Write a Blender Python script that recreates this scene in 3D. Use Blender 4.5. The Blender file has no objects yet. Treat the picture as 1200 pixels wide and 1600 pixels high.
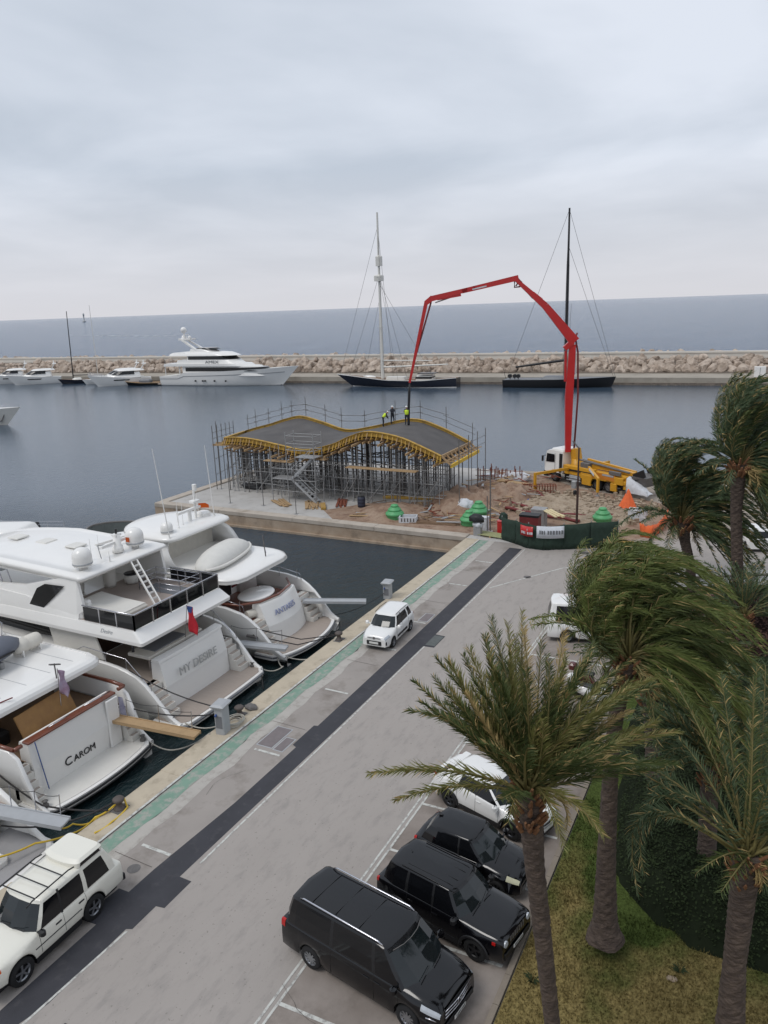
import bpy, math, random
from math import sin, cos, pi, radians, sqrt, atan2, atan, hypot
from mathutils import Vector, Matrix
scn = bpy.context.scene
col = scn.collection
R = radians
# ---------------------------------------------------------------- camera (world X runs along the quay road, Y towards the boats)
ROLL = atan(0.0352); PITCH = atan((800 - 479.5) * cos(ROLL) / 1200.0); AZ = R(27.5); CAMH = 17.4
fw = Vector((cos(PITCH) * cos(AZ), cos(PITCH) * sin(AZ), -sin(PITCH)))
rt = Vector((sin(AZ), -cos(AZ), 0)); up = rt.cross(fw)
r2 = rt * cos(ROLL) - up * sin(ROLL); u2 = up * cos(ROLL) + rt * sin(ROLL)
cd = bpy.data.cameras.new('camera'); cam = bpy.data.objects.new('camera', cd); col.objects.link(cam)
Mc = Matrix((r2, u2, -fw)).transposed().to_4x4(); Mc.translation = (0, 0, CAMH); cam.matrix_world = Mc
cd.sensor_fit = 'VERTICAL'; cd.sensor_height = 24; cd.sensor_width = 18; cd.lens = 24 * 1200 / 1600.0
cd.clip_start = 0.1; cd.clip_end = 90000
scn.camera = cam
scn.render.resolution_x = 768; scn.render.resolution_y = 1024
scn.view_settings.view_transform = 'Standard'; scn.view_settings.look = 'None'
scn.view_settings.exposure = 0.06; scn.view_settings.gamma = 1
# ---------------------------------------------------------------- overcast sky
w = bpy.data.worlds.new('World'); scn.world = w; w.use_nodes = True
nt = w.node_tree; nt.nodes.clear()
def N(nt, t, **k):
    n = nt.nodes.new(t)
    for a, b in k.items(): setattr(n, a, b)
    return n
SUN_EL, SUN_AZ = 58, 150     # degrees, azimuth from +X towards +Y
sky = N(nt, 'ShaderNodeTexSky', sky_type='NISHITA', sun_disc=False, sun_elevation=R(SUN_EL), sun_rotation=R(90 - SUN_AZ), air_density=1.0, dust_density=3.0)
tc = N(nt, 'ShaderNodeTexCoord'); sep = N(nt, 'ShaderNodeSeparateXYZ'); nt.links.new(tc.outputs['Generated'], sep.inputs[0])
# project the direction on a cloud ceiling so the cloud bands flatten towards the horizon
mz = N(nt, 'ShaderNodeMath', operation='MAXIMUM'); mz.inputs[1].default_value = 0.0; nt.links.new(sep.outputs['Z'], mz.inputs[0])
az_ = N(nt, 'ShaderNodeMath', operation='ADD'); az_.inputs[1].default_value = 0.13; nt.links.new(mz.outputs[0], az_.inputs[0])
dv = N(nt, 'ShaderNodeVectorMath', operation='DIVIDE'); cmb = N(nt, 'ShaderNodeCombineXYZ')
for i in range(3): nt.links.new(az_.outputs[0], cmb.inputs[i])
nt.links.new(tc.outputs['Generated'], dv.inputs[0]); nt.links.new(cmb.outputs[0], dv.inputs[1])
no = N(nt, 'ShaderNodeTexNoise'); no.inputs['Scale'].default_value = 0.9; no.inputs['Detail'].default_value = 5; no.inputs['Roughness'].default_value = 0.48; no.inputs['Distortion'].default_value = 0.25
nt.links.new(dv.outputs[0], no.inputs['Vector'])
cr = N(nt, 'ShaderNodeValToRGB'); e = cr.color_ramp.elements
e[0].position = 0.34; e[0].color = (0.545, 0.605, 0.695, 1); e[1].position = 0.67; e[1].color = (0.76, 0.81, 0.90, 1)
nt.links.new(no.outputs['Fac'], cr.inputs[0])
hz = N(nt, 'ShaderNodeMapRange'); hz.inputs['From Min'].default_value = 0.0; hz.inputs['From Max'].default_value = 0.16
nt.links.new(sep.outputs['Z'], hz.inputs['Value'])
hm = N(nt, 'ShaderNodeMix', data_type='RGBA'); nt.links.new(hz.outputs[0], hm.inputs[0])
hm.inputs[6].default_value = (0.70, 0.70, 0.74, 1); nt.links.new(cr.outputs[0], hm.inputs[7])
sk = N(nt, 'ShaderNodeVectorMath', operation='SCALE'); sk.inputs['Scale'].default_value = 0.06; nt.links.new(sky.outputs[0], sk.inputs[0])
mx = N(nt, 'ShaderNodeMix', data_type='RGBA'); mx.inputs[0].default_value = 0.93
nt.links.new(sk.outputs[0], mx.inputs[6]); nt.links.new(hm.outputs[2], mx.inputs[7])
bg = N(nt, 'ShaderNodeBackground'); bg.inputs[1].default_value = 1.0; nt.links.new(mx.outputs[2], bg.inputs[0])
wo = N(nt, 'ShaderNodeOutputWorld'); nt.links.new(bg.outputs[0], wo.inputs[0])
sl = bpy.data.lights.new('sun', 'SUN'); sl.energy = 1.25; sl.angle = R(24); sl.color = (1, 0.97, 0.93)
so = bpy.data.objects.new('sun', sl); col.objects.link(so)
sd = Vector((cos(R(SUN_EL)) * cos(R(SUN_AZ)), cos(R(SUN_EL)) * sin(R(SUN_AZ)), sin(R(SUN_EL))))
so.rotation_euler = (-sd).to_track_quat('-Z', 'Y').to_euler(); so.location = (0, 0, 60)

# ---------------------------------------------------------------- materials
MATS = {}
def srgb(r, g, b):
    f = lambda c: (c / 255 / 12.92) if c / 255 <= 0.04045 else ((c / 255 + 0.055) / 1.055) ** 2.4
    return (f(r), f(g), f(b))
def mat(name, c, rough=0.6, metal=0.0, var=0.12, scale=4.0, bump=0.0, bscale=None, c2=None, spec=0.5, coat=0.0, coords='Object', stretch=(1, 1, 1), dirt=None, dist=0.02, contrast=0.25, det=5, specks=None):
    """Principled surface with a procedural colour variation (noise), optional second colour, dirt and bump."""
    if name in MATS: return MATS[name]
    m = bpy.data.materials.new(name); m.use_nodes = True; nt = m.node_tree
    b = nt.nodes['Principled BSDF']
    b.inputs['Roughness'].default_value = rough; b.inputs['Metallic'].default_value = metal
    b.inputs['Specular IOR Level'].default_value = spec
    if coat: b.inputs['Coat Weight'].default_value = coat; b.inputs['Coat Roughness'].default_value = 0.04
    if coords == 'World':
        g = N(nt, 'ShaderNodeNewGeometry'); src = g.outputs['Position']
    else:
        g = N(nt, 'ShaderNodeTexCoord'); src = g.outputs['Object']
    mp = N(nt, 'ShaderNodeMapping'); mp.inputs['Scale'].default_value = stretch; nt.links.new(src, mp.inputs[0])
    n = N(nt, 'ShaderNodeTexNoise'); n.inputs['Scale'].default_value = scale; n.inputs['Detail'].default_value = det; n.inputs['Roughness'].default_value = 0.6
    nt.links.new(mp.outputs[0], n.inputs['Vector'])
    r = N(nt, 'ShaderNodeValToRGB'); nt.links.new(n.outputs['Fac'], r.inputs[0])
    if c2 is None:
        a_ = tuple(max(0, x * (1 - var)) for x in c); b_ = tuple(min(1, x * (1 + var)) for x in c)
    else: a_, b_ = c, c2
    r.color_ramp.elements[0].position = 0.5 - contrast; r.color_ramp.elements[0].color = (*a_, 1)
    r.color_ramp.elements[1].position = 0.5 + contrast; r.color_ramp.elements[1].color = (*b_, 1)
    out = r.outputs[0]
    if dirt:
        dc, dscale, dlo, dhi, amt = dirt
        n2 = N(nt, 'ShaderNodeTexNoise'); n2.inputs['Scale'].default_value = dscale; n2.inputs['Detail'].default_value = 6; n2.inputs['Roughness'].default_value = 0.65
        nt.links.new(mp.outputs[0], n2.inputs['Vector'])
        mr = N(nt, 'ShaderNodeMapRange'); mr.inputs['From Min'].default_value = dlo; mr.inputs['From Max'].default_value = dhi; mr.inputs['To Max'].default_value = amt
        nt.links.new(n2.outputs['Fac'], mr.inputs['Value'])
        mm = N(nt, 'ShaderNodeMix', data_type='RGBA'); nt.links.new(mr.outputs[0], mm.inputs[0]); nt.links.new(out, mm.inputs[6]); mm.inputs[7].default_value = (*dc, 1)
        out = mm.outputs[2]
    if specks:
        sc_, lo_, sc_col = specks
        n4 = N(nt, 'ShaderNodeTexNoise'); n4.inputs['Scale'].default_value = sc_; n4.inputs['Detail'].default_value = 2; nt.links.new(src, n4.inputs['Vector'])
        m4 = N(nt, 'ShaderNodeMapRange'); m4.inputs['From Min'].default_value = lo_; m4.inputs['From Max'].default_value = lo_+.05; m4.inputs['To Max'].default_value = .45; nt.links.new(n4.outputs['Fac'], m4.inputs['Value'])
        x4 = N(nt, 'ShaderNodeMix', data_type='RGBA'); nt.links.new(m4.outputs[0], x4.inputs[0]); nt.links.new(out, x4.inputs[6]); x4.inputs[7].default_value = (*sc_col, 1); out = x4.outputs[2]
    nt.links.new(out, b.inputs['Base Color'])
    if bump:
        n3 = N(nt, 'ShaderNodeTexNoise'); n3.inputs['Scale'].default_value = bscale or scale * 3; n3.inputs['Detail'].default_value = 6
        nt.links.new(mp.outputs[0], n3.inputs['Vector'])
        bp = N(nt, 'ShaderNodeBump'); bp.inputs['Strength'].default_value = bump; bp.inputs['Distance'].default_value = dist
        nt.links.new(n3.outputs['Fac'], bp.inputs['Height']); nt.links.new(bp.outputs[0], b.inputs['Normal'])
    MATS[name] = m; return m
def S_(r, g, b): return srgb(r, g, b)
M = dict(
 concrete=mat('pale_concrete', S_(176,173,169), 0.9, var=0.1, scale=0.35, bump=0.25, bscale=30, coords='World', dirt=(S_(136,130,122), 0.8, 0.5, 0.75, 0.6), dist=0.01),
 road=mat('road_surface', S_(157,150,144), 0.88, var=0.045, scale=0.6, stretch=(.4,1,1), specks=(9.0, .665, S_(100,94,88)), bump=0.3, bscale=40, coords='World', dirt=(S_(132,127,123), 2.6, 0.50, 0.72, 0.6), dist=0.01),
 asphalt=mat('dark_asphalt', S_(57,57,62), 0.85, var=0.18, scale=0.9, bump=0.4, bscale=35, coords='World', dirt=(S_(90,88,90), 2.2, 0.55, 0.8, 0.5), dist=0.01),
 bay=mat('bay_concrete', S_(150,143,137), 0.9, var=0.1, scale=0.5, bump=0.3, bscale=30, coords='World', dirt=(S_(98,88,78), 0.55, 0.5, 0.72, 0.75), dist=0.01),
 stain=mat('stained_asphalt', S_(118,108,100), 0.85, scale=0.45, c2=S_(156,147,140), bump=0.3, bscale=30, coords='World', dirt=(S_(84,76,68), 0.6, 0.5, 0.72, 0.6), dist=0.01),
 stone=mat('coping_stone', S_(182,170,150), 0.9, var=0.1, scale=1.2, bump=0.4, bscale=14, coords='World', dirt=(S_(120,108,92), 1.5, 0.52, 0.8, 0.7)),
 paint=mat('road_paint', S_(196,196,190), 0.8, var=0.06, scale=2, coords='World', dirt=(S_(140,136,132), 5, 0.48, 0.62, 0.85)),
 green=mat('green_paint', S_(117,145,129), 0.85, var=0.1, scale=0.8, coords='World', dirt=(S_(158,156,148), 2.6, 0.46, 0.62, 0.85), bump=0.2, bscale=30),
 wall=mat('quay_wall_stone', S_(150,130,110), 0.9, c2=S_(172,156,138), scale=0.9, bump=0.5, bscale=6, coords='World', dirt=(S_(96,84,72), 0.7, 0.5, 0.75, 0.7)),
 gel=mat('white_gelcoat', S_(230,228,224), 0.25, var=0.025, scale=0.8, spec=0.5, coat=0.25),
 gel2=mat('offwhite_gelcoat', S_(214,211,204), 0.4, var=0.05, scale=1.2),
 cream=mat('cream_vinyl', S_(205,200,190), 0.6, var=0.08, scale=3, bump=0.2, bscale=6),
 teak=mat('weathered_teak', S_(158,146,136), 0.75, var=0.13, scale=2.0, stretch=(1, 22, 1), bump=0.1),
 teakb=mat('brown_teak', S_(122,98,76), 0.7, var=0.2, scale=2.0, stretch=(1, 20, 1)),
 mahog=mat('varnished_wood', S_(112,62,44), 0.3, var=0.2, scale=4, coat=0.4),
 glass=mat('tinted_glass', S_(16,17,20), 0.06, var=0.1, scale=1, spec=0.45),
 glass2=mat('windscreen_glass', S_(26,32,34), 0.04, var=0.15, scale=1, spec=0.6),
 black=mat('black_plastic', S_(26,26,28), 0.5, var=0.2, scale=5),
 rubber=mat('tyre_rubber', S_(24,24,25), 0.85, var=0.2, scale=8),
 chrome=mat('polished_steel', S_(200,200,205), 0.22, 1.0, var=0.05, scale=5),
 steel=mat('galvanised_steel', S_(152,152,152), 0.55, 0.25, var=0.18, scale=5),
 dsteel=mat('dull_steel', S_(106,103,101), 0.65, 0.2, var=0.25, scale=4),
 grey=mat('grey_plastic', S_(110,112,116), 0.5, var=0.08, scale=3),
 lgrey=mat('light_grey_paint', S_(164,166,168), 0.5, var=0.06, scale=3),
 wcar=mat('white_car_paint', S_(228,227,224), 0.25, var=0.015, scale=1, coat=0.6),
 ccar=mat('cream_car_paint', S_(224,221,209), 0.3, var=0.015, scale=1, coat=0.4),
 bcar=mat('black_car_paint', S_(12,12,15), 0.10, var=0.05, scale=1, spec=0.55),
 alloy=mat('alloy_rim', S_(150,152,156), 0.35, 0.8, var=0.1, scale=6),
 dalloy=mat('dark_alloy_rim', S_(70,72,76), 0.35, 0.8, var=0.1, scale=6),
 redl=mat('red_lens', S_(170,24,22), 0.2, var=0.1), orange=mat('orange_lens', S_(214,92,28), 0.25, var=0.08),
 lens=mat('clear_lens', S_(176,182,188), 0.1, var=0.15, scale=8, spec=0.8),
 plate=mat('number_plate', S_(212,212,208), 0.4, var=0.03),
 red=mat('boom_red', S_(186,34,34), 0.4, var=0.1, scale=1.5, coat=0.2, dirt=(S_(130,34,30), 3, 0.55, 0.8, 0.6)),
 yellow=mat('machine_yellow', S_(204,150,40), 0.45, var=0.1, scale=1.5, dirt=(S_(140,110,60), 3, 0.55, 0.8, 0.6)),
 form=mat('yellow_formwork', S_(188,150,62), 0.7, var=0.16, scale=1.2, dirt=(S_(116,92,56), 2.4, 0.42, 0.7, 0.85)),
 timber=mat('raw_timber', S_(170,142,106), 0.8, var=0.2, scale=2, stretch=(1, 1, 1), dirt=(S_(110,88,66), 2, 0.5, 0.8, 0.6)),
 wetconc=mat('fresh_concrete', S_(64,61,60), 0.75, c2=S_(92,88,86), scale=0.6, bump=0.6, bscale=9, dirt=(S_(66,62,58), 1.2, 0.5, 0.7, 0.6)),
 soil=mat('red_soil', S_(134,106,86), 0.95, c2=S_(160,140,122), scale=0.6, bump=1.0, bscale=5, coords='World', dirt=(S_(100,70,54), 1.3, 0.48, 0.7, 0.8), dist=0.1),
 rubble=mat('stony_rubble', S_(132,114,94), 0.95, c2=S_(176,160,140), scale=1.2, var=0.2, bump=1.0, bscale=6, coords='World', dist=0.1),
 rock=mat('boulder_rock', S_(160,142,126), 0.95, c2=S_(200,186,172), scale=0.35, bump=1.0, bscale=1.6, coords='World', dirt=(S_(104,88,76), 0.6, 0.46, 0.7, 0.85), dist=0.25),
 darkrock=mat('wet_rock', S_(92,84,76), 0.8, c2=S_(128,116,104), scale=0.5, bump=1.0, bscale=1.6, coords='World', dist=0.25),
 gmesh=mat('green_mesh_screen', S_(34,52,42), 0.85, var=0.3, scale=3, bump=0.4, bscale=8, dirt=(S_(56,74,64), 1.2, 0.5, 0.8, 0.5)),
 gcone=mat('green_plastic', S_(84,160,104), 0.5, var=0.12, scale=3, dirt=(S_(110,150,110), 3, 0.5, 0.8, 0.5)),
 bag=mat('white_sacking', S_(200,202,206), 0.9, var=0.1, scale=4, bump=0.8, bscale=5, dist=0.06),
 navy=mat('navy_hull', S_(26,28,40), 0.25, var=0.1, scale=1, coat=0.4),
 rust=mat('rusty_rebar', S_(120,66,48), 0.9, var=0.25, scale=5),
 hose=mat('maroon_pipe', S_(112,44,44), 0.6, var=0.2, scale=3),
 onet=mat('orange_netting', S_(226,104,52), 0.7, var=0.15, scale=4),
 blue=mat('blue_fabric', S_(58,84,140), 0.8, var=0.15, scale=4),
 skin=mat('skin', S_(176,128,100), 0.6, var=0.08), hiviz=mat('hi_vis_yellow', S_(206,232,60), 0.7, var=0.1, scale=9),
 trouser=mat('dark_trousers', S_(44,46,54), 0.9, var=0.15, scale=8), helmet=mat('white_helmet', S_(224,224,222), 0.35, var=0.02),
 rope=mat('dark_rope', S_(52,50,50), 0.9, var=0.2, scale=9), wrope=mat('pale_rope', S_(176,172,162), 0.9, var=0.15, scale=9),
 yhose=mat('yellow_hose', S_(212,178,56), 0.5, var=0.1), flagred=mat('red_ensign', S_(196,40,52), 0.8, var=0.1, scale=5),
 sea=None)

# ---------------------------------------------------------------- mesh builder
class MB:
    def __init__(s): s.v = []; s.f = []; s.m = []; s.s = []; s.M = None
    def add(s, vs, fs, m=0, smooth=False):
        o = len(s.v)
        if s.M is not None: vs = [tuple(s.M @ Vector(p)) for p in vs]
        s.v += [tuple(p) for p in vs]
        for f in fs: s.f.append(tuple(i + o for i in f)); s.m.append(m); s.s.append(smooth)
        return s
    def box(s, x0, x1, y0, y1, z0, z1, m=0):
        return s.add([(x0,y0,z0),(x1,y0,z0),(x1,y1,z0),(x0,y1,z0),(x0,y0,z1),(x1,y0,z1),(x1,y1,z1),(x0,y1,z1)],
                     [(0,3,2,1),(4,5,6,7),(0,1,5,4),(1,2,6,5),(2,3,7,6),(3,0,4,7)], m)
    def cbox(s, x0, x1, y0, y1, z0, z1, c=0.03, m=0):     # box with chamfered top and vertical edges
        c = min(c, (x1-x0)/2.1, (y1-y0)/2.1, (z1-z0)/2.1)
        def ring(i, z): return [(x0+i,y0+i+c,z),(x0+i+c,y0+i,z),(x1-i-c,y0+i,z),(x1-i,y0+i+c,z),(x1-i,y1-i-c,z),(x1-i-c,y1-i,z),(x0+i+c,y1-i,z),(x0+i,y1-i-c,z)]
        return s.loft([ring(0, z0), ring(0, z1-c), ring(c*0.9, z1)], cap=True, m=m, smooth=False)
    def bar(s, p0, p1, w, h=None, m=0, upv=(0,0,1)):
        h = h or w; p0 = Vector(p0); p1 = Vector(p1); d = (p1-p0)
        if d.length < 1e-6: return s
        d.normalize(); u = Vector(upv)
        if abs(d.dot(u)) > 0.98: u = Vector((1,0,0))
        a = d.cross(u).normalized(); b = a.cross(d).normalized()
        vs = [p + a*x*w/2 + b*y*h/2 for p in (p0, p1) for x, y in ((-1,-1),(1,-1),(1,1),(-1,1))]
        return s.add(vs, [(0,1,2,3)[::-1],(4,5,6,7),(0,1,5,4),(1,2,6,5),(2,3,7,6),(3,0,4,7)], m)
    def tube(s, p0, p1, r, r1=None, n=6, m=0, cap=True, smooth=True):
        r1 = r if r1 is None else r1; p0 = Vector(p0); p1 = Vector(p1); d = (p1-p0)
        if d.length < 1e-6: return s
        d.normalize(); u = Vector((0,0,1)) if abs(d.z) < 0.98 else Vector((1,0,0))
        a = d.cross(u).normalized(); b = a.cross(d).normalized()
        vs = [p + (a*cos(2*pi*i/n) + b*sin(2*pi*i/n))*q for p, q in ((p0, r), (p1, r1)) for i in range(n)]
        fs = [(i, (i+1)%n, (i+1)%n+n, i+n) for i in range(n)]
        s.add(vs, fs, m, smooth)
        if cap: s.add(vs, [tuple(range(n))[::-1], tuple(range(n, 2*n))], m)
        return s
    def path(s, pts, r, n=6, m=0):
        pts = [Vector(p) for p in pts]; rings = []
        for i, p in enumerate(pts):
            d = (pts[min(i+1, len(pts)-1)] - pts[max(i-1, 0)]).normalized()
            u = Vector((0,0,1)) if abs(d.z) < 0.9 else Vector((1,0,0))
            a = d.cross(u).normalized(); b = a.cross(d).normalized()
            q = r[i] if isinstance(r, (list, tuple)) else r
            rings.append([p + (a*cos(2*pi*k/n) + b*sin(2*pi*k/n))*q for k in range(n)])
        return s.loft(rings, cap=True, m=m)
    def loft(s, rings, cap=False, m=0, smooth=True, closed=True, mf=None):
        n = len(rings[0]); vs = [p for r in rings for p in r]; k = n if closed else n-1
        for i in range(len(rings)-1):
            for j in range(k):
                a = i*n + j; b = i*n + (j+1)%n
                mm = mf(i, j) if mf else m
                if mm is None: continue
                o = len(s.v); P = [vs[a], vs[b], vs[b+n], vs[a+n]]
                s.f.append((a, b, b+n, a+n)); s.m.append(mm); s.s.append(smooth); 
        # shift indices
        o = len(s.v); cnt = 0
        tot = sum(1 for i in range(len(rings)-1) for j in range(k) if (mf(i, j) if mf else m) is not None)
        for q in range(len(s.f)-tot, len(s.f)): s.f[q] = tuple(i+o for i in s.f[q])
        if s.M is not None: vs = [tuple(s.M @ Vector(p)) for p in vs]
        s.v += [tuple(p) for p in vs]
        if cap:
            s.f.append(tuple(o+i for i in range(n))[::-1]); s.m.append(m); s.s.append(False)
            s.f.append(tuple(o+i+(len(rings)-1)*n for i in range(n))); s.m.append(m); s.s.append(False)
        return s
    def lathe(s, prof, c=(0,0,0), n=16, m=0, smooth=True):
        rings = [[(c[0]+r*cos(2*pi*i/n), c[1]+r*sin(2*pi*i/n), c[2]+z) for i in range(n)] for r, z in prof]
        return s.loft(rings, cap=True, m=m, smooth=smooth)
    def ell(s, c, r, n=12, k=8, m=0, zlo=-1.0):
        rings = []
        a0 = math.asin(max(-1, zlo))
        for i in range(k+1):
            a = a0 + (pi/2 - a0)*i/k; q = max(0.001, cos(a))
            rings.append([(c[0]+r[0]*q*cos(2*pi*j/n), c[1]+r[1]*q*sin(2*pi*j/n), c[2]+r[2]*sin(a)) for j in range(n)])
        return s.loft(rings, cap=True, m=m)
    def prism(s, poly, z0, z1, m=0, mtop=None):           # poly counter-clockwise
        n = len(poly); vs = [(x,y,z0) for x,y in poly] + [(x,y,z1) for x,y in poly]
        s.add(vs, [(i,(i+1)%n,(i+1)%n+n,i+n) for i in range(n)] + [tuple(range(n))[::-1]], m)
        return s.add(vs, [tuple(range(n,2*n))], m if mtop is None else mtop)
    def sheet(s, poly, z, m=0):
        return s.add([(x,y,z) for x,y in poly], [tuple(range(len(poly)))], m)
    def build(s, name, mats, parent=None, label=None, recalc=True):
        me = bpy.data.meshes.new(name); me.from_pydata(s.v, [], s.f)
        if not isinstance(mats, (list, tuple)): mats = [mats]
        for x in mats: me.materials.append(M[x] if isinstance(x, str) else x)
        me.polygons.foreach_set('material_index', s.m); me.polygons.foreach_set('use_smooth', s.s)
        if recalc and len(s.f) < 60000:
            import bmesh
            bm = bmesh.new(); bm.from_mesh(me)
            bmesh.ops.recalc_face_normals(bm, faces=bm.faces)
            bm.to_mesh(me); bm.free()
        me.update()
        o = bpy.data.objects.new(name, me); col.objects.link(o)
        if parent is not None: o.parent = parent
        if label: o['label'] = label
        return o
def thing(name, label, cat, loc=(0,0,0), rz=0, group=None):
    o = bpy.data.objects.new(name, None); col.objects.link(o); o.location = loc; o.rotation_euler = (0,0,rz)
    o.empty_display_size = 0.3
    o['label'] = label; o['category'] = cat
    if group: o['group'] = group
    return o
def tag(o, label, cat, group=None, kind=None):
    o['label'] = label; o['category'] = cat
    if group: o['group'] = group
    if kind: o['kind'] = kind
    return o
def struct(o): o['kind'] = 'structure'; return o
def copy_tree(o, parent=None):
    c = o.copy(); col.objects.link(c)
    if parent is not None: c.parent = parent
    for ch in [x for x in list(col.objects) if x.parent is o]: copy_tree(ch, c)
    return c
def text_mesh(name, body, size, mtx, m, parent=None, ext=0.01, shear=0.0, sx=1.0):
    """lettering as a real thin solid; mtx maps text plane (x right, y up) into the parent's space"""
    cu = bpy.data.curves.new(name, 'FONT'); cu.body = body; cu.size = size; cu.extrude = ext; cu.align_x = 'CENTER'; cu.align_y = 'CENTER'; cu.shear = shear
    t = bpy.data.objects.new(name, cu); col.objects.link(t)
    bpy.context.view_layer.update()
    me = bpy.data.meshes.new_from_object(t); bpy.data.objects.remove(t)
    me.transform(mtx @ Matrix.Diagonal((sx,1,1,1))); me.materials.clear(); me.materials.append(M[m] if isinstance(m, str) else m)
    o = bpy.data.objects.new(name, me); col.objects.link(o)
    if parent is not None: o.parent = parent
    return o
def frame(origin, xdir, ydir):
    x = Vector(xdir).normalized(); y = Vector(ydir); y = (y - x*y.dot(x)).normalized(); z = x.cross(y)
    m = Matrix((x, y, z)).transposed().to_4x4(); m.translation = Vector(origin); return m
rnd = random.Random(7)
# ================================================================ SETTING: water, quay, road, platform, breakwater
def water_mat(name, sc, dist, ca, cb, strength, ior, far_reflect=None):
    m = bpy.data.materials.new(name); m.use_nodes = True; nt = m.node_tree; b = nt.nodes['Principled BSDF']
    g = N(nt, 'ShaderNodeNewGeometry')
    mp = N(nt, 'ShaderNodeMapping'); mp.inputs['Rotation'].default_value = (0,0,R(62)); mp.inputs['Scale'].default_value = (1.0, 2.2, 1); nt.links.new(g.outputs['Position'], mp.inputs[0])
    n1 = N(nt, 'ShaderNodeTexNoise'); n1.inputs['Scale'].default_value = sc; n1.inputs['Detail'].default_value = 8; n1.inputs['Roughness'].default_value = 0.62
    n2 = N(nt, 'ShaderNodeTexNoise'); n2.inputs['Scale'].default_value = 0.02; n2.inputs['Detail'].default_value = 6; n2.inputs['Roughness'].default_value = 0.55
    for n in (n1, n2): nt.links.new(mp.outputs[0], n.inputs['Vector'])
    bp = N(nt, 'ShaderNodeBump'); bp.inputs['Strength'].default_value = strength; bp.inputs['Distance'].default_value = dist; nt.links.new(n1.outputs['Fac'], bp.inputs['Height'])
    nt.links.new(bp.outputs[0], b.inputs['Normal'])
    r = N(nt, 'ShaderNodeValToRGB'); r.color_ramp.elements[0].position = 0.4; r.color_ramp.elements[1].position = 0.62
    r.color_ramp.elements[0].color = (*ca, 1); r.color_ramp.elements[1].color = (*cb, 1)
    nt.links.new(n2.outputs['Fac'], r.inputs[0]); nt.links.new(r.outputs[0], b.inputs['Base Color'])
    if far_reflect:      # paler blue base colour imitates sky reflection towards the open harbour; bumps shrink too
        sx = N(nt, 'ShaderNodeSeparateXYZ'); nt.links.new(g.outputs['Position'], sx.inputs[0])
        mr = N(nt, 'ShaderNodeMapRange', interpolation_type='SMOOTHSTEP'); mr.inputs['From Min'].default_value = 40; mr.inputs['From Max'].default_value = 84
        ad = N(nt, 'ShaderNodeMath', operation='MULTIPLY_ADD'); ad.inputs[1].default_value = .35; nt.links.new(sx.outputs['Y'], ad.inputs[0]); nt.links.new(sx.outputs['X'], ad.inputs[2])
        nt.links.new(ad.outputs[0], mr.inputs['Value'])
        md = N(nt, 'ShaderNodeMapRange'); md.inputs['To Min'].default_value = dist; md.inputs['To Max'].default_value = far_reflect[0]; nt.links.new(mr.outputs[0], md.inputs['Value']); nt.links.new(md.outputs[0], bp.inputs['Distance'])
        mc = N(nt, 'ShaderNodeMix', data_type='RGBA'); nt.links.new(mr.outputs[0], mc.inputs[0]); nt.links.new(r.outputs[0], mc.inputs[6]); mc.inputs[7].default_value = (*far_reflect[1], 1); nt.links.new(mc.outputs[2], b.inputs['Base Color'])
    b.inputs['Roughness'].default_value = 0.12; b.inputs['IOR'].default_value = ior; b.inputs['Specular IOR Level'].default_value = 0.5
    return m
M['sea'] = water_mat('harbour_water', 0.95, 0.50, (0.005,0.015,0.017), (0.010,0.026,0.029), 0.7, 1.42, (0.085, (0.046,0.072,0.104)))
M['open_sea'] = water_mat('open_sea_water', 0.16, 1.6, (0.030,0.078,0.145), (0.050,0.102,0.175), 1.0, 1.13)
WZ = -1.3
mb = MB()   # one sheet to the horizon
A_, B_ = (172.4+14-0.0755*-40111, -40000+0.0), (172.4+14-0.0755*40000, 40111.0)   # the line under the breakwater
mb.add([(-3200,-40000,WZ),(A_[0],A_[1],WZ),(B_[0],B_[1],WZ),(-3200,40111,WZ)], [(0,1,2,3)])
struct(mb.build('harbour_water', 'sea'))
mb = MB(); mb.add([(A_[0],A_[1],WZ),(60000,-40000,WZ),(60000,60000,WZ),(B_[0],B_[1],WZ)], [(0,1,2,3)])
struct(mb.build('sea', 'open_sea'))
# the quay: one solid with real walls. X along the road, Y to the boats
QY = 20.45
land = [(-12,-70),(95,-70),(86,-20),(80,8),(78,24),(77,40),(75,52.3),(53.1,52.3),(53.1,QY),(-12,QY)]
mb = MB(); mb.prism(land, -4.0, 0.0, m=1, mtop=0); struct(mb.build('quay', ['concrete', 'wall']))
def sheet(name, poly, z, m):
    b = MB(); b.sheet(poly, z, 0); return struct(b.build(name, m))
# coping stones along the basin edge: blocks with ragged outer faces over the water
mb = MB(); u = -10.0
while u < 53.0:
    L = rnd.uniform(2.2, 4.6); j = rnd.uniform(-0.06, 0.06)
    mb.cbox(u, min(u+L-0.008, 53.0), 19.5, QY+0.06+j, -0.35, 0.045+rnd.uniform(-.003,.003), 0.012); u += L
struct(mb.build('coping', 'stone'))
mb = MB(); v = 20.6                                                       # platform front and left copings
while v < 52.2:
    L = 8.0; mb.cbox(53.05, 54.0, v, min(v+L-0.015, 52.3), -0.25, 0.10+rnd.uniform(-.004,.004), 0.04); v += L
u = 54.05
while u < 75: L = rnd.uniform(2.5,4); mb.cbox(u, min(u+L-.02,75), 51.4, 52.4, -0.4, 0.12, 0.05); u += L
struct(mb.build('platform_coping', mat('platform_edge', S_(176,166,154), .9, var=.08, scale=.8, coords='World', bump=.3, bscale=10, dirt=(S_(130,116,100), .7, .5, .75, .7))))
mb = MB(); mb.box(52.86, 53.1, QY+0.1, 52.6, -4, -1.12); struct(mb.build('platform_footing', 'wall'))
z1, z2, z3 = 0.004, 0.008, 0.012
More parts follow.
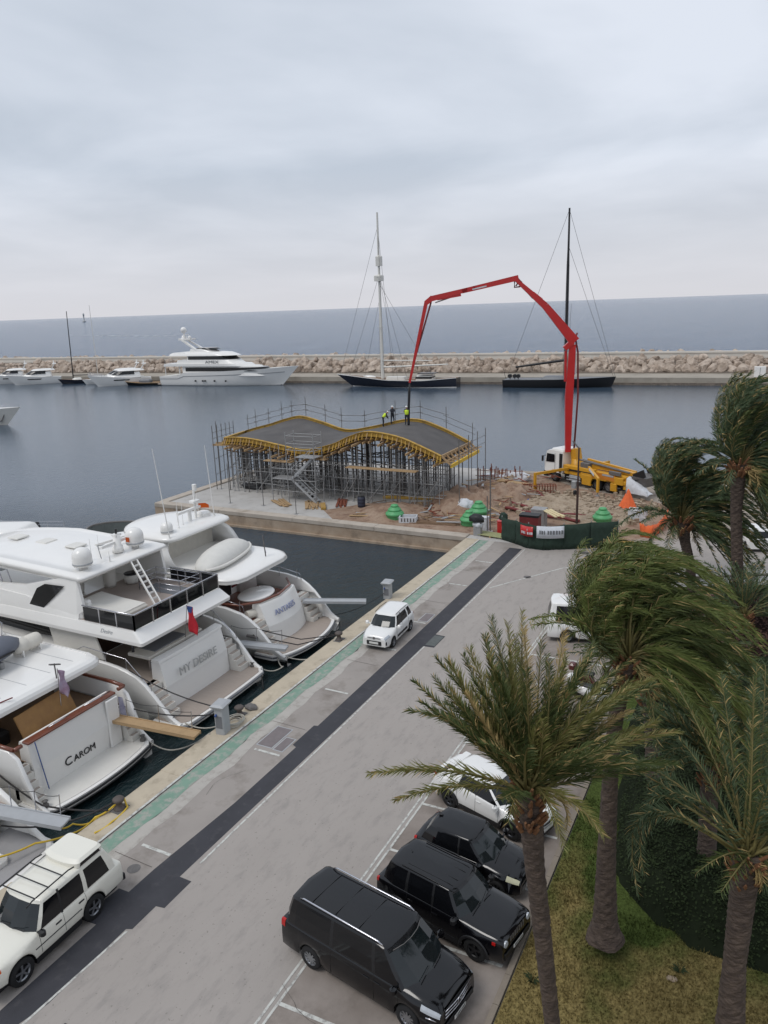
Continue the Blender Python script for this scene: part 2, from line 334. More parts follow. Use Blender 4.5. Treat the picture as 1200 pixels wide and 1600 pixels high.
sheet('pavement', [(-12,16.2),(53.0,16.2),(53.0,19.5),(-12,19.5)], z1, 'bay')
sheet('road', [(-12,10.2),(42,10.2),(45.5,9.6),(50,6.5),(56,-6),(75,-40),(92,-60),(80,-10),(70,5),(56,9.2),(53.6,14),(52.6,16.2),(-12,16.2)][::1], z1, 'road')
# worn green strip with uneven inner border
pts = []; 
n = 120
for i in range(n+1):
    u = -11 + 64*i/n; pts.append((u, 18.72 + 0.05*sin(u*1.7) + rnd.uniform(-.05,.05)))
mb = MB()
for a, b in zip(pts, pts[1:]): mb.add([(a[0],a[1],z2),(b[0],b[1],z2),(b[0],19.36,z2),(a[0],19.36,z2)], [(0,1,2,3)])
struct(mb.build('green_strip', 'green'))
sheet('edge_line', [(-11,19.40),(52.9,19.40),(52.9,19.50),(-11,19.50)], 0.05, 'paint')
# pale cement fillet between the green strip and the bays
mb = MB()
for a, b in zip(pts[::2], pts[2::2]): mb.add([(a[0],a[1]-0.55+0.06*sin(a[0]*2.3),z2),(b[0],b[1]-0.55+0.06*sin(b[0]*2.3),z2),(b[0],b[1]-.012,z2),(a[0],a[1]-.012,z2)], [(0,1,2,3)])
struct(mb.build('cement_fillet', mat('cement_fillet', S_(172,167,160), 0.9, var=0.08, scale=1.5, coords='World', dirt=(S_(140,134,126), 2.4, .5, .7, .8))))
# dark asphalt patch strip with stepped repairs
blk = [(-12,16.0),(9.4,15.93),(10.13,15.74),(12.9,15.74),(12.98,15.57),(13.96,15.57),(14.01,15.28),(15.24,15.28),(15.25,15.77),(25,15.66),(34.0,15.64),(34.05,15.05),(35.6,15.05),(35.65,15.64),(51.9,15.78),(51.9,16.72),
       (38,16.62),(24.9,16.55),(24.85,16.72),(23.2,16.72),(23.1,16.5),(19.1,16.52),(15.14,16.77),(14.05,16.78),(14.04,17.18),(12.6,17.3),(12.65,16.69),(9.4,16.72),(-12,16.6)]
sheet('asphalt_patch', blk, z2, 'asphalt')
def strip(mb, a, b, w, z=z3):
    a = Vector((*a,0)); b = Vector((*b,0)); d = (b-a).normalized(); p = Vector((-d.y,d.x,0))*w/2
    mb.add([(a-p)[:2]+(z,) , (b-p)[:2]+(z,), (b+p)[:2]+(z,), (a+p)[:2]+(z,)], [(0,1,2,3)])
mb = MB()
for u in (15.9, 22.3, 27.9, 33.0, 36.8, 43.3, 48.2): strip(mb, (u, 16.75), (u+0.0, 18.0), 0.12)
u = 16.0
while u < 51.5:
    if not (12.5 < u < 15.4 or 33.7 < u < 36): strip(mb, (u, 15.57), (u+1.0, 15.57), 0.07)
    u += 1.0
strip(mb, (8.9,15.86),(12.85,15.66),.07)
# parking bay line on the right and the bay dividers
strip(mb, (-6, 10.24), (41.0, 10.24), 0.07); strip(mb, (-6, 10.42), (41.0, 10.42), 0.07)
for u in (12.9, 16.3, 19.35, 22.0, 26.4, 29.4, 32.4, 35.4, 38.4): strip(mb, (u, 5.35), (u-0.15, 10.2), 0.11)
strip(mb, (43.5,15.3), (48.9,12.0), 0.1); strip(mb, (48.9,12.0), (52.0,6.5), 0.1)
struct(mb.build('road_markings', 'paint'))
mb = MB()
for (u,v,r_) in ((14.9,17.4,.22),(52.6,11.4,.33),(46.3,13.7,.25)): mb.add([(u+r_*cos(2*pi*i/14), v+r_*sin(2*pi*i/14), z3) for i in range(14)], [tuple(range(14))])
tag(mb.build('manhole_cover', 'dsteel'), 'round dark iron manhole covers let into the quay paving', 'manhole cover', kind='structure')
# cracks and joints in the paving: thin dark open seams
mb = MB(); ck = random.Random(19)
def crack(x, y, a, n, w_):
    for i in range(n):
        a += ck.uniform(-.45,.45); l = ck.uniform(.15,.4); x2, y2 = x+cos(a)*l, y+sin(a)*l; strip(mb, (x,y), (x2,y2), w_*ck.uniform(.5,1.3), z3+.004); x, y = x2, y2
for (x, y, a, n) in ((19,17.8,.1,8),(42,17.9,.2,8),(12.6,8.2,1.4,10),(24.5,7.5,-1.5,9),(28,8.5,.3,10),(11.5,9.6,-1.4,9),(38,12.4,.3,9)): crack(x, y, a, n, .011)
for u in (15.2, 24.4, 31.0, 40.0, 46.0): strip(mb, (u,16.9),(u+.05,18.6),.02,z3+.002)
struct(mb.build('paving_cracks', mat('crack_dark', S_(84,78,74), .95, var=.2)))
# bay surface
sheet('parking_bays', [(-12,5.2),(36,5.2),(39.5,5.8),(41.5,7.6),(42,10.2),(-12,10.2)], z1, 'stain')
# metal hatches on the pavement, with a lighter frame
def hatch(x0, x1, y0, y1, lab):
    t = thing('access_hatch', lab, 'hatch', ((x0+x1)/2,(y0+y1)/2,0))
    a, b = (x1-x0)/2, (y1-y0)/2
    q = MB(); q.box(-a,a,-b,b,0.0,0.012); q.build('hatch_frame', 'lgrey', t)
    q = MB(); q.box(-a+.05,a-.05,-b+.05,b-.05,0.012,0.02); q.build('hatch_lid', mat('hatch_lid', S_(116,108,108), 0.7, var=0.12, scale=4), t)
hatch(22.6, 24.2, 17.35, 18.15, 'larger purplish metal hatch in the quay paving near the coiled hose')
hatch(22.55, 23.6, 16.8, 17.3, 'narrow grey metal hatch between the large hatch and the black strip')
hatch(37.0, 38.2, 16.75, 17.35, 'square metal hatch in the paving behind the small white hatchback')
mb = MB(); mb.box(34.2,35.5,15.08,15.62,0.0,0.018); tag(mb.build('drain_cover', mat('drain_cover', S_(88,92,90), .7, var=.2, scale=5)), 'grey drain cover beside the black strip near the hatchback', 'drain cover')
def grate(x0, y0, n, lab, rz):
    t = thing('drain_grate', lab, 'drain grate', (x0,y0,0), rz)
    q = MB(); q.box(-.45, 1.35, -.5, .5, 0.004, 0.016); q.build('grate_frame', 'asphalt', t)
    q = MB()
    for i in range(3):
        for j in range(3): q.box(-.35+i*.55, -.05+i*.55, -.4+j*.28, -.22+j*.28, 0.016, 0.022)
    q.build('grate_plate', 'lgrey', t)
grate(8.6, 14.3, 3, 'chequered drain grate in the road at the bottom edge of the photo', 0.05)
grate(8.2, 17.4, 3, 'dark drain grate beside the front wheel of the white estate car', 0.0)
# kerb, low stone edging and planted ground on the right
kerb = [(-12,5.1),(34,5.1),(38.5,5.5),(41.0,6.8),(42.0,8.6),(42.4,10.0),(44.2,9.75),(46.5,8.4),(49,5.5),(52,0),(56,-10),(64,-28)]
mb = MB()
for a, b in zip(kerb, kerb[1:]):
    d = hypot(b[0]-a[0], b[1]-a[1]); n = max(1, int(d/1.0))
    for i in range(n):
        p = (a[0]+(b[0]-a[0])*i/n, a[1]+(b[1]-a[1])*i/n); q = (a[0]+(b[0]-a[0])*(i+.985)/n, a[1]+(b[1]-a[1])*(i+.985)/n)
        mb.bar((p[0],p[1],0.04), (q[0],q[1],0.04), 0.16, 0.2)
struct(mb.build('kerb', mat('kerb_stone', S_(128,118,106), 0.9, var=0.12, scale=2, bump=.4, bscale=12, coords='World')))
def grass_mat():
    m = bpy.data.materials.new('lawn'); m.use_nodes = True; nt = m.node_tree; b = nt.nodes['Principled BSDF']; b.inputs['Roughness'].default_value = 0.95
    b.inputs['Specular IOR Level'].default_value = 0.1
    g = N(nt, 'ShaderNodeNewGeometry')
    n1 = N(nt, 'ShaderNodeTexNoise'); n1.inputs['Scale'].default_value = 0.55; n1.inputs['Detail'].default_value = 5; nt.links.new(g.outputs['Position'], n1.inputs['Vector'])
    n2 = N(nt, 'ShaderNodeTexNoise'); n2.inputs['Scale'].default_value = 14; n2.inputs['Detail'].default_value = 6; nt.links.new(g.outputs['Position'], n2.inputs['Vector'])
    sx = N(nt, 'ShaderNodeSeparateXYZ'); nt.links.new(g.outputs['Position'], sx.inputs[0])
    mr = N(nt, 'ShaderNodeMapRange'); mr.inputs['From Min'].default_value = 16.2; mr.inputs['From Max'].default_value = 21.5; mr.inputs['To Min'].default_value = -0.16; mr.inputs['To Max'].default_value = 0.22; nt.links.new(sx.outputs['X'], mr.inputs['Value'])
    ad = N(nt, 'ShaderNodeMath', operation='ADD'); nt.links.new(n1.outputs['Fac'], ad.inputs[0]); nt.links.new(mr.outputs[0], ad.inputs[1])
    r = N(nt, 'ShaderNodeValToRGB'); e = r.color_ramp.elements; e[0].position = .40; e[0].color = (*S_(148,132,86),1); e[1].position = .62; e[1].color = (*S_(84,98,50),1)
    nt.links.new(ad.outputs[0], r.inputs[0])
    mu = N(nt, 'ShaderNodeMix', data_type='RGBA', blend_type='MULTIPLY'); mu.inputs[0].default_value = 1
    r2_ = N(nt, 'ShaderNodeValToRGB'); r2_.color_ramp.elements[0].position = .3; r2_.color_ramp.elements[0].color = (.45,.45,.42,1); r2_.color_ramp.elements[1].position = .7; r2_.color_ramp.elements[1].color = (1,1,1,1)
    nt.links.new(n2.outputs['Fac'], r2_.inputs[0]); nt.links.new(r.outputs[0], mu.inputs[6]); nt.links.new(r2_.outputs[0], mu.inputs[7])
    nt.links.new(mu.outputs[2], b.inputs['Base Color'])
    bp = N(nt, 'ShaderNodeBump'); bp.inputs['Strength'].default_value = 1; bp.inputs['Distance'].default_value = .08; nt.links.new(n2.outputs['Fac'], bp.inputs['Height']); nt.links.new(bp.outputs[0], b.inputs['Normal'])
    return m
M['lawn'] = grass_mat()
garden = [(-12,-60),(60,-60),(62,-28),(54,-10),(50,0),(47.4,5.3),(45.4,7.8),(43.9,9.3),(42.9,9.6),(42.3,8.2),(41.2,6.6),(38.7,5.3),(34,4.98),(-12,4.98)]
mb = MB(); mb.prism(garden, 0.002, 0.09); struct(mb.build('lawn_ground', 'lawn'))
mulch = mat('mulch_soil', S_(84,66,58), 0.95, c2=S_(112,92,80), scale=1.5, bump=1, bscale=8, coords='World', dist=.06)
mb = MB(); mb.prism([(45.3,7.2),(43.2,8.9),(42.8,8.0),(41.5,6.2),(39,4.9),(30,4.2),(30,-30),(54,-30),(49,-2)][::-1], 0.088, 0.12); struct(mb.build('planting_soil', mulch))
M['mulch'] = mulch
# grass blades: one mass of short tufts near the camera
mb = MB(); gr = random.Random(3)
for k in range(26000):
    u = gr.uniform(13.5, 24.5); v = gr.uniform(-1.5, 4.95)
    if u > 19.5 and v < 3.2 - 0.0*(u-19.5): continue
    h = gr.uniform(.03,.12)*(1.4 if (sin(u*2.3)+sin(v*3.1+u)) > .6 else 1); a = gr.uniform(0, 2*pi); w_ = gr.uniform(.01,.025)
    dx, dy = cos(a)*w_, sin(a)*w_; lx, ly = gr.uniform(-.05,.05), gr.uniform(-.05,.05)
    mb.add([(u-dx,v-dy,.085),(u+dx,v+dy,.085),(u+lx,v+ly,.09+h)], [(0,1,2)])
tag(mb.build('grass', 'lawn', recalc=False), 'short dry and green grass tufts on the lawn under the palms', 'grass', kind='stuff')
# building site ground: soil, pale slab, rubble field
def heap(name, cx, cy, rx, ry, h, m, seed=1, n=26, kind='structure', z0=0.0, rough=.25):
    q = MB(); rr = random.Random(seed); g_ = {}
    from mathutils import noise
    vs = []; 
    for i in range(n+1):
        for j in range(n+1):
            x = -1+2*i/n; y = -1+2*j/n; d = sqrt(x*x+y*y)
            f_ = max(0, 1-d*d)**0.8
            nz = noise.noise(Vector((x*3+seed, y*3, seed)))*rough*2 + noise.noise(Vector((x*9+seed, y*9, seed)))*rough
            vs.append((cx+x*rx*(1+.12*nz), cy+y*ry*(1+.12*nz), z0 + (h*f_*(1+nz) if d < 1 else -0.02)))
    fs = []
    for i in range(n):
        for j in range(n):
            a = i*(n+1)+j; fs.append((a, a+n+1, a+n+2, a+1))
    q.add(vs, fs, 0, True); o = q.build(name, m, recalc=False); return struct(o)
sheet('gravel_ground', [(53.7,19.4),(54.2,16),(55.8,8.8),(58,6.5),(66,-8),(74,-24),(84,-26),(80.5,6),(77.9,23.8),(70,23.9),(60,21)], z1+.001, mat('grey_gravel', S_(140,130,118), .95, c2=S_(164,154,142), scale=.7, bump=.8, bscale=9, coords='World', dirt=(S_(110,96,82), .9, .5, .72, .7), dist=.05))
sheet('site_soil', [(54.0,20.5),(54.0,33.0),(56.5,35.5),(60,33),(64,25),(72,24.5),(76.8,26),(77.2,22),(72,16.5),(69,9),(66,5),(60,7),(55.6,9.5),(55.3,12),(53.9,16.5)], z2, 'soil')
heap('soil_mound', 63.0, 24.3, 4.2, 3.4, 1.25, 'soil', 5)
heap('soil_mound', 66.5, 21.5, 3.5, 2.5, 1.1, 'soil', 15)
heap('soil_mound', 58.2, 29.3, 3.4, 3.2, 0.5, 'soil', 9)
heap('soil_mound', 70.0, 24.0, 2.8, 2.4, 0.55, 'soil', 12)
heap('rubble_field', 64.9, 16.6, 4.0, 3.6, 0.38, 'rubble', 3, n=46, rough=.5)
heap('rubble_field', 63.0, 12.6, 3.6, 3.3, 0.3, 'rubble', 4, n=46, rough=.5)
# loose stones over the rubble
mb = MB(); rr = random.Random(11)
for k in range(1500):
    u = rr.gauss(64.6, 2.0); v = rr.gauss(15.2, 2.6); s_ = rr.uniform(.06,.24)
    if u < 60.8: continue
    zz = .12
    vs = [Vector((rr.uniform(.6,1)*x, rr.uniform(.6,1)*y, rr.uniform(.6,1)*z))*s_ for x in (-1,1) for y in (-1,1) for z in (-1,1)]
    a = rr.uniform(0,3); ca, sa = cos(a), sin(a)
    mb.add([(u+p.x*ca-p.y*sa, v+p.x*sa+p.y*ca, zz+p.z+rr.uniform(-.1,.2)*.3) for p in vs], [(0,1,3,2),(4,6,7,5),(0,4,5,1),(2,3,7,6),(0,2,6,4),(1,5,7,3)])
tag(mb.build('loose_stones', 'rubble'), 'scatter of pale broken stones in front of the yellow truck', 'rubble', kind='stuff')
# ---------------------------------------------------------------- the far breakwater, its own frame: x along, y away from us
BW0 = Vector((172.4, 111.25)); bd = Vector((8.0, -106.0)).normalized(); bn = Vector((-bd.y, bd.x))
if bn.x < 0: bn = -bn
BWR = atan2(bd.y, bd.x)
def bw(x, y, z=0):
    p = BW0 + bd*x + bn*y; return (p.x, p.y, z)
bwm = Matrix(((bd.x, bn.x, 0, BW0.x), (bd.y, bn.y, 0, BW0.y), (0,0,1,0), (0,0,0,1)))
mb = MB(); mb.M = bwm
mb.box(-420, 260, 0.0, 10.5, -4, 0.35); struct(mb.build('breakwater_quay', mat('far_quay_concrete', S_(158,150,138), .9, var=.12, scale=.15, coords='World', dirt=(S_(112,104,94), .25, .5, .75, .6))))
mb = MB(); mb.M = bwm; mb.box(-420, 260, -0.12, -0.01, -2.2, -0.75); struct(mb.build('breakwater_waterline', 'darkrock'))
mb = MB(); mb.M = bwm; mb.box(-420, 260, 10.5, 32, -4, 0.5); struct(mb.build('breakwater_core', 'darkrock'))
mb = MB(); mb.M = bwm; mb.box(-420, 260, 18.1, 18.7, 0.5, 4.45); mb.box(-420,260,17.9,18.9,4.45,4.85); tag(mb.build('parapet_wall', mat('parapet', S_(214,208,198), .85, var=.06, scale=.2, coords='World')), 'long pale parapet wall along the top of the breakwater', 'wall')
def boulder_mesh(seed):
    rr = random.Random(seed); import bmesh
    bm = bmesh.new(); bmesh.ops.create_icosphere(bm, subdivisions=2, radius=1)
    from mathutils import noise
    ax = [Vector((rr.uniform(-1,1), rr.uniform(-1,1), rr.uniform(-1,1))).normalized() for _ in range(9)]
    for v in bm.verts:
        p = v.co.copy()
        for a in ax:
            d = p.dot(a)
            if d > 0.68: p -= a*(d-0.68)
        p += p*noise.noise(p*1.7+Vector((seed,0,0)))*.22
        v.co = p
    me = bpy.data.meshes.new('boulder'); bm.to_mesh(me); bm.free(); me.materials.append(M['rock']); return me
BM = [boulder_mesh(i) for i in range(9)]
rr = random.Random(21)
cands = []
for row, (yy, zz, sz) in enumerate(((12.2,1.0,1.5),(14.3,2.0,1.5),(16.4,2.9,1.35))):
    x = -112.0
    while x < 108:
        s_ = sz*rr.uniform(.62,1.2); cands.append((x, yy+rr.uniform(-.6,.6), zz+rr.uniform(-.3,.3), s_)); x += s_*rr.uniform(1.15,1.65)
def far_boulder(c, o=None):
    o = bpy.data.objects.new('boulder', BM[rr.randrange(9)]); col.objects.link(o)
    o.location = bw(c[0], c[1], c[2]); o.rotation_euler = (rr.uniform(0,6), rr.uniform(0,6), rr.uniform(0,6)); o.scale = (c[3]*rr.uniform(.9,1.4), c[3]*rr.uniform(.8,1.1), c[3]*rr.uniform(.7,1.0))
    tag(o, 'pale brown armour boulder piled against the breakwater parapet', 'boulder', 'armour boulders of the breakwater')
cands.sort(key=lambda c: -c[3]); 
for c in cands[:300]: far_boulder(c)
rest = cands[300:]
def rocks_mass(name, lst, m, lab):
    q = MB()
    for (x, y, z, s_) in lst:
        me = BM[rr.randrange(9)]; rot = Matrix.Rotation(rr.uniform(0,6), 4, 'Z') @ Matrix.Rotation(rr.uniform(0,6), 4, 'X')
        P = Vector(bw(x, y, z))
        q.add([tuple(P + (rot @ (v.co*s_))) for v in me.vertices], [tuple(p.vertices) for p in me.polygons])
    return tag(q.build(name, m, recalc=False), lab, 'rocks', kind='stuff')
more = []
x = -135.0
while x < 130:
    for k in range(2): more.append((x+rr.uniform(-.6,.6), rr.uniform(19.6,21.5), 3.7+rr.uniform(-.4,.5), rr.uniform(.6,1.3)))
    more.append((x, 11.6+rr.uniform(0,1.2), .6, rr.uniform(.5,.9))); more.append((x+.5, 13.4+rr.uniform(0,1.2), 1.4, rr.uniform(.7,1.1))); more.append((x+.5, 15.4+rr.uniform(0,1.6), 2.4, rr.uniform(.7,1.1)))
    more.append((x, rr.uniform(22,25), 2.8, rr.uniform(1,1.6)))
    x += 1.25
rocks_mass('rock_fill', rest+more, 'rock', 'smaller fill rocks between and behind the big breakwater boulders')
mb = MB(); mb.M = bwm; mb.add([(-420,11,.4),(260,11,.4),(260,17.9,3.2),(-420,17.9,3.2)], [(0,1,2,3)]); mb.add([(-420,19,3.0),(260,19,3.0),(260,30,-2),(-420,30,-2)], [(0,1,2,3)]); struct(mb.build('breakwater_bank', 'darkrock'))
# wake of a distant boat
# ================================================================ BOATS (shared builders: x = stern to bow, y = to port, z up from the waterline)
def lerp(a, b, t): return a + (b-a)*t
def interp(tab, x):
    if x <= tab[0][0]: return tab[0][1]
    for (x0, y0), (x1, y1) in zip(tab, tab[1:]):
        if x <= x1:
            t = (x-x0)/(x1-x0); return y0+(y1-y0)*t
    return tab[-1][1]
def hull_mb(L, B, sheer, over=2.0, wl=0.86, n=22, fine=2.4, depth=-0.6, tb=0.92, sharp=1.0, bulge=0.02):
    """sheer: table t -> z of the deck edge"""
    mb = MB(); rings = []; h = B/2
    for i in range(n+1):
        t = i/n; t = 1-(1-t)**1.25
        b = h*(tb+(1-tb)*min(1, t/.35))*max(0.0, 1-max(0,(t-.42)/.58)**fine)
        bwl = b*lerp(wl, .25, t**3); zs = interp(sheer, t); x = t*(L-over)
        ring = []
        for k, (fz, fb) in enumerate(((1.0,0.0),(0.72,.18),(0.42,.42),(0.15,.72),(0.0,1.0))):
            z = zs*fz; y = lerp(b, bwl, fb)
            ring.append((x + over*(t**3)*fz, y + 0.0, z))
        ring.append((x, bwl*.6, depth))
        full = ring + [(p[0], -p[1], p[2]) for p in ring[::-1]]
        rings.append(full)
    mb.loft(rings, closed=False, m=0)
    N_ = len(rings[0])
    for i in range(n):      # deck
        a = rings[i][0]; b = rings[i+1][0]; c = rings[i+1][-1]; d = rings[i][-1]
        dz = -0.03
        mb.add([(a[0],a[1]-.02,a[2]+dz),(b[0],max(0,b[1]-.02),b[2]+dz),(c[0],min(0,c[1]+.02),c[2]+dz),(d[0],d[1]+.02,d[2]+dz)], [(0,1,2,3)], 1)
    r = rings[0]; mb.add(r, [tuple(range(N_))], 0)
    return mb, rings
def outline(x0, x1, hw, nose, ra=0.3, n=9, hw_aft=None, k=2.0):
    """plan outline, aft corners rounded, elliptical nose; counter-clockwise"""
    ha = hw if hw_aft is None else hw_aft; P = []
    for i in range(4): a = pi + (pi/2)*i/3; P.append((x0+ra+ra*cos(a), -ha+ra+ra*sin(a)))
    for i in range(n+1):
        a = -pi/2 + (pi/2)*i/n; P.append((x1-nose+nose*abs(cos(a))**(2/k), -hw*abs(sin(a))**(2/k)))
    P += [(x, -y) for x, y in P[::-1][1:]]
    return P
def tier(mb, x0, x1, hw, z0, z1, nose=1.5, rf=0.0, ra=0.0, taper=0.0, r=0.3, m=0, cap=True, crown=0.0, smooth=False, k=2.0):
    a = outline(x0, x1, hw, nose, r, k=k); b = outline(x0+ra, x1-rf, hw-taper, max(.2, nose), r, k=k)
    rings = [[(x,y,z0) for x,y in a], [(x,y,z1) for x,y in b]]
    if crown:
        cx = (x0+ra+x1-rf)/2
        for f_, g_ in ((.9,.55),(.6,.9),(.2,1.0)): rings.append([(cx+(x-cx)*f_, y*f_, z1+crown*g_) for x,y in b])
    mb.loft(rings, m=m, smooth=smooth)
    mb.add(rings[0], [tuple(range(len(a)))[::-1]], m); mb.add(rings[-1], [tuple(range(len(b)))], m)
    return mb
def railing(pts, h=0.9, n=2, r=0.018, post=1.2, closed=False):
    mb = MB()
    for k in range(n): mb.path([(p[0],p[1],p[2]+h*(k+1)/n) for p in pts], r, n=5)
    for a, b in zip(pts, pts[1:]):
        d = (Vector(b)-Vector(a)).length; q = max(1, int(d/post))
        for i in range(q): 
            p = Vector(a).lerp(Vector(b), i/q); mb.tube(p, p+Vector((0,0,h)), r, n=5)
    p = Vector(pts[-1]); mb.tube(p, p+Vector((0,0,h)), r, n=5)
    return mb
# ---- big white motor yacht lying along the breakwater
def pos_bw(x, y): p = bw(x, y, WZ); return p
t = thing('motor_yacht', 'large three-deck white motor yacht lying alongside the breakwater quay', 'motor yacht', pos_bw(-40.6, -5.2), BWR)
sh = [(0,2.3),(.18,2.35),(.22,3.2),(.5,3.5),(.8,4.0),(1,4.6)]
hb, rg = hull_mb(39.0, 7.8, sh, over=4.8, fine=2.6); hb.build('hull', ['gel', 'gel2'], t)
q = MB()
for i in range(len(rg)-3):
    for a in (1, -2):
        p0, p1 = rg[i][a], rg[i+1][a]; sg = 1 if a == 1 else -1
        q.add([(p0[0],p0[1]+sg*.04,p0[2]*.98),(p1[0],p1[1]+sg*.04,p1[2]*.98),(p1[0],p1[1]+sg*.04,p1[2]*.98+.12),(p0[0],p0[1]+sg*.04,p0[2]*.98+.12)], [(0,1,2,3)])
q.build('rub_rail', 'grey', t)
q = MB()
for i in range(len(rg)-1):
    for a in (4, -5):
        p0, p1 = rg[i][a], rg[i+1][a]; sg = 1 if a == 4 else -1
        q.add([(p0[0],p0[1]+sg*.03,.02),(p1[0],p1[1]+sg*.03,.02),(p1[0],p1[1]+sg*.03,.3),(p0[0],p0[1]+sg*.03,.3)], [(0,1,2,3)])
q.build('boot_stripe', 'navy', t)
q = MB(); q.cbox(-1.0, .2, -3.3, 3.3, .25, .55); q.build('swim_platform', 'teak', t)
q = MB(); tier(q, 7.0, 31.5, 3.25, 2.4, 4.75, 7, 3.0, .0, .1, k=2.3); q.build('main_deckhouse', 'gel', t)
q = MB(); tier(q, 8.0, 31.3, 3.31, 3.55, 4.45, 7, 1.1, .0, .04, k=2.3, cap=False); q.build('saloon_window', 'glass', t)
q = MB(); tier(q, 1.6, 26.5, 3.7, 4.75, 5.35, 6, 1.0, .2, .0, k=2.3); tier(q, 5.5, 24, 3.3, 5.35, 6.2, 6, 1.5, .2, .1, k=2.3); q.build('upper_deck', 'gel', t)
q = MB(); tier(q, 8.6, 22.6, 3.0, 6.2, 7.25, 5, 1.8, 0, .1, k=2.3); q.build('bridge_deckhouse', 'gel', t)
q = MB(); tier(q, 8.9, 22.4, 3.06, 6.35, 7.1, 5, 1.3, 0, .06, k=2.3); q.build('bridge_window', 'glass', t)
q = MB(); tier(q, 3.2, 22.6, 3.2, 7.25, 7.75, 5, 1.5, .3, .2, crown=.5, k=2.3, smooth=True); tier(q, 9, 17, 2.2, 8.1, 8.9, 3, 2.0, .2, .2); q.build('sun_deck', 'gel', t)
q = MB(); tier(q, 11, 17.1, 2.0, 8.75, 9.1, 3, 1.0, 0, .1); q.build('sun_deck_screen', 'glass', t)
q = MB()
for s_ in (-1,1): q.bar((11.0, s_*1.8, 8.6), (6.2, s_*1.1, 11.2), .7, .35); q.bar((6.2,s_*1.1,11.2),(6.4,s_*.3,11.5), .7, .3)
q.cbox(5.4, 9.0, -1.3, 1.3, 11.0, 11.4); q.tube((6.4,0,11),(6.4,0,13.2),.25); q.build('radar_arch', 'gel', t)
for (x,y,z,r_) in ((6.4,0,13.4,.75),(5.6,.9,11.6,.55),(8.6,-.8,11.6,.45)):
    q = MB(); q.ell((x,y,z), (r_,r_,r_*1.05), zlo=-.8); q.build('radar_dome', 'gel', t)
q = MB(); q.bar((7.2,-.9,12.3),(7.2,.9,12.3),.14); q.tube((7.2,0,11.3),(7.2,0,12.3),.06); q.build('radar_scanner', 'gel', t)
q = railing([(2,-3.4,5.35),(5.2,-3.4,5.35)], .8); q2 = railing([(3.4,-3,7.75),(8,-3,7.75)], .8); q2.build('stern_railing', 'chrome', t); q.build('stern_railing', 'chrome', t)
for xx in (11.2,13.4,14.1,16.9,20.2):
    q = MB(); q.tube((xx, -3.62, 1.25), (xx, -3.92, 1.25), .21, n=10); q.build('porthole', 'glass', t)
q = MB()
q.tube((1.8,-3.1,2.4),(1.8,-3.1,4.7),.12); q.tube((6.2,-3.2,2.4),(6.2,-3.2,4.7),.12); q.tube((1.8,3.1,2.4),(1.8,3.1,4.7),.12); q.build('deck_support', 'gel', t)
t.scale = (1.06, 1, 1.08)
text_mesh('yacht_name', 'AMEX', 1.0, frame((16.3, -3.34, 5.72), (1,0,0), (0,0,1)), 'grey', t, ext=.02, sx=1.5)

# ---- dark ketch with a tall white mast
def mast_rig(t, x, h, r0, m, stays, spreaders=(), top=None):
    q = MB(); q.tube((x,0,1.2), (x,0,h), r0, r0*.55, n=8); q.build('mast', m, t)
    q = MB()
    for a, b in stays: q.tube(a, b, .035, n=4)
    q.build('rigging', 'dsteel', t)
    if spreaders:
        for z, w_ in spreaders:
            q = MB(); q.bar((x,-w_,z),(x,w_,z),.12,.1); q.build('spreader', m, t)
t = thing('ketch', 'dark blue sailing ketch with one tall white mast and white booms', 'sailing yacht', pos_bw(43.5, -6.2), BWR + pi)
hb, rg = hull_mb(31.5, 6.4, [(0,2.2),(.3,1.6),(.6,1.7),(1,2.9)], over=4.2, fine=2.0, tb=.55); hb.build('hull', ['navy', 'teakb'], t)
q = MB()
for i in range(len(rg)-1):
    for a in (0, -1):
        p0, p1 = rg[i][a], rg[i+1][a]; sg = 1 if a == 0 else -1
        q.bar((p0[0],p0[1],p0[2]+.04),(p1[0],p1[1],p1[2]+.04),.14,.12)
q.build('cap_rail', 'gel', t)
q = MB()
for i in range(len(rg)-1):
    for a in (4, -5):
        p0, p1 = rg[i][a], rg[i+1][a]; sg = 1 if a == 4 else -1
        q.add([(p0[0],p0[1]+sg*.03,.02),(p1[0],p1[1]+sg*.03,.02),(p1[0],p1[1]+sg*.03,.22),(p0[0],p0[1]+sg*.03,.22)], [(0,1,2,3)])
q.build('boot_stripe', 'gel', t)
q = MB(); tier(q, 6, 10.5, 1.5, 1.6, 2.7, .8, .3, .2, .1); tier(q, 13, 18.2, 1.4, 1.6, 2.35, .8, .2, .2, .1); q.build('deckhouse', 'gel2', t)
q = MB(); tier(q, 6.1, 10.6, 1.55, 2.0, 2.45, .8, .1, .0, .03); q.build('deckhouse_window', 'glass', t)
q = MB(); q.cbox(5.5, 9.5, -1.8, 1.8, 3.1, 3.3); q.build('awning', 'navy', t)
H_ = 39.8
mast_rig(t, 19.2, H_, .42, 'gel2', [((19.2,0,H_-3),(30.5,0,2.9)),((19.2,0,26),(28,0,2.7)),((19.2,0,21),(24,0,2.2)),((19.2,0,26),(14,3,1.7)),((19.2,0,26),(14,-3,1.7)),((19.2,0,H_-3),(17.5,2.8,1.7)),((19.2,0,H_-3),(17.5,-2.8,1.7)),((19.2,0,24),(6,0,2)),((19.2,0,H_-2),(21,-2.9,1.8))], ((14,1.6),(25.5,1.9)))
q = MB(); q.cbox(18.3,20.3,-.8,.8,24.6,26.0,.2); q.cbox(18.4,19.9,-.5,.5,28,30.3,.2); q.build('crow_nest', 'gel2', t)
q = MB(); q.tube((19.0,0,4.6),(2.6,0,5.2),.2,.16,n=8); q.build('boom', 'gel2', t)
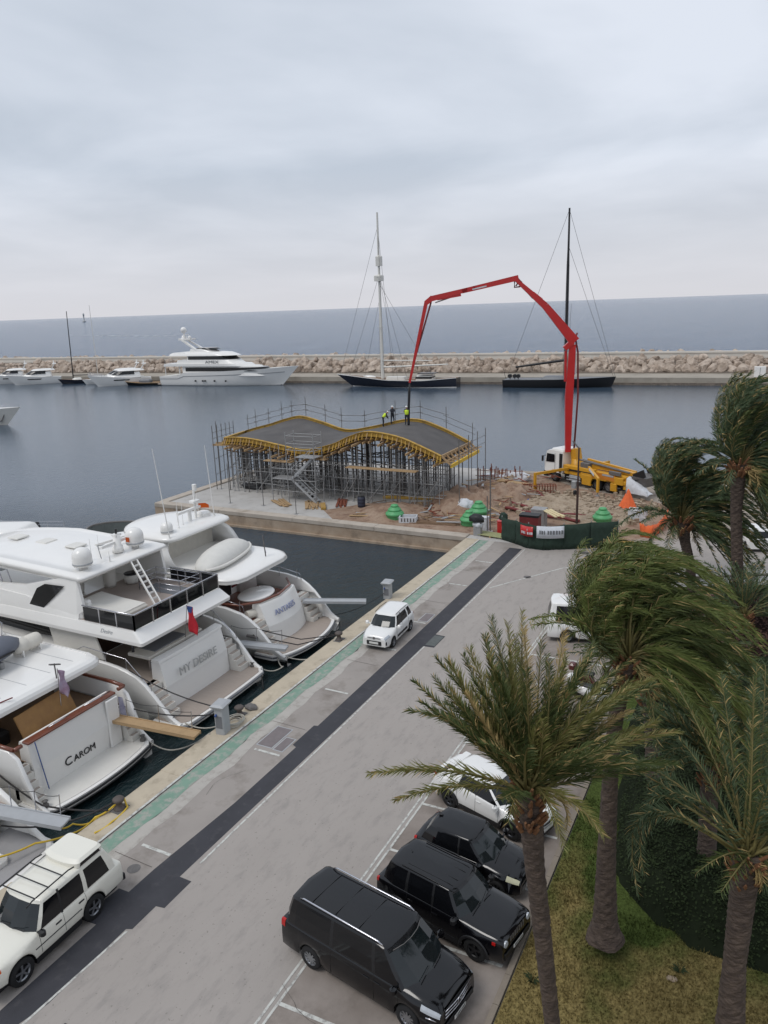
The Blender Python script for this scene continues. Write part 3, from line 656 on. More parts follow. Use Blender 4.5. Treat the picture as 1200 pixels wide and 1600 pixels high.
q = MB(); q.tube((18.8,.2,6.2),(6.3,.2,6.1),.16,.1,n=8); q.build('boom', 'gel2', t)
q = MB(); q.ell((23.3,-1.0,2.0),(2.0,.8,.55)); q.build('deck_tender', 'gel', t)
# ---- black racing sloop
t = thing('sloop', 'long black racing sloop with a black mast and black boom moored by the breakwater', 'sailing yacht', pos_bw(54.3, -4.6), BWR)
hb, rg = hull_mb(24.6, 6.0, [(0,1.75),(.5,1.85),(1,2.3)], over=.9, fine=2.2, tb=.95); hb.build('hull', ['black', 'grey'], t)
q = MB(); tier(q, 8.5, 15.5, 1.6, 1.8, 2.35, 3.5, 1.0, .5, .3, crown=.15, smooth=True); q.build('coachroof', 'grey', t)
mast_rig(t, 13.6, 37.6, .36, 'black', [((13.6,0,37.3),(24.4,0,2.3)),((13.6,0,37.3),(.3,0,1.8)),((13.6,0,30),(24,0,2.3)),((13.6,1.6,26),(13.6,0,37)),((13.6,-1.6,26),(13.6,0,37)),((13.6,-2.6,2),(13.6,-1.6,26)),((13.6,2.6,2),(13.6,1.6,26)),((13.6,2.6,2),(14.2,2.0,18))], ((11,2.2),(18.5,1.9),(26,1.6)))
q = MB(); q.tube((13.5,0,5.9),(2.4,0,4.4),.3,.22,n=8); q.build('boom', 'black', t)
for xx in (1.4, 2.5, 3.3):
    q = MB(); q.tube((xx,-1.2,1.8),(xx,-1.2,2.5),.1); q.tube((xx,-1.6,2.5),(xx,-.8,2.5),.45,n=12); q.build('steering_wheel' if xx < 2 else 'winch', 'black', t)
q = MB(); q.tube((.1,0,1.8),(-.5,0,4.1),.05); q.build('flag_staff', 'black', t)
# ---- small white motor cruisers moored stern-to
def cruiser(lab, loc, rz, L=15, s_=1.0, group=None, low=False):
    t = thing('motor_cruiser', lab, 'motor cruiser', loc, rz, group); t.scale = (1.08, 1.1, 1.25)
    hb, rg = hull_mb(L, 4.4, [(0,1.5),(.4,1.75),(1,2.35)], over=2.2, fine=2.2, wl=.8); hb.build('hull', ['gel', 'gel2'], t)
    q = MB(); tier(q, L*.16, L*.74, 1.75, 1.7, 2.7, 4.0, 2.0, .2, .25, crown=.25, smooth=True); q.build('cabin', 'gel', t)
    q = MB(); tier(q, L*.26, L*.64, 1.72, 2.45, 3.15, 2.6, 1.5, .1, .25); q.build('cabin_window', 'glass', t)
    q = MB(); tier(q, L*.1, L*.54, 1.65, 3.15, 3.35, 2.2, .4, .2, .15, crown=.2, smooth=True); q.build('hardtop', 'gel', t)
    q = MB()
    for s2 in (-1,1): q.bar((L*.16,s2*1.3,3.3),(L*.09,s2*1.2,4.6),.35,.12)
    q.cbox(L*.06,L*.13,-1.3,1.3,4.5,4.65,.05); q.tube((L*.1,0,4.6),(L*.1,0,5.3),.2,.15); q.build('radar_arch', 'gel', t)
    q = MB()
    for s2 in (-1,1): q.add([(L*.36,s2*2.18,1.15),(L*.6,s2*2.16,1.2),(L*.6,s2*2.19,1.42),(L*.34,s2*2.21,1.37)], [(0,1,2,3)])
    q.build('hull_window', 'glass', t)
    q = railing([(L*.7,1.6,1.9),(L*.95,.5,2.3),(L*1.0-.1,0,2.35),(L*.95,-.5,2.3),(L*.7,-1.6,1.9)], .55); q.build('bow_rail', 'chrome', t)
    return t
a1 = BWR + pi - .55      # bows swing out towards the left of the photo
cruiser('white motor cruiser left of the thin dark mast', pos_bw(-82.0, -2.6), BWR + pi + .72, 14.0)
cruiser('sleek white motor cruiser just left of the brown workboat', pos_bw(-48.0, -3.2), BWR + pi + .72, 15.5)
cruiser('white motor cruiser half hidden behind the sleek one beside it', pos_bw(-52.2, -1.2), BWR + pi + .72, 14)
cruiser('white motor cruiser cut by the left edge of the photo', pos_bw(-94.5, -2.0), BWR + pi + .72, 12)
def daysailer(name, lab, loc, rz, L, mast, hullm='navy', tilt=0.0):
    t = thing(name, lab, 'sailing yacht', loc, rz)
    hb, rg = hull_mb(L, 3.4, [(0,1.1),(.5,1.15),(1,1.5)], over=1.2, fine=2.0, tb=.8); hb.build('hull', [hullm, 'teakb'], t)
    q = MB(); tier(q, L*.3, L*.6, 1.0, 1.1, 1.6, 1.2, .5, .2, .2, crown=.1, smooth=True); q.build('coachroof', 'gel2', t)
    if mast:
        q = MB(); q.tube((L*.55,0,1.1),(L*.55-tilt,0,mast),.17,.1,n=7); q.build('mast', 'black', t)
        q = MB(); q.tube((L*.55,0,2.4),(L*.12,0,2.3),.14,n=7); q.build('boom', 'black', t)
        q = MB(); q.bar((L*.55-tilt*.6,-.9,mast*.62),(L*.55-tilt*.6,.9,mast*.62),.06); q.build('spreader', 'black', t)
    return t
daysailer('sailing_yacht', 'small dark-hulled sailing yacht with a thin leaning dark mast at the left', pos_bw(-71.0, -1.6), BWR + pi + .72, 9.5, 20.6, tilt=.6)
daysailer('motor_launch', 'low dark-hulled launch left of the white cruisers', pos_bw(-57.5, -1.2), BWR + pi + .72, 10, 0)
# distant pale mast behind, its hull hidden between the cruisers
t = thing('workboat', 'flat brown wooden workboat right of the white cruisers', 'workboat', pos_bw(-42.0, -6.2), BWR + pi + .25)
hb, rg = hull_mb(11.5, 4.0, [(0,.7),(.5,.75),(1,1.2)], over=1.0, fine=2.6, tb=.95); hb.build('hull', ['black', 'teakb'], t)
q = MB(); q.cbox(3.0, 6.4, -.9, .9, .7, 1.6, .3); q.build('covered_cargo', 'grey', t)
q = MB()
for i in range(len(rg)-1):
    for a in (0, -1):
        p0, p1 = rg[i][a], rg[i+1][a]; q.bar((p0[0],p0[1],p0[2]),(p1[0],p1[1],p1[2]),.2,.14)
q.build('gunwale', 'timber', t)
t = thing('sailing_yacht', 'white sailing yacht with a faint pale mast behind the white cruisers', 'sailing yacht', pos_bw(-62.0, -1.4), BWR + pi + .72)
hb, rg = hull_mb(9.5, 3.0, [(0,1.0),(1,1.4)], over=1, tb=.8); hb.build('hull', ['gel', 'gel2'], t)
q = MB(); q.tube((5,0,1.0),(5,0,22.0),.1,.07,n=6); q.build('mast', 'gel2', t)
# ---- big bow entering at the left edge
bx, by = 92.5, 121.0
t = thing('motor_yacht', 'pale motor yacht bow with anchors entering at the left edge of the photo', 'motor yacht', (bx-2.2, by+24.0, WZ), R(-78))
hb, rg = hull_mb(22, 5.6, [(0,2.2),(.6,2.7),(1,3.3)], over=3.4, fine=2.2, wl=.7); hb.build('hull', ['gel2', 'gel'], t)
q = MB()
for s_ in (-1,1): q.bar((18.9,s_*.55,2.3),(18.0,s_*.75,.7),.14,.14); q.bar((18.0,s_*.78,.9),(17.4,s_*1.1,.3),.3,.1)
q.build('anchor', 'dsteel', t)
q = MB(); tier(q, 3, 13, 2.2, 2.4, 3.6, 4, 2, .3, .3, crown=.3, smooth=True); q.build('deckhouse', 'gel', t)
q = railing([(14,1.9,2.85),(19,.9,3.1),(21.6,0,3.3),(19,-.9,3.1),(14,-1.9,2.85)], .6); q.build('bow_rail', 'chrome', t)
# service cabinet on the breakwater quay and a small distant harbour light
t = thing('service_cabinet', 'white square service cabinet standing on the breakwater quay at the right', 'cabinet', bw(108-.5, 3.2, .35), BWR)
q = MB(); q.cbox(-1.1,1.1,-.8,.8,0,2.1,.06); q.build('body', 'gel', t); q = MB(); q.box(-.04,.04,-.83,-.8,.15,1.95); q.build('door_seam', 'grey', t)
t = thing('marker_pole', 'tiny pale channel marker pole standing on the horizon at the left', 'marker', (2300, 2532, WZ))
q = MB(); q.lathe([(7,0),(7,4),(2.6,6),(2.2,24),(3.4,26),(3.4,32),(.4,36)]); q.build('tower', 'lgrey', t)
# wakes on the open sea: thin foam sheets
foam = mat('sea_foam', S_(196,202,208), .8, var=.05, scale=.02, coords='World')
mb = MB(); fr = random.Random(5)
def wake(a, b, n, w0, w1):
    A, B = Vector(a), Vector(b); d = (B-A).normalized(); p = Vector((-d.y, d.x))
    for i in range(n):
        t_ = (i + fr.uniform(-.3,.3))/n; c = A.lerp(B, t_) + p*fr.gauss(0, 5); L = fr.uniform(.3,1.1)*(B-A).length/n; w_ = lerp(w0, w1, t_)*fr.uniform(.4,1.2)
        P = [c+d*L*s1+p*w_*s2 for s1, s2 in ((-1,0),(-.3,-.5),(.5,-.4),(1,0),(.4,.5),(-.5,.4))]
        mb.add([(x_.x, x_.y, WZ+.06) for x_ in P], [tuple(range(6))])
wake((653, 760), (528, 484), 70, 2.0, 7.0)
for k in range(60):
    a_ = R(fr.uniform(2, 53)); d_ = fr.uniform(240, 900); c = (d_*cos(a_), d_*sin(a_))
    if c[0] < 215: continue
    wake(c, (c[0]+fr.uniform(-1,1), c[1]-fr.uniform(2,5)), 2, .3, .5)
tag(mb.build('sea_foam', foam, recalc=False), 'thin white wake and scattered whitecaps on the open sea', 'foam', kind='stuff')
# ================================================================ BUILDING SITE
CAM = Vector((0,0,CAMH))
def pray(x, y): return r2*((x-600)/1200.0) + u2*((800-y)/1200.0) + fw
def G(x, y, z=0.0):          # where the sight line through a photo pixel meets the level z
    d = pray(x, y); t = (z-CAMH)/d.z; return CAM + d*t
FR = [(48.7,5.33),(47.0,5.42),(44.97,5.31),(42.0,4.89),(39.3,4.6),(36.3,5.29),(34.57,6.03),(32.56,6.6),(29.7,6.3),(27.56,5.61),(25.47,4.77)]
BK = [(54.4,4.1),(52.6,4.6),(50.6,5.1),(48.6,5.7),(46.6,6.05),(43.9,5.5),(40.9,4.78),(37.6,5.3),(33.2,6.2),(30.0,5.45),(26.9,4.1)]
def smooth_tab(tab, n=40):
    out = []
    k = len(tab)-1
    for i in range(n+1):
        x = i/n*k; j = min(int(x), k-1); f_ = x-j
        P = [tab[max(0,min(k,j+d))] for d in (-1,0,1,2)]
        out.append(tuple(.5*((2*P[1][c])+(-P[0][c]+P[2][c])*f_+(2*P[0][c]-5*P[1][c]+4*P[2][c]-P[3][c])*f_**2+(-P[0][c]+3*P[1][c]-3*P[2][c]+P[3][c])*f_**3) for c in (0,1)))
    return out
NS = 44
fr = smooth_tab(FR, NS); bk = smooth_tab(BK, NS)
U0, U1 = 60.0, 70.6
def roof(i, s): return Vector((lerp(U0, U1, s), lerp(fr[i][0], bk[i][0], s), lerp(fr[i][1], bk[i][1], s)))
t = thing('wave_roof', 'double-wave concrete roof being cast in yellow formwork above the scaffold forest', 'roof under construction', (0,0,0))
q = MB(); m_ = 10
vs = [roof(i, j/m_) + Vector((0,0,-.16)) for i in range(NS+1) for j in range(m_+1)]
fs = [(i*(m_+1)+j, (i+1)*(m_+1)+j, (i+1)*(m_+1)+j+1, i*(m_+1)+j+1) for i in range(NS) for j in range(m_)]
q.add(vs, fs, 0, True); q.add([v - Vector((0,0,.22)) for v in vs], fs, 0, True); q.build('concrete_slab', 'wetconc', t, recalc=False)
for nm, s, off in (('edge_board', 0, -.08), ('edge_board', 1, .08)):
    q = MB(); R_ = []
    for i in range(NS+1):
        p = roof(i, s); x = p.x + off
        R_.append([(x-.05,p.y,p.z-.34),(x+.05,p.y,p.z-.34),(x+.05,p.y,p.z+.08),(x-.05,p.y,p.z+.08)])
    q.loft(R_, cap=True, smooth=False)
    R_ = [[(p.x+off*1.2-.16,p.y,p.z+.08),(p.x+off*1.2+.16,p.y,p.z+.08),(p.x+off*1.2+.16,p.y,p.z+.13),(p.x+off*1.2-.16,p.y,p.z+.13)] for p in (roof(i, s) for i in range(NS+1))]
    q.loft(R_, cap=True, smooth=False); q.build(nm, 'form', t)
q = MB(); a, b = roof(0,0), roof(0,1); q.bar(a-Vector((0,0,.2)), b-Vector((0,0,.2)), .1, .55); q.bar(a+Vector((0,0,.1)), b+Vector((0,0,.1)), .3, .05); q.build('end_board', 'form', t)
a, b = roof(NS,0), roof(NS,1)
q = MB(); q.bar(a+Vector((0,-.9,-.75)), b+Vector((0,-.9,-.75)), .16, .3); q.build('end_board', mat('bright_formwork', S_(214,178,58), .7, var=.1, scale=1.2), t, 'bright yellow beam under the right end')
q = MB(); q.bar(a+Vector((0,-.02,0)), b+Vector((0,-.02,0)), .12, .3)
for k in range(9):
    p = a.lerp(b, k/8); q.bar(p+Vector((0,0,.05)), p+Vector((0,-.9,-.7)), .1, .14); q.bar(p+Vector((0,-.1,-.5)), p+Vector((0,-1.2,-.3)), .09, .09)
q.bar(a.lerp(b,0)+Vector((0,-.5,-.33)), b+Vector((0,-.5,-.33)), .08, .1); q.build('end_frame', 'timber', t)
# brackets (short yellow stays along the front edge) and projecting joists: parts
rr = random.Random(4)
for k in range(58):
    f_ = k/57*NS; i = int(min(f_, NS-1)); p = roof(i, 0).lerp(roof(i+1, 0), f_-i)
    q = MB(); w2 = rr.uniform(-.1,.1); q.bar(p+Vector((-.14,0,.06)), p+Vector((-.5+w2,w2,-.5)), .06, .07); q.bar(p+Vector((-.62+w2,0,-.52)), p+Vector((.4,0,-.52)), .07, .09)
    q.build('bracket', ('form','timber','form')[k%3], t)
for k in range(34):
    i = int(2 + k/33*(NS-3)); p = roof(i, 0); L = rr.uniform(.4, 1.6)
    q = MB(); q.bar(p+Vector((-L,rr.uniform(-.2,.2),-.85)), p+Vector((2.2,0,-.75)), .12, .18); q.build('joist', 'timber', t)
for k in range(5):      # left overhang of long joists
    q = MB(); p = roof(0, k/5+.02); q.bar(p+Vector((0,-2,-.55)), p+Vector((0,1.7+.2*(k%2),-.75)), .14, .2); q.build('joist', 'timber', t)
# ---- support scaffold: standards, ledgers, props
t = thing('support_scaffold', 'dense forest of grey steel props and ledgers carrying the wavy formwork', 'scaffold', (0,0,0))
std = []
rows = [60.2, 61.4, 62.8, 64.4, 66.0, 67.8, 69.6]
for ri, u in enumerate(rows):
    s = (u-U0)/(U1-U0)
    n = 30 if ri < 4 else 24
    for k in range(n):
        f_ = (k+.5)/n*NS; i = int(min(f_, NS-1)); p = roof(i, s)
        std.append((p.x+rr.uniform(-.1,.1), p.y+rr.uniform(-.1,.1), p.z-.75))
for k, (x, y, z) in enumerate(std[:100]):
    q = MB(); q.tube((x,y,.02), (x+rr.uniform(-.03,.03),y+rr.uniform(-.05,.05),z), .036 if k%3 else .05, n=5); q.box(x-.1,x+.1,y-.1,y+.1,.01,.03); q.box(x-.12,x+.12,y-.04,y+.04,z,z+.04)
    q.build('standard', 'steel' if k%4 else 'dsteel', t)
q = MB()
for x, y, z in std[100:]: q.tube((x,y,.02),(x,y,z), .055, n=4)
for k in range(150):
    i = rr.randrange(1, NS); s2 = rr.uniform(.25,.95); p = roof(i, s2); q.tube((p.x,p.y,.02),(p.x,p.y,p.z-.7), .05, n=4)
for k in range(70):
    i = rr.randrange(1, NS-4); s2 = rr.uniform(.1,.9); p = roof(i, s2); p2 = roof(i+3, s2); z_ = rr.uniform(2.6, 4.2); q.tube((p.x,p.y,z_),(p2.x,p2.y,z_+rr.uniform(-.6,.6)), .04, n=4)
o = q.build('standards_behind', 'dsteel', t); o['kind'] = 'stuff'
q = MB()
for k in range(26):
    i = int((k+.5)/26*NS); p0 = roof(i, .02); p1 = roof(i, .98); q.bar(p0+Vector((0,0,-.40)), p1+Vector((0,0,-.40)), .1, .14)
for k in range(60):
    i = rr.randrange(2, NS-2); s2 = rr.uniform(0,.5); p = roof(i, s2); q.bar(p+Vector((rr.uniform(-.3,.3),-.7,-rr.uniform(.8,1.5))), p+Vector((rr.uniform(-.3,.3),.7,-rr.uniform(.8,1.5))), .1, .1)
o = q.build('cross_timbers', 'teakb', t); o['kind'] = 'stuff'
for lv in (1.0, 2.2, 3.4):
    for u in rows[:4]:
        s = (u-U0)/(U1-U0); q = MB(); y0 = roof(NS, s).y; y1 = roof(0, s).y; y = y0
        while y < y1-1:
            q.tube((u,y,lv+rr.uniform(-.05,.05)),(u,min(y+2.5,y1),lv+rr.uniform(-.05,.05)), .035, n=4); y += 2.5
        q.build('ledger', 'steel', t)
q = MB()
for k in range(14):
    i = int((k+.5)/14*NS); p0 = roof(i, 0); p1 = roof(i, .9)
    for lv in (1.1, 2.3, 3.5): q.tube((p0.x,p0.y,lv),(p1.x,p1.y,lv), .035, n=4)
o = q.build('transoms', 'dsteel', t); o['kind'] = 'stuff'
for k in range(12):
    i = int((k+.3)/12*NS); j = min(NS, i+3); p0 = roof(i,0); p1 = roof(j,0); q = MB(); q.tube((60.1,p0.y,.1+(k%2)*1.1),(60.1,p1.y,2.2+(k%2)*1.1), .035, n=4); q.build('diagonal_brace', 'steel', t)
# primary beams under the slab (dark underside carpentry)
for s in (.05,.2,.4,.6,.8,.96):
    q = MB(); R_ = []
    for i in range(0, NS+1):
        p = roof(i, s); R_.append([(p.x-.09,p.y,p.z-.75),(p.x+.09,p.y,p.z-.75),(p.x+.09,p.y,p.z-.42),(p.x-.09,p.y,p.z-.42)])
    q.loft(R_, cap=True, smooth=False); q.build('bearer', 'teakb', t)
# lower working platforms of planks inside the scaffold
for (u, v0, v1, z) in ((59.3,27.5,34.5,3.45),(59.3,36.6,38.2,4.0),(59.3,40.3,43.5,3.55)):
    q = MB(); q.box(u-.4,u+.4,v0,v1,z,z+.06); q.build('plank_walkway', 'timber', t)
# ---- guard rails standing above the slab edges
t = thing('guard_rail', 'thin scaffold-tube guard rails rising around the back edge of the wavy roof', 'guard rail', (0,0,0))
prev = None
for k in range(13):
    i = int(k/12*NS); p = roof(i, 1)+Vector((.7,0,0)); hh = 1.9+.3*(k%2)
    q = MB(); q.tube((p.x,p.y,p.z-.8),(p.x,p.y,p.z+hh), .035, n=5); q.build('post', 'dsteel', t)
    if prev is not None:
        for h in (.75, 1.35): q = MB(); q.tube(prev+Vector((0,.3,h)), p+Vector((0,-.3,h)), .025, n=4); q.build('rail', 'dsteel', t)
    prev = p
prev = None
for k in range(4):
    i = int(NS - k*3); 
    p = roof(NS, k/3)+Vector((0,-1.6,-.4)); q = MB(); q.tube((p.x,p.y,0.02),(p.x,p.y,p.z+2.0), .04, n=5); q.build('post', 'dsteel', t)
    if prev is not None:
        for h in (.6, 1.3): q = MB(); q.tube(prev+Vector((0,0,h)), p+Vector((0,0,h)), .025, n=4); q.build('rail', 'dsteel', t)
    prev = p
prev = None
for k in range(6):
    p = roof(0, k/5)+Vector((0,1.6,-.6)); q = MB(); q.tube((p.x,p.y,0.02 if p.y < 52 else -1.2),(p.x,p.y,p.z+1.8), .04, n=5); q.build('post', 'dsteel', t)
    if prev is not None:
        for h in (-3.2,-1.6,.5,1.1): q = MB(); q.tube(prev+Vector((0,0,h)), p+Vector((0,0,h)), .025, n=4); q.build('rail', 'dsteel', t)
    prev = p
# ---- stair tower in front of the valley
t = thing('stair_tower', 'scaffold stair tower with zigzag flights in front of the valley of the roof', 'stair tower', (58.6, 38.6, 0))
for (x, y) in ((-.7,-1.5),(.7,-1.5),(-.7,1.5),(.7,1.5),(-.7,3.3),(.7,3.3)):
    q = MB(); q.tube((x,y,.02),(x,y,6.6 if y < 3 else 5.2), .045, n=5); q.build('standard', 'steel', t)
for z, y0, y1 in ((2.15,1.2,3.3),(4.3,-1.5,0.6)):
    q = MB(); q.box(-.7,.7,y0,y1,z,z+.07); q.build('landing', 'steel', t)
for (ya, za, yb, zb) in ((-1.3,.05,1.3,2.15),(1.3,2.2,-1.1,4.3)):
    for sx in (-.35,.35):
        q = MB(); q.bar((sx,ya,za),(sx,yb,zb), .06, .2); q.bar((sx,ya,za+.95),(sx,yb,zb+.95), .04,.04); q.build('stringer', 'lgrey', t)
    q = MB()
    for k in range(8): f_ = (k+.5)/8; q.box(-.35,.35,lerp(ya,yb,f_)-.12,lerp(ya,yb,f_)+.12,lerp(za,zb,f_),lerp(za,zb,f_)+.03)
    q.build('treads', 'lgrey', t)
for z in (1.1, 2.2, 3.2, 5.0, 5.6, 6.3):
    q = MB(); yy = 3.3 if z < 5 else 1.5
    for sx in (-.7,.7): q.tube((sx,-1.5,z),(sx,yy,z), .035, n=4)
    q.tube((-.7,-1.5,z),(.7,-1.5,z), .03, n=4); q.tube((-.7,yy,z),(.7,yy,z), .03, n=4); q.build('guard_tube', 'steel', t)
# free standing posts along the platform edge
for (px, py, h) in ((412,790,4.6),(346,764,7.0),(360,786,3.8),(463,803,4.2),(523,770,3.5),(737,772,5.2)):
    p = G(px, py); t = thing('scaffold_post', 'scaffold tube post standing %s' % {412:'left of the long timber pile',346:'at the far left of the roof',360:'near the left corner of the pale slab',463:'in front of the timber pile on the coping',523:'close to the stair foot',737:'below the right end of the roof'}[px], 'post', p)
    q = MB(); q.tube((0,0,0),(0,0,h), .035, n=6); q.build('tube', 'dsteel', t); q = MB(); q.box(-.16,.16,-.16,.16,0,.025); q.build('foot_plate', 'steel', t)
# ---- things lying on the platform
def planks(name, lab, px, py, rz, n, L, m='timber', w_=.2, h=.06, seed=0, cat='timber', layers=2, z=0.015):
    r_ = random.Random(seed); t = thing(name, lab, cat, G(px, py), rz)
    for k in range(n):
        q = MB(); a = r_.uniform(-.12,.12); x = r_.uniform(-.25,.25); y = (k - n/2)*w_*1.1/layers*1.3; zz = z + (k % layers)*(h+.01); l = L*r_.uniform(.75,1)
        q.bar((x-l/2*cos(a), y-l/2*sin(a), zz+h/2),(x+l/2*cos(a), y+l/2*sin(a), zz+h/2), w_, h); q.build('plank', m, t)
    return t
planks('timber_pile', 'loose pile of sawn timber lying beside the foot of the stair tower', 440, 787, R(55), 8, 3.0, seed=1)
planks('timber_pile', 'scattered boards on the pale slab right of the stair foot', 487, 790, R(35), 9, 3.2, seed=2)
planks('timber_pile', 'reddish boards stacked between the slab and the soil', 533, 787, R(30), 6, 3.2, 'rust', seed=3)
planks('timber_pile', 'long thin planks on the soil edge behind the coping', 600, 809, R(100), 3, 6.0, seed=5, w_=.25)
planks('timber_pile', 'dark planks lying on the soil between two green domes', 672, 818, R(95), 5, 5.0, 'teakb', seed=6)
planks('timber_pile', 'pale boards leaning over the green fence beside the white banner', 862, 829, R(-25)+1.2, 6, 2.6, mat('fresh_pine', S_(206,190,150), .8, var=.1, scale=2), seed=8, z=1.35)
planks('timber_pile', 'heap of brown boards on the soil below the right end of the roof', 760, 782, R(20), 10, 3.6, seed=9)
planks('timber_pile', 'thin boards lying on the soil mound left of the rebar', 800, 762, R(70), 6, 4.2, seed=10, z=.5)
planks('timber_pile', 'yellowish boards on the ground right of the green fence', 985, 850, R(80), 4, 3.0, 'form', seed=12)
for (px, py, rz, L, lab) in ((505,793,.6,1.9,'short yellow formwork panel on the pale slab'),(645,780,1.78,5.6,'long yellow formwork beam lying in front of the scaffold'),(300,760,.6,2.2,'small yellow panel lying at the corner of the platform')):
    if px == 300: continue
    t = thing('formwork_panel', lab, 'formwork panel', G(px, py), rz); q = MB(); q.cbox(-L/2,L/2,-.22,.22,.03,.25,.03); q.build('panel', 'form', t)
    q = MB()
    for k in range(5): q.box(-L/2+.1+k*(L-.3)/4,-L/2+.2+k*(L-.3)/4,-.24,.24,.01,.27)
    q.build('rib', 'timber', t)
def lump(mb, c, r, seed, n=3, amp=.3):
    import bmesh
    from mathutils import noise
    bm = bmesh.new(); bmesh.ops.create_icosphere(bm, subdivisions=n, radius=1)
    vs = []
    for v in bm.verts:
        p = v.co; k = 1 + amp*noise.noise(p*1.8+Vector((seed*3.1,0,0))) + amp*.5*noise.noise(p*5+Vector((seed,9,0)))
        vs.append((c[0]+p.x*r[0]*k, c[1]+p.y*r[1]*k, max(c[2]+p.z*r[2]*k, c[2]-r[2]*.5)))
    mb.add(vs, [tuple(f.vertices) if False else tuple(x.index for x in f.verts) for f in bm.faces], 0, True); bm.free()
def lumpy(name, lab, cat, px, py, r, m, seed, z=0, kind=None):
    p = G(px, py, z); q = MB(); lump(q, (0,0,r[2]*.5), r, seed); o = q.build(name, m, recalc=False); o.location = p; tag(o, lab, cat, kind=kind); return o
lumpy('tarpaulin', 'black tarpaulin bunched up on the pale slab under the left of the scaffold', 'tarpaulin', 396, 763, (.7,1.3,.45), 'black', 1)
lumpy('sand_bag', 'big white sack standing between the soil mound and a green dome', 'sack', 727, 800, (.6,.75,.8), 'bag', 2)
lumpy('sand_bag', 'white sheeting heaped at the water edge left of the truck', 'sack', 806, 750, (.8,1.5,.6), 'bag', 3)
lumpy('sand_bag', 'white sheeting heaped beside the rebar starters', 'sack', 770, 749, (.6,1.4,.4), 'bag', 4)
lumpy('tarpaulin', 'blue and white tarpaulin crumpled on the soil behind the green fence', 'tarpaulin', 805, 782, (.6,1.8,.3), 'blue', 5)
lumpy('tarpaulin', 'pale blue sheet crumpled on the soil left of the blue tarpaulin', 'tarpaulin', 783, 783, (.5,.9,.3), 'lgrey', 15)
lumpy('stone_block', 'rough pale rock lying on the soil beside the white sack', 'rock', 712, 797, (.6,.9,.4), 'rubble', 6)
t = thing('barrel', 'dark blue barrel standing on the soil in front of the scaffold', 'barrel', G(565,792)); q = MB(); q.lathe([(.0,0),(.34,0),(.36,.3),(.34,.33),(.36,.36),(.36,.62),(.34,.65),(.36,.68),(.34,.95),(.0,.95)]); q.build('body', mat('barrel_blue', S_(44,48,64), .6), t); q = MB(); q.lathe([(.0,.955),(.3,.955),(.3,.99),(0,.99)]); q.build('lid', 'black', t)
t = thing('bucket', 'small black bucket standing on the slab beside the boards', 'bucket', G(487,777)); q = MB(); q.lathe([(.0,0),(.26,0),(.32,.5),(.34,.52),(.30,.52),(.26,.1),(0,.1)]); q.build('body', 'black', t); q = MB(); q.path([(-.32,0,.5),(-.2,0,.68),(0,0,.74),(.2,0,.68),(.32,0,.5)], .015); q.build('handle', 'steel', t)
t = thing('crate', 'white slatted plastic crate on the coping beside a green dome', 'crate', G(638,815), .3); q = MB(); q.box(-.5,.5,-.7,.7,.02,.08)
for s_ in (-1,1): q.box(-.5,.5,s_*.7-.03,s_*.7+.03,.02,.5); q.box(s_*.5-.03,s_*.5+.03,-.67,.67,.02,.5)
q.build('body', 'bag', t); q = MB()
for k in range(5): q.box(-.54,-.531,-.58+k*.25,-.46+k*.25,.12,.42)
q.build('slot', 'dsteel', t)
# green domed plinths
def gdome(px, py, s_, lab):
    t = thing('domed_container', lab, 'container', G(px, py), 0, 'green stepped domes on the site'); t.scale = (s_*.92, s_*.92, s_*1.2)
    q = MB(); q.lathe([(.0,0),(.72,0),(.76,.06),(.76,.30),(.84,.34),(.86,.42),(.82,.5),(.70,.53),(.68,.62),(.0,.62)], n=22); q.build('base', 'gcone', t)
    q = MB(); q.lathe([(.0,.625),(.60,.625),(.62,.70),(.56,.78),(.44,.81),(.42,.9),(.0,.9)], n=22); q.build('shoulder', 'gcone', t)
    q = MB(); q.lathe([(.0,.905),(.34,.905),(.35,1.0),(.28,1.06),(.0,1.08)], n=18); q.build('cap', 'gcone', t)
gdome(617, 811, 1.0, 'green stepped dome standing alone on the soil behind the platform edge')
gdome(733, 820, .95, 'green stepped dome at the corner where platform and quay meet')
gdome(748, 807, 1.05, 'green stepped dome just behind and right of the corner dome')
gdome(941, 817, 1.0, 'pale green stepped dome behind the dark screen fence')
# rebar: starter bars and lying cage
def rebar(px, py, n, w_, h, lab, seed):
    r_ = random.Random(seed); t = thing('rebar_starters', lab, 'rebar', G(px, py))
    for k in range(n):
        q = MB(); x, y = r_.uniform(-.4,.4), (k-n/2)*w_/n; q.tube((x,y,0),(x+r_.uniform(-.06,.06),y+r_.uniform(-.06,.06),h*r_.uniform(.7,1.1)), .05, n=5); q.build('bar', 'rust', t)
    q = MB()
    for z in (.3*h,.65*h): q.tube((0,-w_/2,z),(0,w_/2,z), .03, n=4)
    q.build('stirrup', 'rust', t)
rebar(790, 750, 12, 3.6, 1.5, 'row of rusty starter bars at the water edge', 1)
rebar(762, 752, 9, 2.6, 1.7, 'cluster of rusty starter bars nearer the roof end', 2)
def cage(px, py, rz, L, lab):
    t = thing('rebar_cage', lab, 'rebar cage', G(px, py), rz); 
    for y in (-.4,.4):
        for z in (.1,.75): q = MB(); q.tube((-L/2,y,z),(L/2,y,z), .045, n=5); q.build('bar', 'rust', t)
    q = MB(); k = -L/2
    while k < L/2: q.path([(k,-.42,.08),(k,.42,.08),(k,.42,.77),(k,-.42,.77),(k,-.42,.08)], .028, n=4); k += .25
    q.build('stirrups', 'rust', t)
cage(722, 783, 1.7, 2.4, 'rusty rebar cage lying on the red soil under the roof end')
cage(843, 770, 1.9, 3.0, 'rusty rebar cage lying behind the rubble')
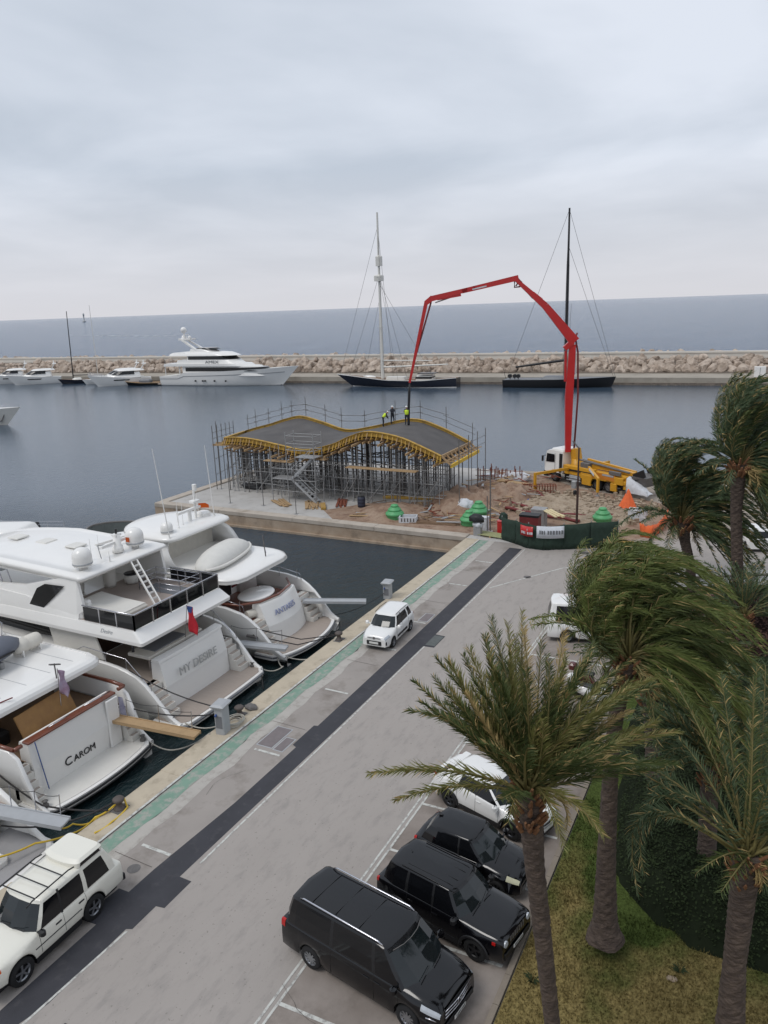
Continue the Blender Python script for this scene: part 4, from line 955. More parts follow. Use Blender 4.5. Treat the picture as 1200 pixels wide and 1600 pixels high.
# maroon pipelines
for (pts, lab) in (([(790,786),(812,793),(838,800),(880,808),(925,810),(962,808)], 'long maroon pipe curving over the soil behind the green fence'), ([(790,797),(825,804),(870,812),(905,818)], 'shorter maroon pipe next to the fence'), ([(808,765),(835,768),(850,780)], 'short brown pipe left of the rubble')):
    q = MB(); P = [G(x,y)+Vector((0,0,.22)) for x, y in pts]
    fine = []
    for a, b in zip(P, P[1:]):
        for k in range(6): fine.append(a.lerp(b, k/6)+Vector((0,0,.05*sin(k))))
    q.path(fine+[P[-1]], .13, n=7); tag(q.build('pipe', 'hose'), lab, 'pipe')
def tbox(name, lab, cat, px, py, sx, sy, sz, m, rz=0, z=0, lidm=None):
    t = thing(name, lab, cat, G(px, py, z)+Vector((0,0,0)), rz); q = MB(); q.cbox(-sx/2,sx/2,-sy/2,sy/2,0,sz*.9,.03); q.build('body', m, t)
    q = MB(); q.cbox(-sx/2-.02,sx/2+.02,-sy/2-.02,sy/2+.02,sz*.9+.003,sz,.02); q.build('lid', lidm or m, t); return t
tbox('electric_cabinet', 'grey box standing behind the banners of the screen fence', 'cabinet', 842, 822, .9,1.1,1.5, 'steel')
tbox('skip_bin', 'dark red open box behind the left half of the screen fence', 'bin', 828, 836, .8,1.5,1.7, 'hose', lidm='black')
tbox('tool_box', 'red metal box at the left end of the screen fence', 'box', 782, 832, .5,.4,1.0, 'flagred' if False else 'red')
tbox('water_tank', 'white plastic drum beside the quay corner', 'tank', 757, 828, .55,.6,1.1, 'bag')
tbox('site_box', 'white box standing on the ground right of the orange cone heap', 'box', 996, 812, .9,1.4,.9, 'bag')
t = thing('pallet', 'green and cream wooden pallet edge in front of the red box', 'pallet', G(770, 838), R(-8)); q = MB()
for k in range(5): q.box(-.5+k*.22,-.32+k*.22,-1.4,1.4,.12,.16)
q.build('deck_board', mat('green_timber', S_(150,152,110), .8), t); q = MB()
for y in (-1.3,0,1.3): q.box(-.5,.56,y-.06,y+.06,0,.118)
q.build('bearer', 'timber', t)
# orange netting
def drape(name, lab, pts, h, m, seed, cat, wob=.25):
    r_ = random.Random(seed); q = MB(); P = [Vector(p) for p in pts]; n = 10; rings = []
    for a, b in zip(P, P[1:]):
        for k in range(n):
            c = a.lerp(b, k/n); rings.append([(c.x+r_.uniform(-wob,wob)*f_*.3, c.y+r_.uniform(-wob,wob)*f_*.3, c.z + h*f_*(1-.2*sin(3.14*k/n)+r_.uniform(-.05,.05))) for f_ in (0,.33,.66,1)])
    q.loft(rings, closed=False); o = q.build(name, m, recalc=False); md = o.modifiers.new('thickness', 'SOLIDIFY'); md.thickness = .02; return tag(o, lab, cat)
t = thing('barrier_net', 'bright orange netting gathered into a peak behind the truck hopper', 'netting', G(980, 797)); q = MB(); q.loft([[(r_*.6*cos(a)*(1+.25*sin(a*5+z*3))+z*.1, r_*.75*sin(a)*(1+.25*cos(a*4)), z) for a in [2*pi*i/20 for i in range(20)]] for r_, z in ((.95,.02),(.8,.3),(.6,.7),(.38,1.1),(.2,1.5),(.05,1.8))], cap=True); q.build('net', 'onet', t, recalc=False); q = MB(); q.tube((0,0,0),(.1,.2,2.0), .03, n=5); q.build('stake', 'steel', t)
drape('orange_fence', 'sagging orange plastic fence between the palms and the site', [G(1000,838), G(1018,842), G(1034,830), G(1044,812)], 1.1, 'onet', 3, 'fence')
# ---- screen fence with banners
t = thing('screen_fence', 'dark green mesh screen fence with two banners closing off the site', 'fence', (0,0,0))
fp = [G(784,843), G(806,850), G(825,857), G(850,860), G(880,858.5), G(922,857), G(964,855)]
hs = [1.75,1.8,1.85,1.75,1.85,1.95,1.95]
rr = random.Random(8)
for i in range(len(fp)-1):
    a, b = fp[i], fp[i+1]; q = MB(); rings = []; n = 8
    nn = (b-a).cross(Vector((0,0,1))).normalized()
    for k in range(n+1):
        c = a.lerp(b, k/n); hh = lerp(hs[i], hs[i+1], k/n) - .06*sin(pi*k/n)
        rings.append([tuple(c + nn*(rr.uniform(-.04,.04)+ (.05 if j == 0 else 0)) + Vector((0,0,.03+hh*j/4))) for j in range(5)])
    q.loft(rings, closed=False); o = q.build('mesh_panel', 'gmesh', t, recalc=False); md = o.modifiers.new('thickness', 'SOLIDIFY'); md.thickness = .025
for i, p in enumerate(fp):
    q = MB(); q.tube(p+Vector((.06,0,0)), p+Vector((.06,0,hs[i]+.12)), .035, n=6); q.build('post', 'steel', t)
for i in (1, 4):
    q = MB(); p = fp[i]; q.cbox(p.x+.2,p.x+.6,p.y-.35,p.y+.35,0,.22); q.build('concrete_foot', 'concrete', t)
def banner(a, b, z0, z1, m, mk, nm, rows, seed):
    d = (b-a).normalized(); nn = d.cross(Vector((0,0,1))).normalized()
    if nn.x > 0: nn = -nn
    o_ = nn*.26; q = MB(); rings = []
    for k in range(9):
        c = a.lerp(b, k/8)+o_; zz = .05*sin(pi*k/8); rings.append([tuple(c+Vector((0,0,z0-zz))), tuple(c+Vector((0,0,z1-zz)))])
    q.loft(rings, closed=False); o = q.build(nm, m, t, recalc=False); md = o.modifiers.new('thickness', 'SOLIDIFY'); md.thickness = .015
    r_ = random.Random(seed); q = MB()
    for (zc, h, x0, x1) in rows:
        x = x0
        while x < x1:
            w_ = r_.uniform(.05,.11)*(h/.2); L = (b-a).length
            zz = .05*sin(pi*x)
            P = [a+d*(x*L)+nn*.30, a+d*(x*L+w_)+nn*.30]; zc_ = lerp(z0, z1, zc)-zz
            if r_.random() < .85:
                q.add([(P[0].x,P[0].y,zc_-h/2),(P[1].x,P[1].y,zc_-h/2),(P[1].x,P[1].y,zc_+h/2*r_.uniform(.6,1)),(P[0].x,P[0].y,zc_+h/2)], [(0,1,2,3)])
            x += (w_*1.45)/L
    q.build('lettering', mk, o)
la, lb = fp[1].lerp(fp[2], .55), fp[2].lerp(fp[3], .42); banner(la, lb, 1.0, 1.75, 'red', 'bag', 'red_banner', ((.68,.16,.42,.58),(.35,.2,.1,.9)), 2)
la, lb = fp[2].lerp(fp[3], .5), fp[4]; banner(la, lb, .95, 1.85, mat('banner_white', S_(206,210,216), .6), 'grey', 'white_banner', ((.5,.3,.1,.9),), 3)
lumpy('bundled_mesh', 'bundle of dark green mesh hanging on the left post of the screen fence', 'mesh bundle', 787, 812, (.3,.35,.4), 'gmesh', 31, z=1.2)
# ---- lamp post
t = thing('lamp_post', 'tall thin brown post with a small floodlight behind the screen fence', 'lamp post', G(901, 818)); q = MB(); q.tube((0,0,0),(0,0,3.2), .1, .09, n=8); q.tube((0,0,3.2),(0,0,6.2), .075, .06, n=8); q.build('pole', mat('brown_post', S_(66,48,44), .7, var=.2), t)
q = MB(); q.cbox(-.12,.12,.12,.5,2.9,3.5,.05); q.build('floodlight', 'steel', t); q = MB(); q.cbox(-.12,.12,.1,.35,2.4,2.75,.05); q.build('control_box', 'black', t); q = MB(); q.bar((0,0,6.15),(0,.5,6.7), .1); q.build('arm', 'dsteel', t)
for (px, py, h, lab) in ((766,832,4.9,'thin dark tube pole beside the quay corner'),):
    t = thing('tube_pole', lab, 'pole', G(px, py)); q = MB(); q.tube((0,0,0),(0,0,h), .05, n=6); q.tube((.0,.25,0),(0,.25,h*.6), .04, n=6); q.build('tube', 'dsteel', t); q = MB(); q.cbox(-.2,.2,-.2,.45,0,.12); q.build('foot', 'concrete', t)
# ---- concrete pump truck
tx = thing('pump_truck', 'yellow concrete pump truck with white cab and long red folding boom', 'pump truck', (75.2, 18.7, 0), R(61.5))
def wheel(parent, x, y, r, w_, rim='dalloy', spokes=6, lug=False, name='wheel'):
    s_ = 1 if y > 0 else -1; prof = [(r*.62,-w_/2),(r*.93,-w_/2),(r,-w_*.32),(r,w_*.32),(r*.93,w_/2),(r*.62,w_/2)]
    wh = bpy.data.objects.new(name, None); col.objects.link(wh); wh.parent = parent; wh.location = (x,y,r)
    def ringm(q, P, n=24): q.loft([[(a*cos(2*pi*i/n), b, a*sin(2*pi*i/n)) for i in range(n)] for a, b in P], smooth=True)
    q = MB(); ringm(q, prof); q.build('tyre', 'rubber', wh)
    q = MB(); ringm(q, [(r*.64,-w_*.4),(r*.66,s_*w_*.44),(r*.60,s_*w_*.46),(r*.56,s_*w_*.2)]); q.build('rim', rim, wh)
    q = MB(); ringm(q, [(r*.6,s_*w_*.05),(.001,s_*w_*.05)]); q.build('brake_disc', 'black', wh)
    q = MB()
    for k in range(spokes):
        a = 2*pi*k/spokes+.3; c = Vector((cos(a),0,sin(a))); 
        q.bar(c*r*.1+Vector((0,s_*w_*.34,0)), c*r*.60+Vector((0,s_*w_*.42,0)), r*.15, w_*.1, upv=(0,1,0))
    q.tube((0,s_*w_*.25,0),(0,s_*w_*.4,0), r*.16, n=10); q.build('spokes', rim, wh)
    return wh
t = tx
for (x, y) in ((0,1.05),(0,-1.05),(-5.3,1.0),(-5.3,-1.0),(-6.6,1.0),(-6.6,-1.0)): wheel(t, x, y, .52, .36, 'dsteel', 8)
# cab: front windscreen slightly raked, doors with glass
q = MB(); prof = [(-.95,.95),(1.38,.95),(1.42,1.9),(1.2,2.95),(.9,3.12),(-.95,3.12)]
q.loft([[(x,-1.22*(1 if z < 2.9 else .93),z) for x,z in prof],[(x,1.22*(1 if z < 2.9 else .93),z) for x,z in prof]], cap=True, smooth=False); q.cbox(-.9,.7,-1.0,1.0,3.12,3.3,.08); q.build('cab', 'gel', t)
q = MB(); q.add([(1.44,-1.08,1.95),(1.44,1.08,1.95),(1.235,1.04,2.85),(1.235,-1.04,2.85)], [(0,1,2,3)]); q.build('windscreen', 'glass2', t)
for s_ in (-1,1):
    q = MB(); q.add([(.1,s_*1.235,1.95),(1.22,s_*1.235,1.9),(1.1,s_*1.235,2.75),(.1,s_*1.235,2.75)], [(0,1,2,3)]); q.build('side_window', 'glass', t)
    q = MB(); q.box(.02,.05,s_*1.225-.006,s_*1.225+.006,1.0,2.9); q.build('door_seam', 'grey', t)
    q = MB(); q.cbox(1.35,1.5,s_*1.5-.1,s_*1.5+.1,1.95,2.5,.03); q.bar((1.3,s_*1.2,2.5),(1.42,s_*1.45,2.45),.04); q.build('mirror', 'black', t)
q = MB(); q.cbox(-.9,-.5,-1.23,1.23,1.0,2.9); q.build('sleeper_vent', 'black', t)
q = MB(); q.cbox(1.0,1.55,-1.22,1.22,.4,.95,.05); q.build('bumper', 'black', t); q = MB(); q.cbox(1.5,1.58,-.7,.7,1.15,1.7); q.build('grille', 'black', t)
for s_ in (-1,1): q = MB(); q.cbox(1.5,1.6,s_*.95-.15,s_*.95+.15,.6,.8,.02); q.build('headlight', 'lens', t)
for s_ in (-1,1):
    q = MB(); q.loft([[(.75*cos(a)*1.0,s_*1.24-.15*s_*k,.52+.75*sin(a)) for a in [pi*i/8 for i in range(9)]] for k in (0,1)], closed=False); q.build('wheel_arch', 'black', t)
q = MB(); q.box(-9.2,1.0,-.45,.45,.7,1.0); q.build('chassis', 'dsteel', t)
q = MB(); q.cbox(-8.6,-1.2,-1.2,1.2,1.05,1.35,.04); q.cbox(-4.9,-1.1,.75,1.24,1.35,1.9); q.cbox(-4.9,-1.1,-1.24,-.75,1.35,1.9); q.build('body_frame', 'yellow', t)
q = MB(); q.cbox(-3.2,-1.9,1.0,1.28,.45,1.0); q.build('tank', 'lgrey', t)
q = MB(); q.cbox(-4.6,-3.5,.95,1.3,.35,1.3); q.build('outrigger_box', 'yellow', t)
q = MB(); q.cbox(-8.4,-4.4,-.95,.95,1.35,1.75,.05); q.bar((-8.6,0,1.9),(-3.0,.3,2.1),.5,.3); q.bar((-8.2,-.7,1.9),(-2.6,-.6,2.35),.25,.25); q.build('pump_housing', 'yellow', t)
q = MB(); q.cbox(-8.3,-7.3,1.0,1.26,.98,1.62,.03); q.build('side_locker', 'yellow', t); q = MB(); q.cbox(-4.7,-3.3,1.0,1.27,.9,1.5,.03); q.build('side_locker', 'yellow', t)
for xw in (-5.3,-6.6): q = MB(); q.loft([[(xw+.62*cos(a), yy, .52+.62*sin(a)) for a in [pi*i/8 for i in range(9)]] for yy in (1.27,.8)], closed=False); q.build('mudguard', 'black', t)
q = MB(); q.box(-7.4,-4.2,1.19,1.23,1.18,1.7); q.build('side_panel', mat('panel_orange', S_(196,124,44), .5, var=.12), t)
q = MB(); q.box(-7.2,-5.9,1.235,1.25,1.55,1.72); q.build('lettering_strip', 'lgrey', t)
q = MB(); q.cbox(-9.0,-8.2,-1.1,1.1,.6,1.2); q.build('rear_bumper', 'yellow', t)
q = MB(); q.cbox(-7.6,-6.9,1.1,1.3,.3,1.0); q.build('rear_box', 'yellow', t)
q = MB(); q.loft([[(x,y,1.95) for x,y in ((-10.6,-1.1),(-9.0,-1.1),(-9.0,1.1),(-10.6,1.1))],[(x,y,1.0) for x,y in ((-10.2,-.6),(-9.3,-.6),(-9.3,.6),(-10.2,.6))]], cap=True, smooth=False); q.build('hopper', 'dsteel', t)
q = MB(); q.bar((-9.2,-1.1,1.9),(-10.7,-1.1,2.7),.1,.9); q.bar((-9.2,.9,1.8),(-10.4,1.0,2.4),.1,.7); q.build('hopper_flap', 'black', t)
q = MB(); q.loft([[(x,y+.04*sin(x*9+y*7),z+.05*sin(x*6+y*11)) for y, z in ((1.3,.45),(1.32,.9),(1.28,z1),(.9,z1+.08),(.5,z1+.02))] for x, z1 in ((-8.7,1.75),(-9.2,1.6),(-9.7,1.3),(-10.2,1.0),(-10.6,.75),(-11.0,.5))], closed=False); q.build('canvas_cover', 'bag', t, recalc=False)
# outriggers
q = MB(); q.bar((-1.8,1.2,1.60),(-2.0,6.0,1.8),.2,.24); q.bar((-2.0,6.0,1.92),(-2.0,6.0,.1),.2,.2); q.box(-2.3,-1.7,5.7,6.3,.0,.1); q.build('outrigger', 'yellow', t)
q = MB(); q.bar((-4.1,1.0,2.0),(-6.75,2.75,1.55),.2,.28); q.bar((-6.75,2.8,1.65),(-6.75,2.8,.35),.2,.2); q.build('outrigger', 'yellow', t); q = MB(); q.tube((-6.75,2.8,.05),(-6.75,2.8,.5), .06); q.tube((-6.75,2.8,.0),(-6.75,2.8,.05), .25, n=10); q.build('outrigger_foot', 'steel', t)
q = MB(); q.box(-5.0,-1.0,-.9,.9,.45,1.03); q.box(-8.4,-6.9,-.9,.9,.6,1.03); q.build('running_gear', 'black', t)
q = MB(); q.box(-4.8,-1.2,1.245,1.262,1.40,1.58); q.build('gap_shade_strip', 'black', t)  # raised black strip stands in for the shade of a recess
for z in (.55,.8): q = MB(); q.tube((-3.4,1.36,z),(-1.7,1.36,z), .05); q.build('side_guard', 'lgrey', t)
q = MB(); q.tube((-8.4,.5,2.05),(-2.4,.55,2.5),.09,n=6); q.tube((-8.4,.2,2.0),(-2.6,.15,2.45),.07,n=6); q.build('pipe_run', 'dsteel', t)
q = MB(); q.cbox(-7.9,-6.6,.97,1.22,1.78,2.1,.03); q.cbox(-4.0,-3.0,.3,1.0,1.9,2.35,.04); q.build('control_cabinet', 'dsteel', t)
q = MB(); q.bar((-4.4,1.33,1.95),(-5.8,2.25,1.7),.03,.22); q.build('warning_board', 'bag', t)
q = MB(); q.bar((-1.8,-1.2,1.5),(-2.0,-4.4,1.5),.2,.2); q.bar((-2.0,-4.4,1.6),(-2.0,-4.4,.05),.18,.18); q.build('outrigger', 'yellow', t)
q = MB(); q.lathe([(.0,1.35),(.75,1.35),(.75,1.7),(.55,1.9),(.5,2.4),(0,2.4)], (-1.7,0,0), n=14); q.bar((-1.7,0,2.3),(-1.55,.1,3.4),.8,.7); q.build('turret', 'yellow', t)
# the boom lies in one vertical plane through the turret
inv = (Matrix.Translation(Vector((75.2,18.7,0))) @ Matrix.Rotation(R(61.5),4,'Z')).inverted()
T0 = Vector((74.4, 17.4, 0)); T1 = Vector((67.6, 33.6, 0)); pn = (T1-T0).cross(Vector((0,0,1))).normalized()
def BP(x, y):
    d = pray(x, y); k = (T0-CAM).dot(pn)/d.dot(pn); return inv @ (CAM + d*k)
pnl = (inv.to_3x3() @ pn)
def sec(q, a, b, h0, h1, w_=.4, bow=0.0):
    a, b = Vector(a), Vector(b); d = (b-a).normalized(); n = pnl.cross(d).normalized(); rings = []
    for k in range(6):
        f_ = k/5; c = a.lerp(b, f_) + n*bow*sin(pi*f_); h = lerp(h0, h1, f_)
        rings.append([c+pnl*w_/2*x+n*h/2*y for x, y in ((-1,-1),(1,-1),(1,1),(-1,1))])
    q.loft(rings, cap=True, smooth=False)
A0, A1, A2, A3, A4, A5 = BP(887,706), BP(894.5,538), BP(893,530), BP(806,437), BP(673,467), BP(640,598)
q = MB(); sec(q, A0, BP(889,620), .52, .74, .42); sec(q, BP(889,620), A1, .74, .60, .42); q.build('boom_section', 'red', t)
q = MB(); sec(q, BP(883,596), BP(884,548), .22, .2, .2); sec(q, BP(882,545), BP(895,533), .45, .5, .56); q.build('boom_cylinder', 'red', t)
q = MB(); sec(q, BP(886,596), BP(884,548), .1, .1, .12); q.build('cylinder_rod', 'chrome', t)
q = MB(); sec(q, BP(899,585), BP(898.5,548), .16, .16, .2); q.build('pale_cylinder', 'bag', t)
q = MB(); sec(q, BP(898,534), BP(852,478), .95, .62, .45); sec(q, BP(852,478), A3, .62, .3, .4); sec(q, BP(845,470), BP(832,458), .5, .35, .3); q.build('boom_section', 'red', t)
q = MB(); sec(q, BP(833,466), BP(815,447), .16, .12, .2); q.build('boom_cylinder', 'dsteel', t)
q = MB(); q.path([BP(804,438), BP(804,449), BP(812,448), BP(815,441), BP(808,434)], .09, n=6); q.path([BP(806,447), BP(812,438)], .07, n=6); q.build('knuckle_link', 'hose', t)
q = MB(); sec(q, BP(810,434), BP(722,455), .5, .42, .35); sec(q, BP(745,449), A4, .36, .5, .35); sec(q, BP(720,459), BP(683,467), .45, .3, .3); q.build('boom_section', 'red', t)
q = MB(); sec(q, BP(712,462), BP(680,473), .12, .1, .14); q.build('boom_cylinder', 'dsteel', t)
q = MB(); sec(q, BP(676,465), BP(665,474), .5, .45, .3); sec(q, BP(666,472), A5, .36, .22, .22); q.build('boom_section', 'red', t)
q = MB(); q.path([BP(674,468), BP(673,474), BP(660,520), BP(650,555), BP(642,590)], .09, n=6); q.path([BP(897,700), BP(903,620), BP(903,550), BP(899,528), BP(902,520)], .09, n=6); q.build('delivery_pipe', 'hose', t)
q = MB(); q.path([A5, BP(639.5,612), BP(638.5,640), BP(638.5,664)], [.07,.13,.13,.12], n=7); q.build('end_hose', 'black', t)
q = MB(); sec(q, BP(738,452.2), BP(760,447), .12, .12, .38); q.build('boom_marking', 'bag', t)
# ---- workers on the slab
def person(lab, loc, rz, vest='hiviz', bend=0.0, arms='down', scale=1.0):
    import bmesh
    t = thing('person', lab, 'person', loc, rz); t.scale = (scale,)*3
    b = sin(bend); c = cos(bend)
    def up_(h, dx=0, dy=0): L = h-.95; return (L*b+dx*c, dy, .95+L*c-dx*b)
    V = [((0,0,.95),.13),(up_(1.12),.13),(up_(1.32),.16),(up_(1.45),.12),(up_(1.52,.01),.055),(up_(1.62,.03),.09),(up_(1.72,.03),.085)]
    E_ = [(0,1),(1,2),(2,3),(3,4),(4,5),(5,6)]
    for s_ in (-1,1):
        n = len(V); k = .05*s_
        V += [((.0,s_*.1,.9),.11),((.04+k,s_*.12,.5),.075),((-.02+k,s_*.13,.1),.05),((.12+k,s_*.14,.04),.045)]; E_ += [(0,n),(n,n+1),(n+1,n+2),(n+2,n+3)]
        n = len(V); sh = up_(1.43,0,s_*.2)
        if arms == 'down': el = up_(1.15,.05,s_*.27); ha = up_(.92,.2,s_*.24)
        elif arms == 'front': el = up_(1.2,.15,s_*.25); ha = up_(1.15,.42,s_*.1)
        else: el = (sh[0]+.1,s_*.26,sh[2]-.28); ha = (sh[0]+.2,s_*.2,sh[2]-.5)
        V += [(sh,.07),(el,.05),(ha,.04)]; E_ += [(3,n),(n,n+1),(n+1,n+2)]
    me = bpy.data.meshes.new('body'); me.from_pydata([v for v,_ in V], E_, []); o = bpy.data.objects.new('body', me); col.objects.link(o)
    md = o.modifiers.new('s','SKIN'); 
    if not me.skin_vertices: 
        bm = bmesh.new(); bm.from_mesh(me); bm.verts.layers.skin.verify(); bm.to_mesh(me); bm.free()
    for sv, (_, r_) in zip(me.skin_vertices[0].data, V): sv.radius = (r_, r_)
    me.skin_vertices[0].data[0].use_root = True
    o.modifiers.new('u','SUBSURF').levels = 1
    bpy.context.view_layer.update(); dg = bpy.context.evaluated_depsgraph_get()
    m2 = bpy.data.meshes.new_from_object(o.evaluated_get(dg)); bpy.data.objects.remove(o)
    m2.materials.clear(); 
    for x in ('trouser','skin'): m2.materials.append(M[x])
    hd = Vector(up_(1.66,.03)); 
    for p in m2.polygons: p.material_index = 1 if (p.center-hd).length < .15 else 0; p.use_smooth = True
    o = bpy.data.objects.new('body', m2); col.objects.link(o); o.parent = t
    q = MB(); rings = []
    for h, a, w_ in ((.98,.15,.17),(1.1,.155,.175),(1.3,.175,.205),(1.42,.15,.20),(1.47,.09,.12)):
        rings.append([up_(h, a*cos(2*pi*k/14), w_*sin(2*pi*k/14)) for k in range(14)])
    q.loft(rings, cap=True); q.build('vest', vest, t)
    q = MB(); rings = []
    for h, a in ((1.69,.135),(1.71,.12),(1.76,.115),(1.80,.08),(1.815,.02)): rings.append([up_(h, .02+a*cos(2*pi*k/12), a*.9*sin(2*pi*k/12)) for k in range(12)])
    q.loft(rings, cap=True); q.build('helmet', 'helmet', t)
def on_roof(px, py):
    best = None
    for i in range(NS+1):
        for j in range(21):
            p = roof(i, j/20)+Vector((0,0,-.15)); w_ = p-CAM; z = w_.dot(fw); x = 600+1200*w_.dot(r2)/z; y = 800-1200*w_.dot(u2)/z; d = (x-px)**2+(y-py)**2
            if best is None or d < best[0]: best = (d, p)
    return best[1]
person('worker in yellow hi-vis jacket bending over, leftmost of the three on the roof', on_roof(594, 662), R(-50), bend=.75, arms='hang')
person('worker in dark clothes with a partly open yellow vest standing in the middle of three', on_roof(614, 659), R(-120), vest='trouser', arms='front', scale=1.05)
person('worker in bright yellow jacket and white helmet seen from behind, holding the pump hose', on_roof(635, 664), R(20), arms='front', scale=1.05)

# scraps scattered over the site
q = MB(); rr = random.Random(77)
for k in range(170):
    if k % 2: u_, v_ = rr.uniform(56,61), rr.uniform(19.5,32)
    else: u_, v_ = rr.uniform(59,74), rr.uniform(19,27)
    a = rr.uniform(0,3.14); l = rr.uniform(.2,1.1); z_ = .06+.02*rr.random()+ (0.55 if u_ > 61 and v_ < 26 else .12)
    q.bar((u_-cos(a)*l,v_-sin(a)*l,z_),(u_+cos(a)*l,v_+sin(a)*l,z_+rr.uniform(-.05,.12)), rr.uniform(.05,.2), .05, m=rr.randrange(4))
tag(q.build('site_scraps', ['timber','rust','lgrey','teakb'], recalc=False), 'scattered scraps of timber, rusty steel and board over the red soil', 'debris', kind='stuff')
# ================================================================ NEAR YACHTS, moored stern-to. local x: stern -> bow, y: to port (left in the photo), z above water
def quarter(mb, L, B, sh, cap_m=0, inner=.2, x0=.35, sole=2.05, n=34, cock=7.0, rail=False):
    """hull shell with the sheer sweeping down to the swim platform, inner bulwark and cap"""
    rings = []; h = B/2; xs = []
    for i in range(n+1):
        t = i/n; x = x0 + (L-x0)*(t**1.55); xs.append(x); tt = x/L
        b = h*(.95+.05*min(1, x/3.0))*max(.0, 1-max(0,(tt-.45)/.55)**2.3); zs = interp(sh, x); ring = []
        for fz, fb in ((1,0),(.8,.0),(.55,.04),(.25,.10),(.0,.2),(-.35,.5)):
            y = b*(1-fb*(1+1.5*tt**3)); z = zs*fz if fz >= 0 else -.7
            if fz == .25: z = min(z, zs*.4)
            ring.append((x+2.6*(tt**5)*max(fz,0), max(y, 0), z))
        rings.append(ring)
    for s_ in (1,-1):
        R_ = [[(p[0], s_*p[1], p[2]) for p in r] for r in rings]
        mb.loft(R_, closed=False)
        caps = []
        for r in R_:
            x, y, z = r[0]; w_ = min(inner, abs(y)*.8)
            f_ = sole if x < cock else z-.02
            lo = min(z-.02, f_)
            if x < 1.6: lo = min(z-.02, .5)
            caps.append([(x,y,z),(x,y-s_*.03,z+.035),(x,y-s_*(w_-.02),z+.035),(x,y-s_*w_,z),(x,y-s_*w_,lo)])
        mb.loft(caps, closed=False)
        e = caps[0]; o = R_[0]; mb.add([o[0],o[1],o[2],o[3],o[4],(o[4][0],e[4][1],0),e[4],e[3]], [tuple(range(8))])
    # deck ahead of the cockpit
    for a, b in zip(rings, rings[1:]):
        if a[0][0] < cock: continue
        mb.add([(a[0][0],a[0][1]-.1,a[0][2]-.02),(b[0][0],max(0,b[0][1]-.1),b[0][2]-.02),(b[0][0],-max(0,b[0][1]-.1),b[0][2]-.02),(a[0][0],-a[0][1]+.1,a[0][2]-.02)], [(0,1,2,3)])
    return rings
def platform(t, x0, x1, hw, z, curve=.35, m='teak', rail='grey', th=.28):
    P = []
    for i in range(15):
        y = hw - 2*hw*i/14; a = abs(y)/hw; P.append((x0 + curve*a**2.2 + (.35*max(0,(a-.86)/.14)**2 if a > .86 else 0), y))
    P2 = [(x1, -hw), (x1, hw)]
    q = MB(); poly = (P + P2)[::-1]; q.prism(poly, z-th, z-.012); q.build('swim_platform', 'gel', t)
    q = MB(); q.prism([(lerp(x, (x0+x1)/2, .0)+(.16 if x < x1-.1 else -.02), y*.955) for x, y in poly], z-.012, z+.012); q.build('platform_deck', m, t)
    q = MB(); q.path([(x-.02, y, z-.12) for x, y in P]+[(x1,-hw,z-.12)], .05, n=6); q.path([(x1,hw,z-.12),(P[0][0],P[0][1],z-.12)], .05, n=6); q.build('rub_rail', rail, t)
def transom(t, xb, xt, hw, z0, z1, fold=.55, coaming=True, m='gel', ycurve=.25, top_m='gel'):
    q = MB(); rings = []; n = 12
    for k in range(n+1):
        y = hw - 2*hw*k/n; c = ycurve*(1-(y/hw)**2)
        rings.append([(xb-c,y,z0),(lerp(xb,xt,fold)-.10-c,y,lerp(z0,z1,fold)),(xt-c,y,z1-.12),(xt-c+.06,y,z1),(xt-c+.5,y,z1),(xt-c+.55,y,z1-.1),(xt-c+.6,y,z0)])
    q.loft(rings, cap=True, smooth=False, m=0); q.build('transom', m, t)
    if coaming:
        q = MB(); q.loft([[(x-.03,y*1.03,z1+.01),(x+.0,y*1.03,z1+.13),(x+.42,y*1.03,z1+.16),(x+.5,y*1.03,z1+.01)] for x, y in ((xt-ycurve*(1-((hw-2*hw*k/n)/hw)**2), hw-2*hw*k/n) for k in range(n+1))], cap=True, smooth=False); q.build('coaming', top_m, t)
def steps(t, hw0, hw1, z0, z1, x0, x1, n=5):
    for s_ in (1,-1):
        q = MB()
        for k in range(n):
            za = lerp(z0, z1, (k+1)/n); xa = lerp(x0, x1, k/n); y0, y1 = sorted((s_*hw0, s_*hw1)); q.box(xa, x1+.3, y0, y1, lerp(z0,z1,k/n), za)
        q.build('boarding_steps', 'gel2', t)
        q = MB()
        for k in range(n):
            za = lerp(z0, z1, (k+1)/n); xa = lerp(x0, x1, k/n); y0, y1 = sorted((s_*(hw0+.05), s_*(hw1-.05))); q.box(xa+.04, xa+(x1-x0)/n-.02, y0, y1, za, za+.012)
        q.build('step_tread', 'teak', t)
def dome(t, x, y, z, r, name='satellite_dome'):
    q = MB(); q.lathe([(r*.45,-.22),(r*.4,0),(r*.92,.08),(r,.2),(r,r*1.15),(r*.93,r*1.5),(r*.72,r*1.82),(r*.38,r*2.02),(.01,r*2.08)], (x,y,z), n=20); q.build(name, 'gel', t)
    q = MB(); q.lathe([(r*1.012,.16),(r*1.02,.2),(r*1.012,.24)], (x,y,z), n=20); q.build('dome_seam', 'lgrey', t)
def whip(t, x, y, z, h, r=.025, lean=(0,0), name='antenna'): q = MB(); q.tube((x,y,z),(x+lean[0],y+lean[1],z+h), r, r*.45, n=6); q.tube((x,y,z),(x,y,z+.25), r*1.8, n=6); q.build(name, 'gel', t)
def winch(t, x, y, z):
    q = MB(); q.lathe([(.13,0),(.13,.08),(.08,.12),(.08,.2),(.12,.24),(.0,.25)], (x,y,z), n=10); q.build('mooring_winch', 'dsteel', t)
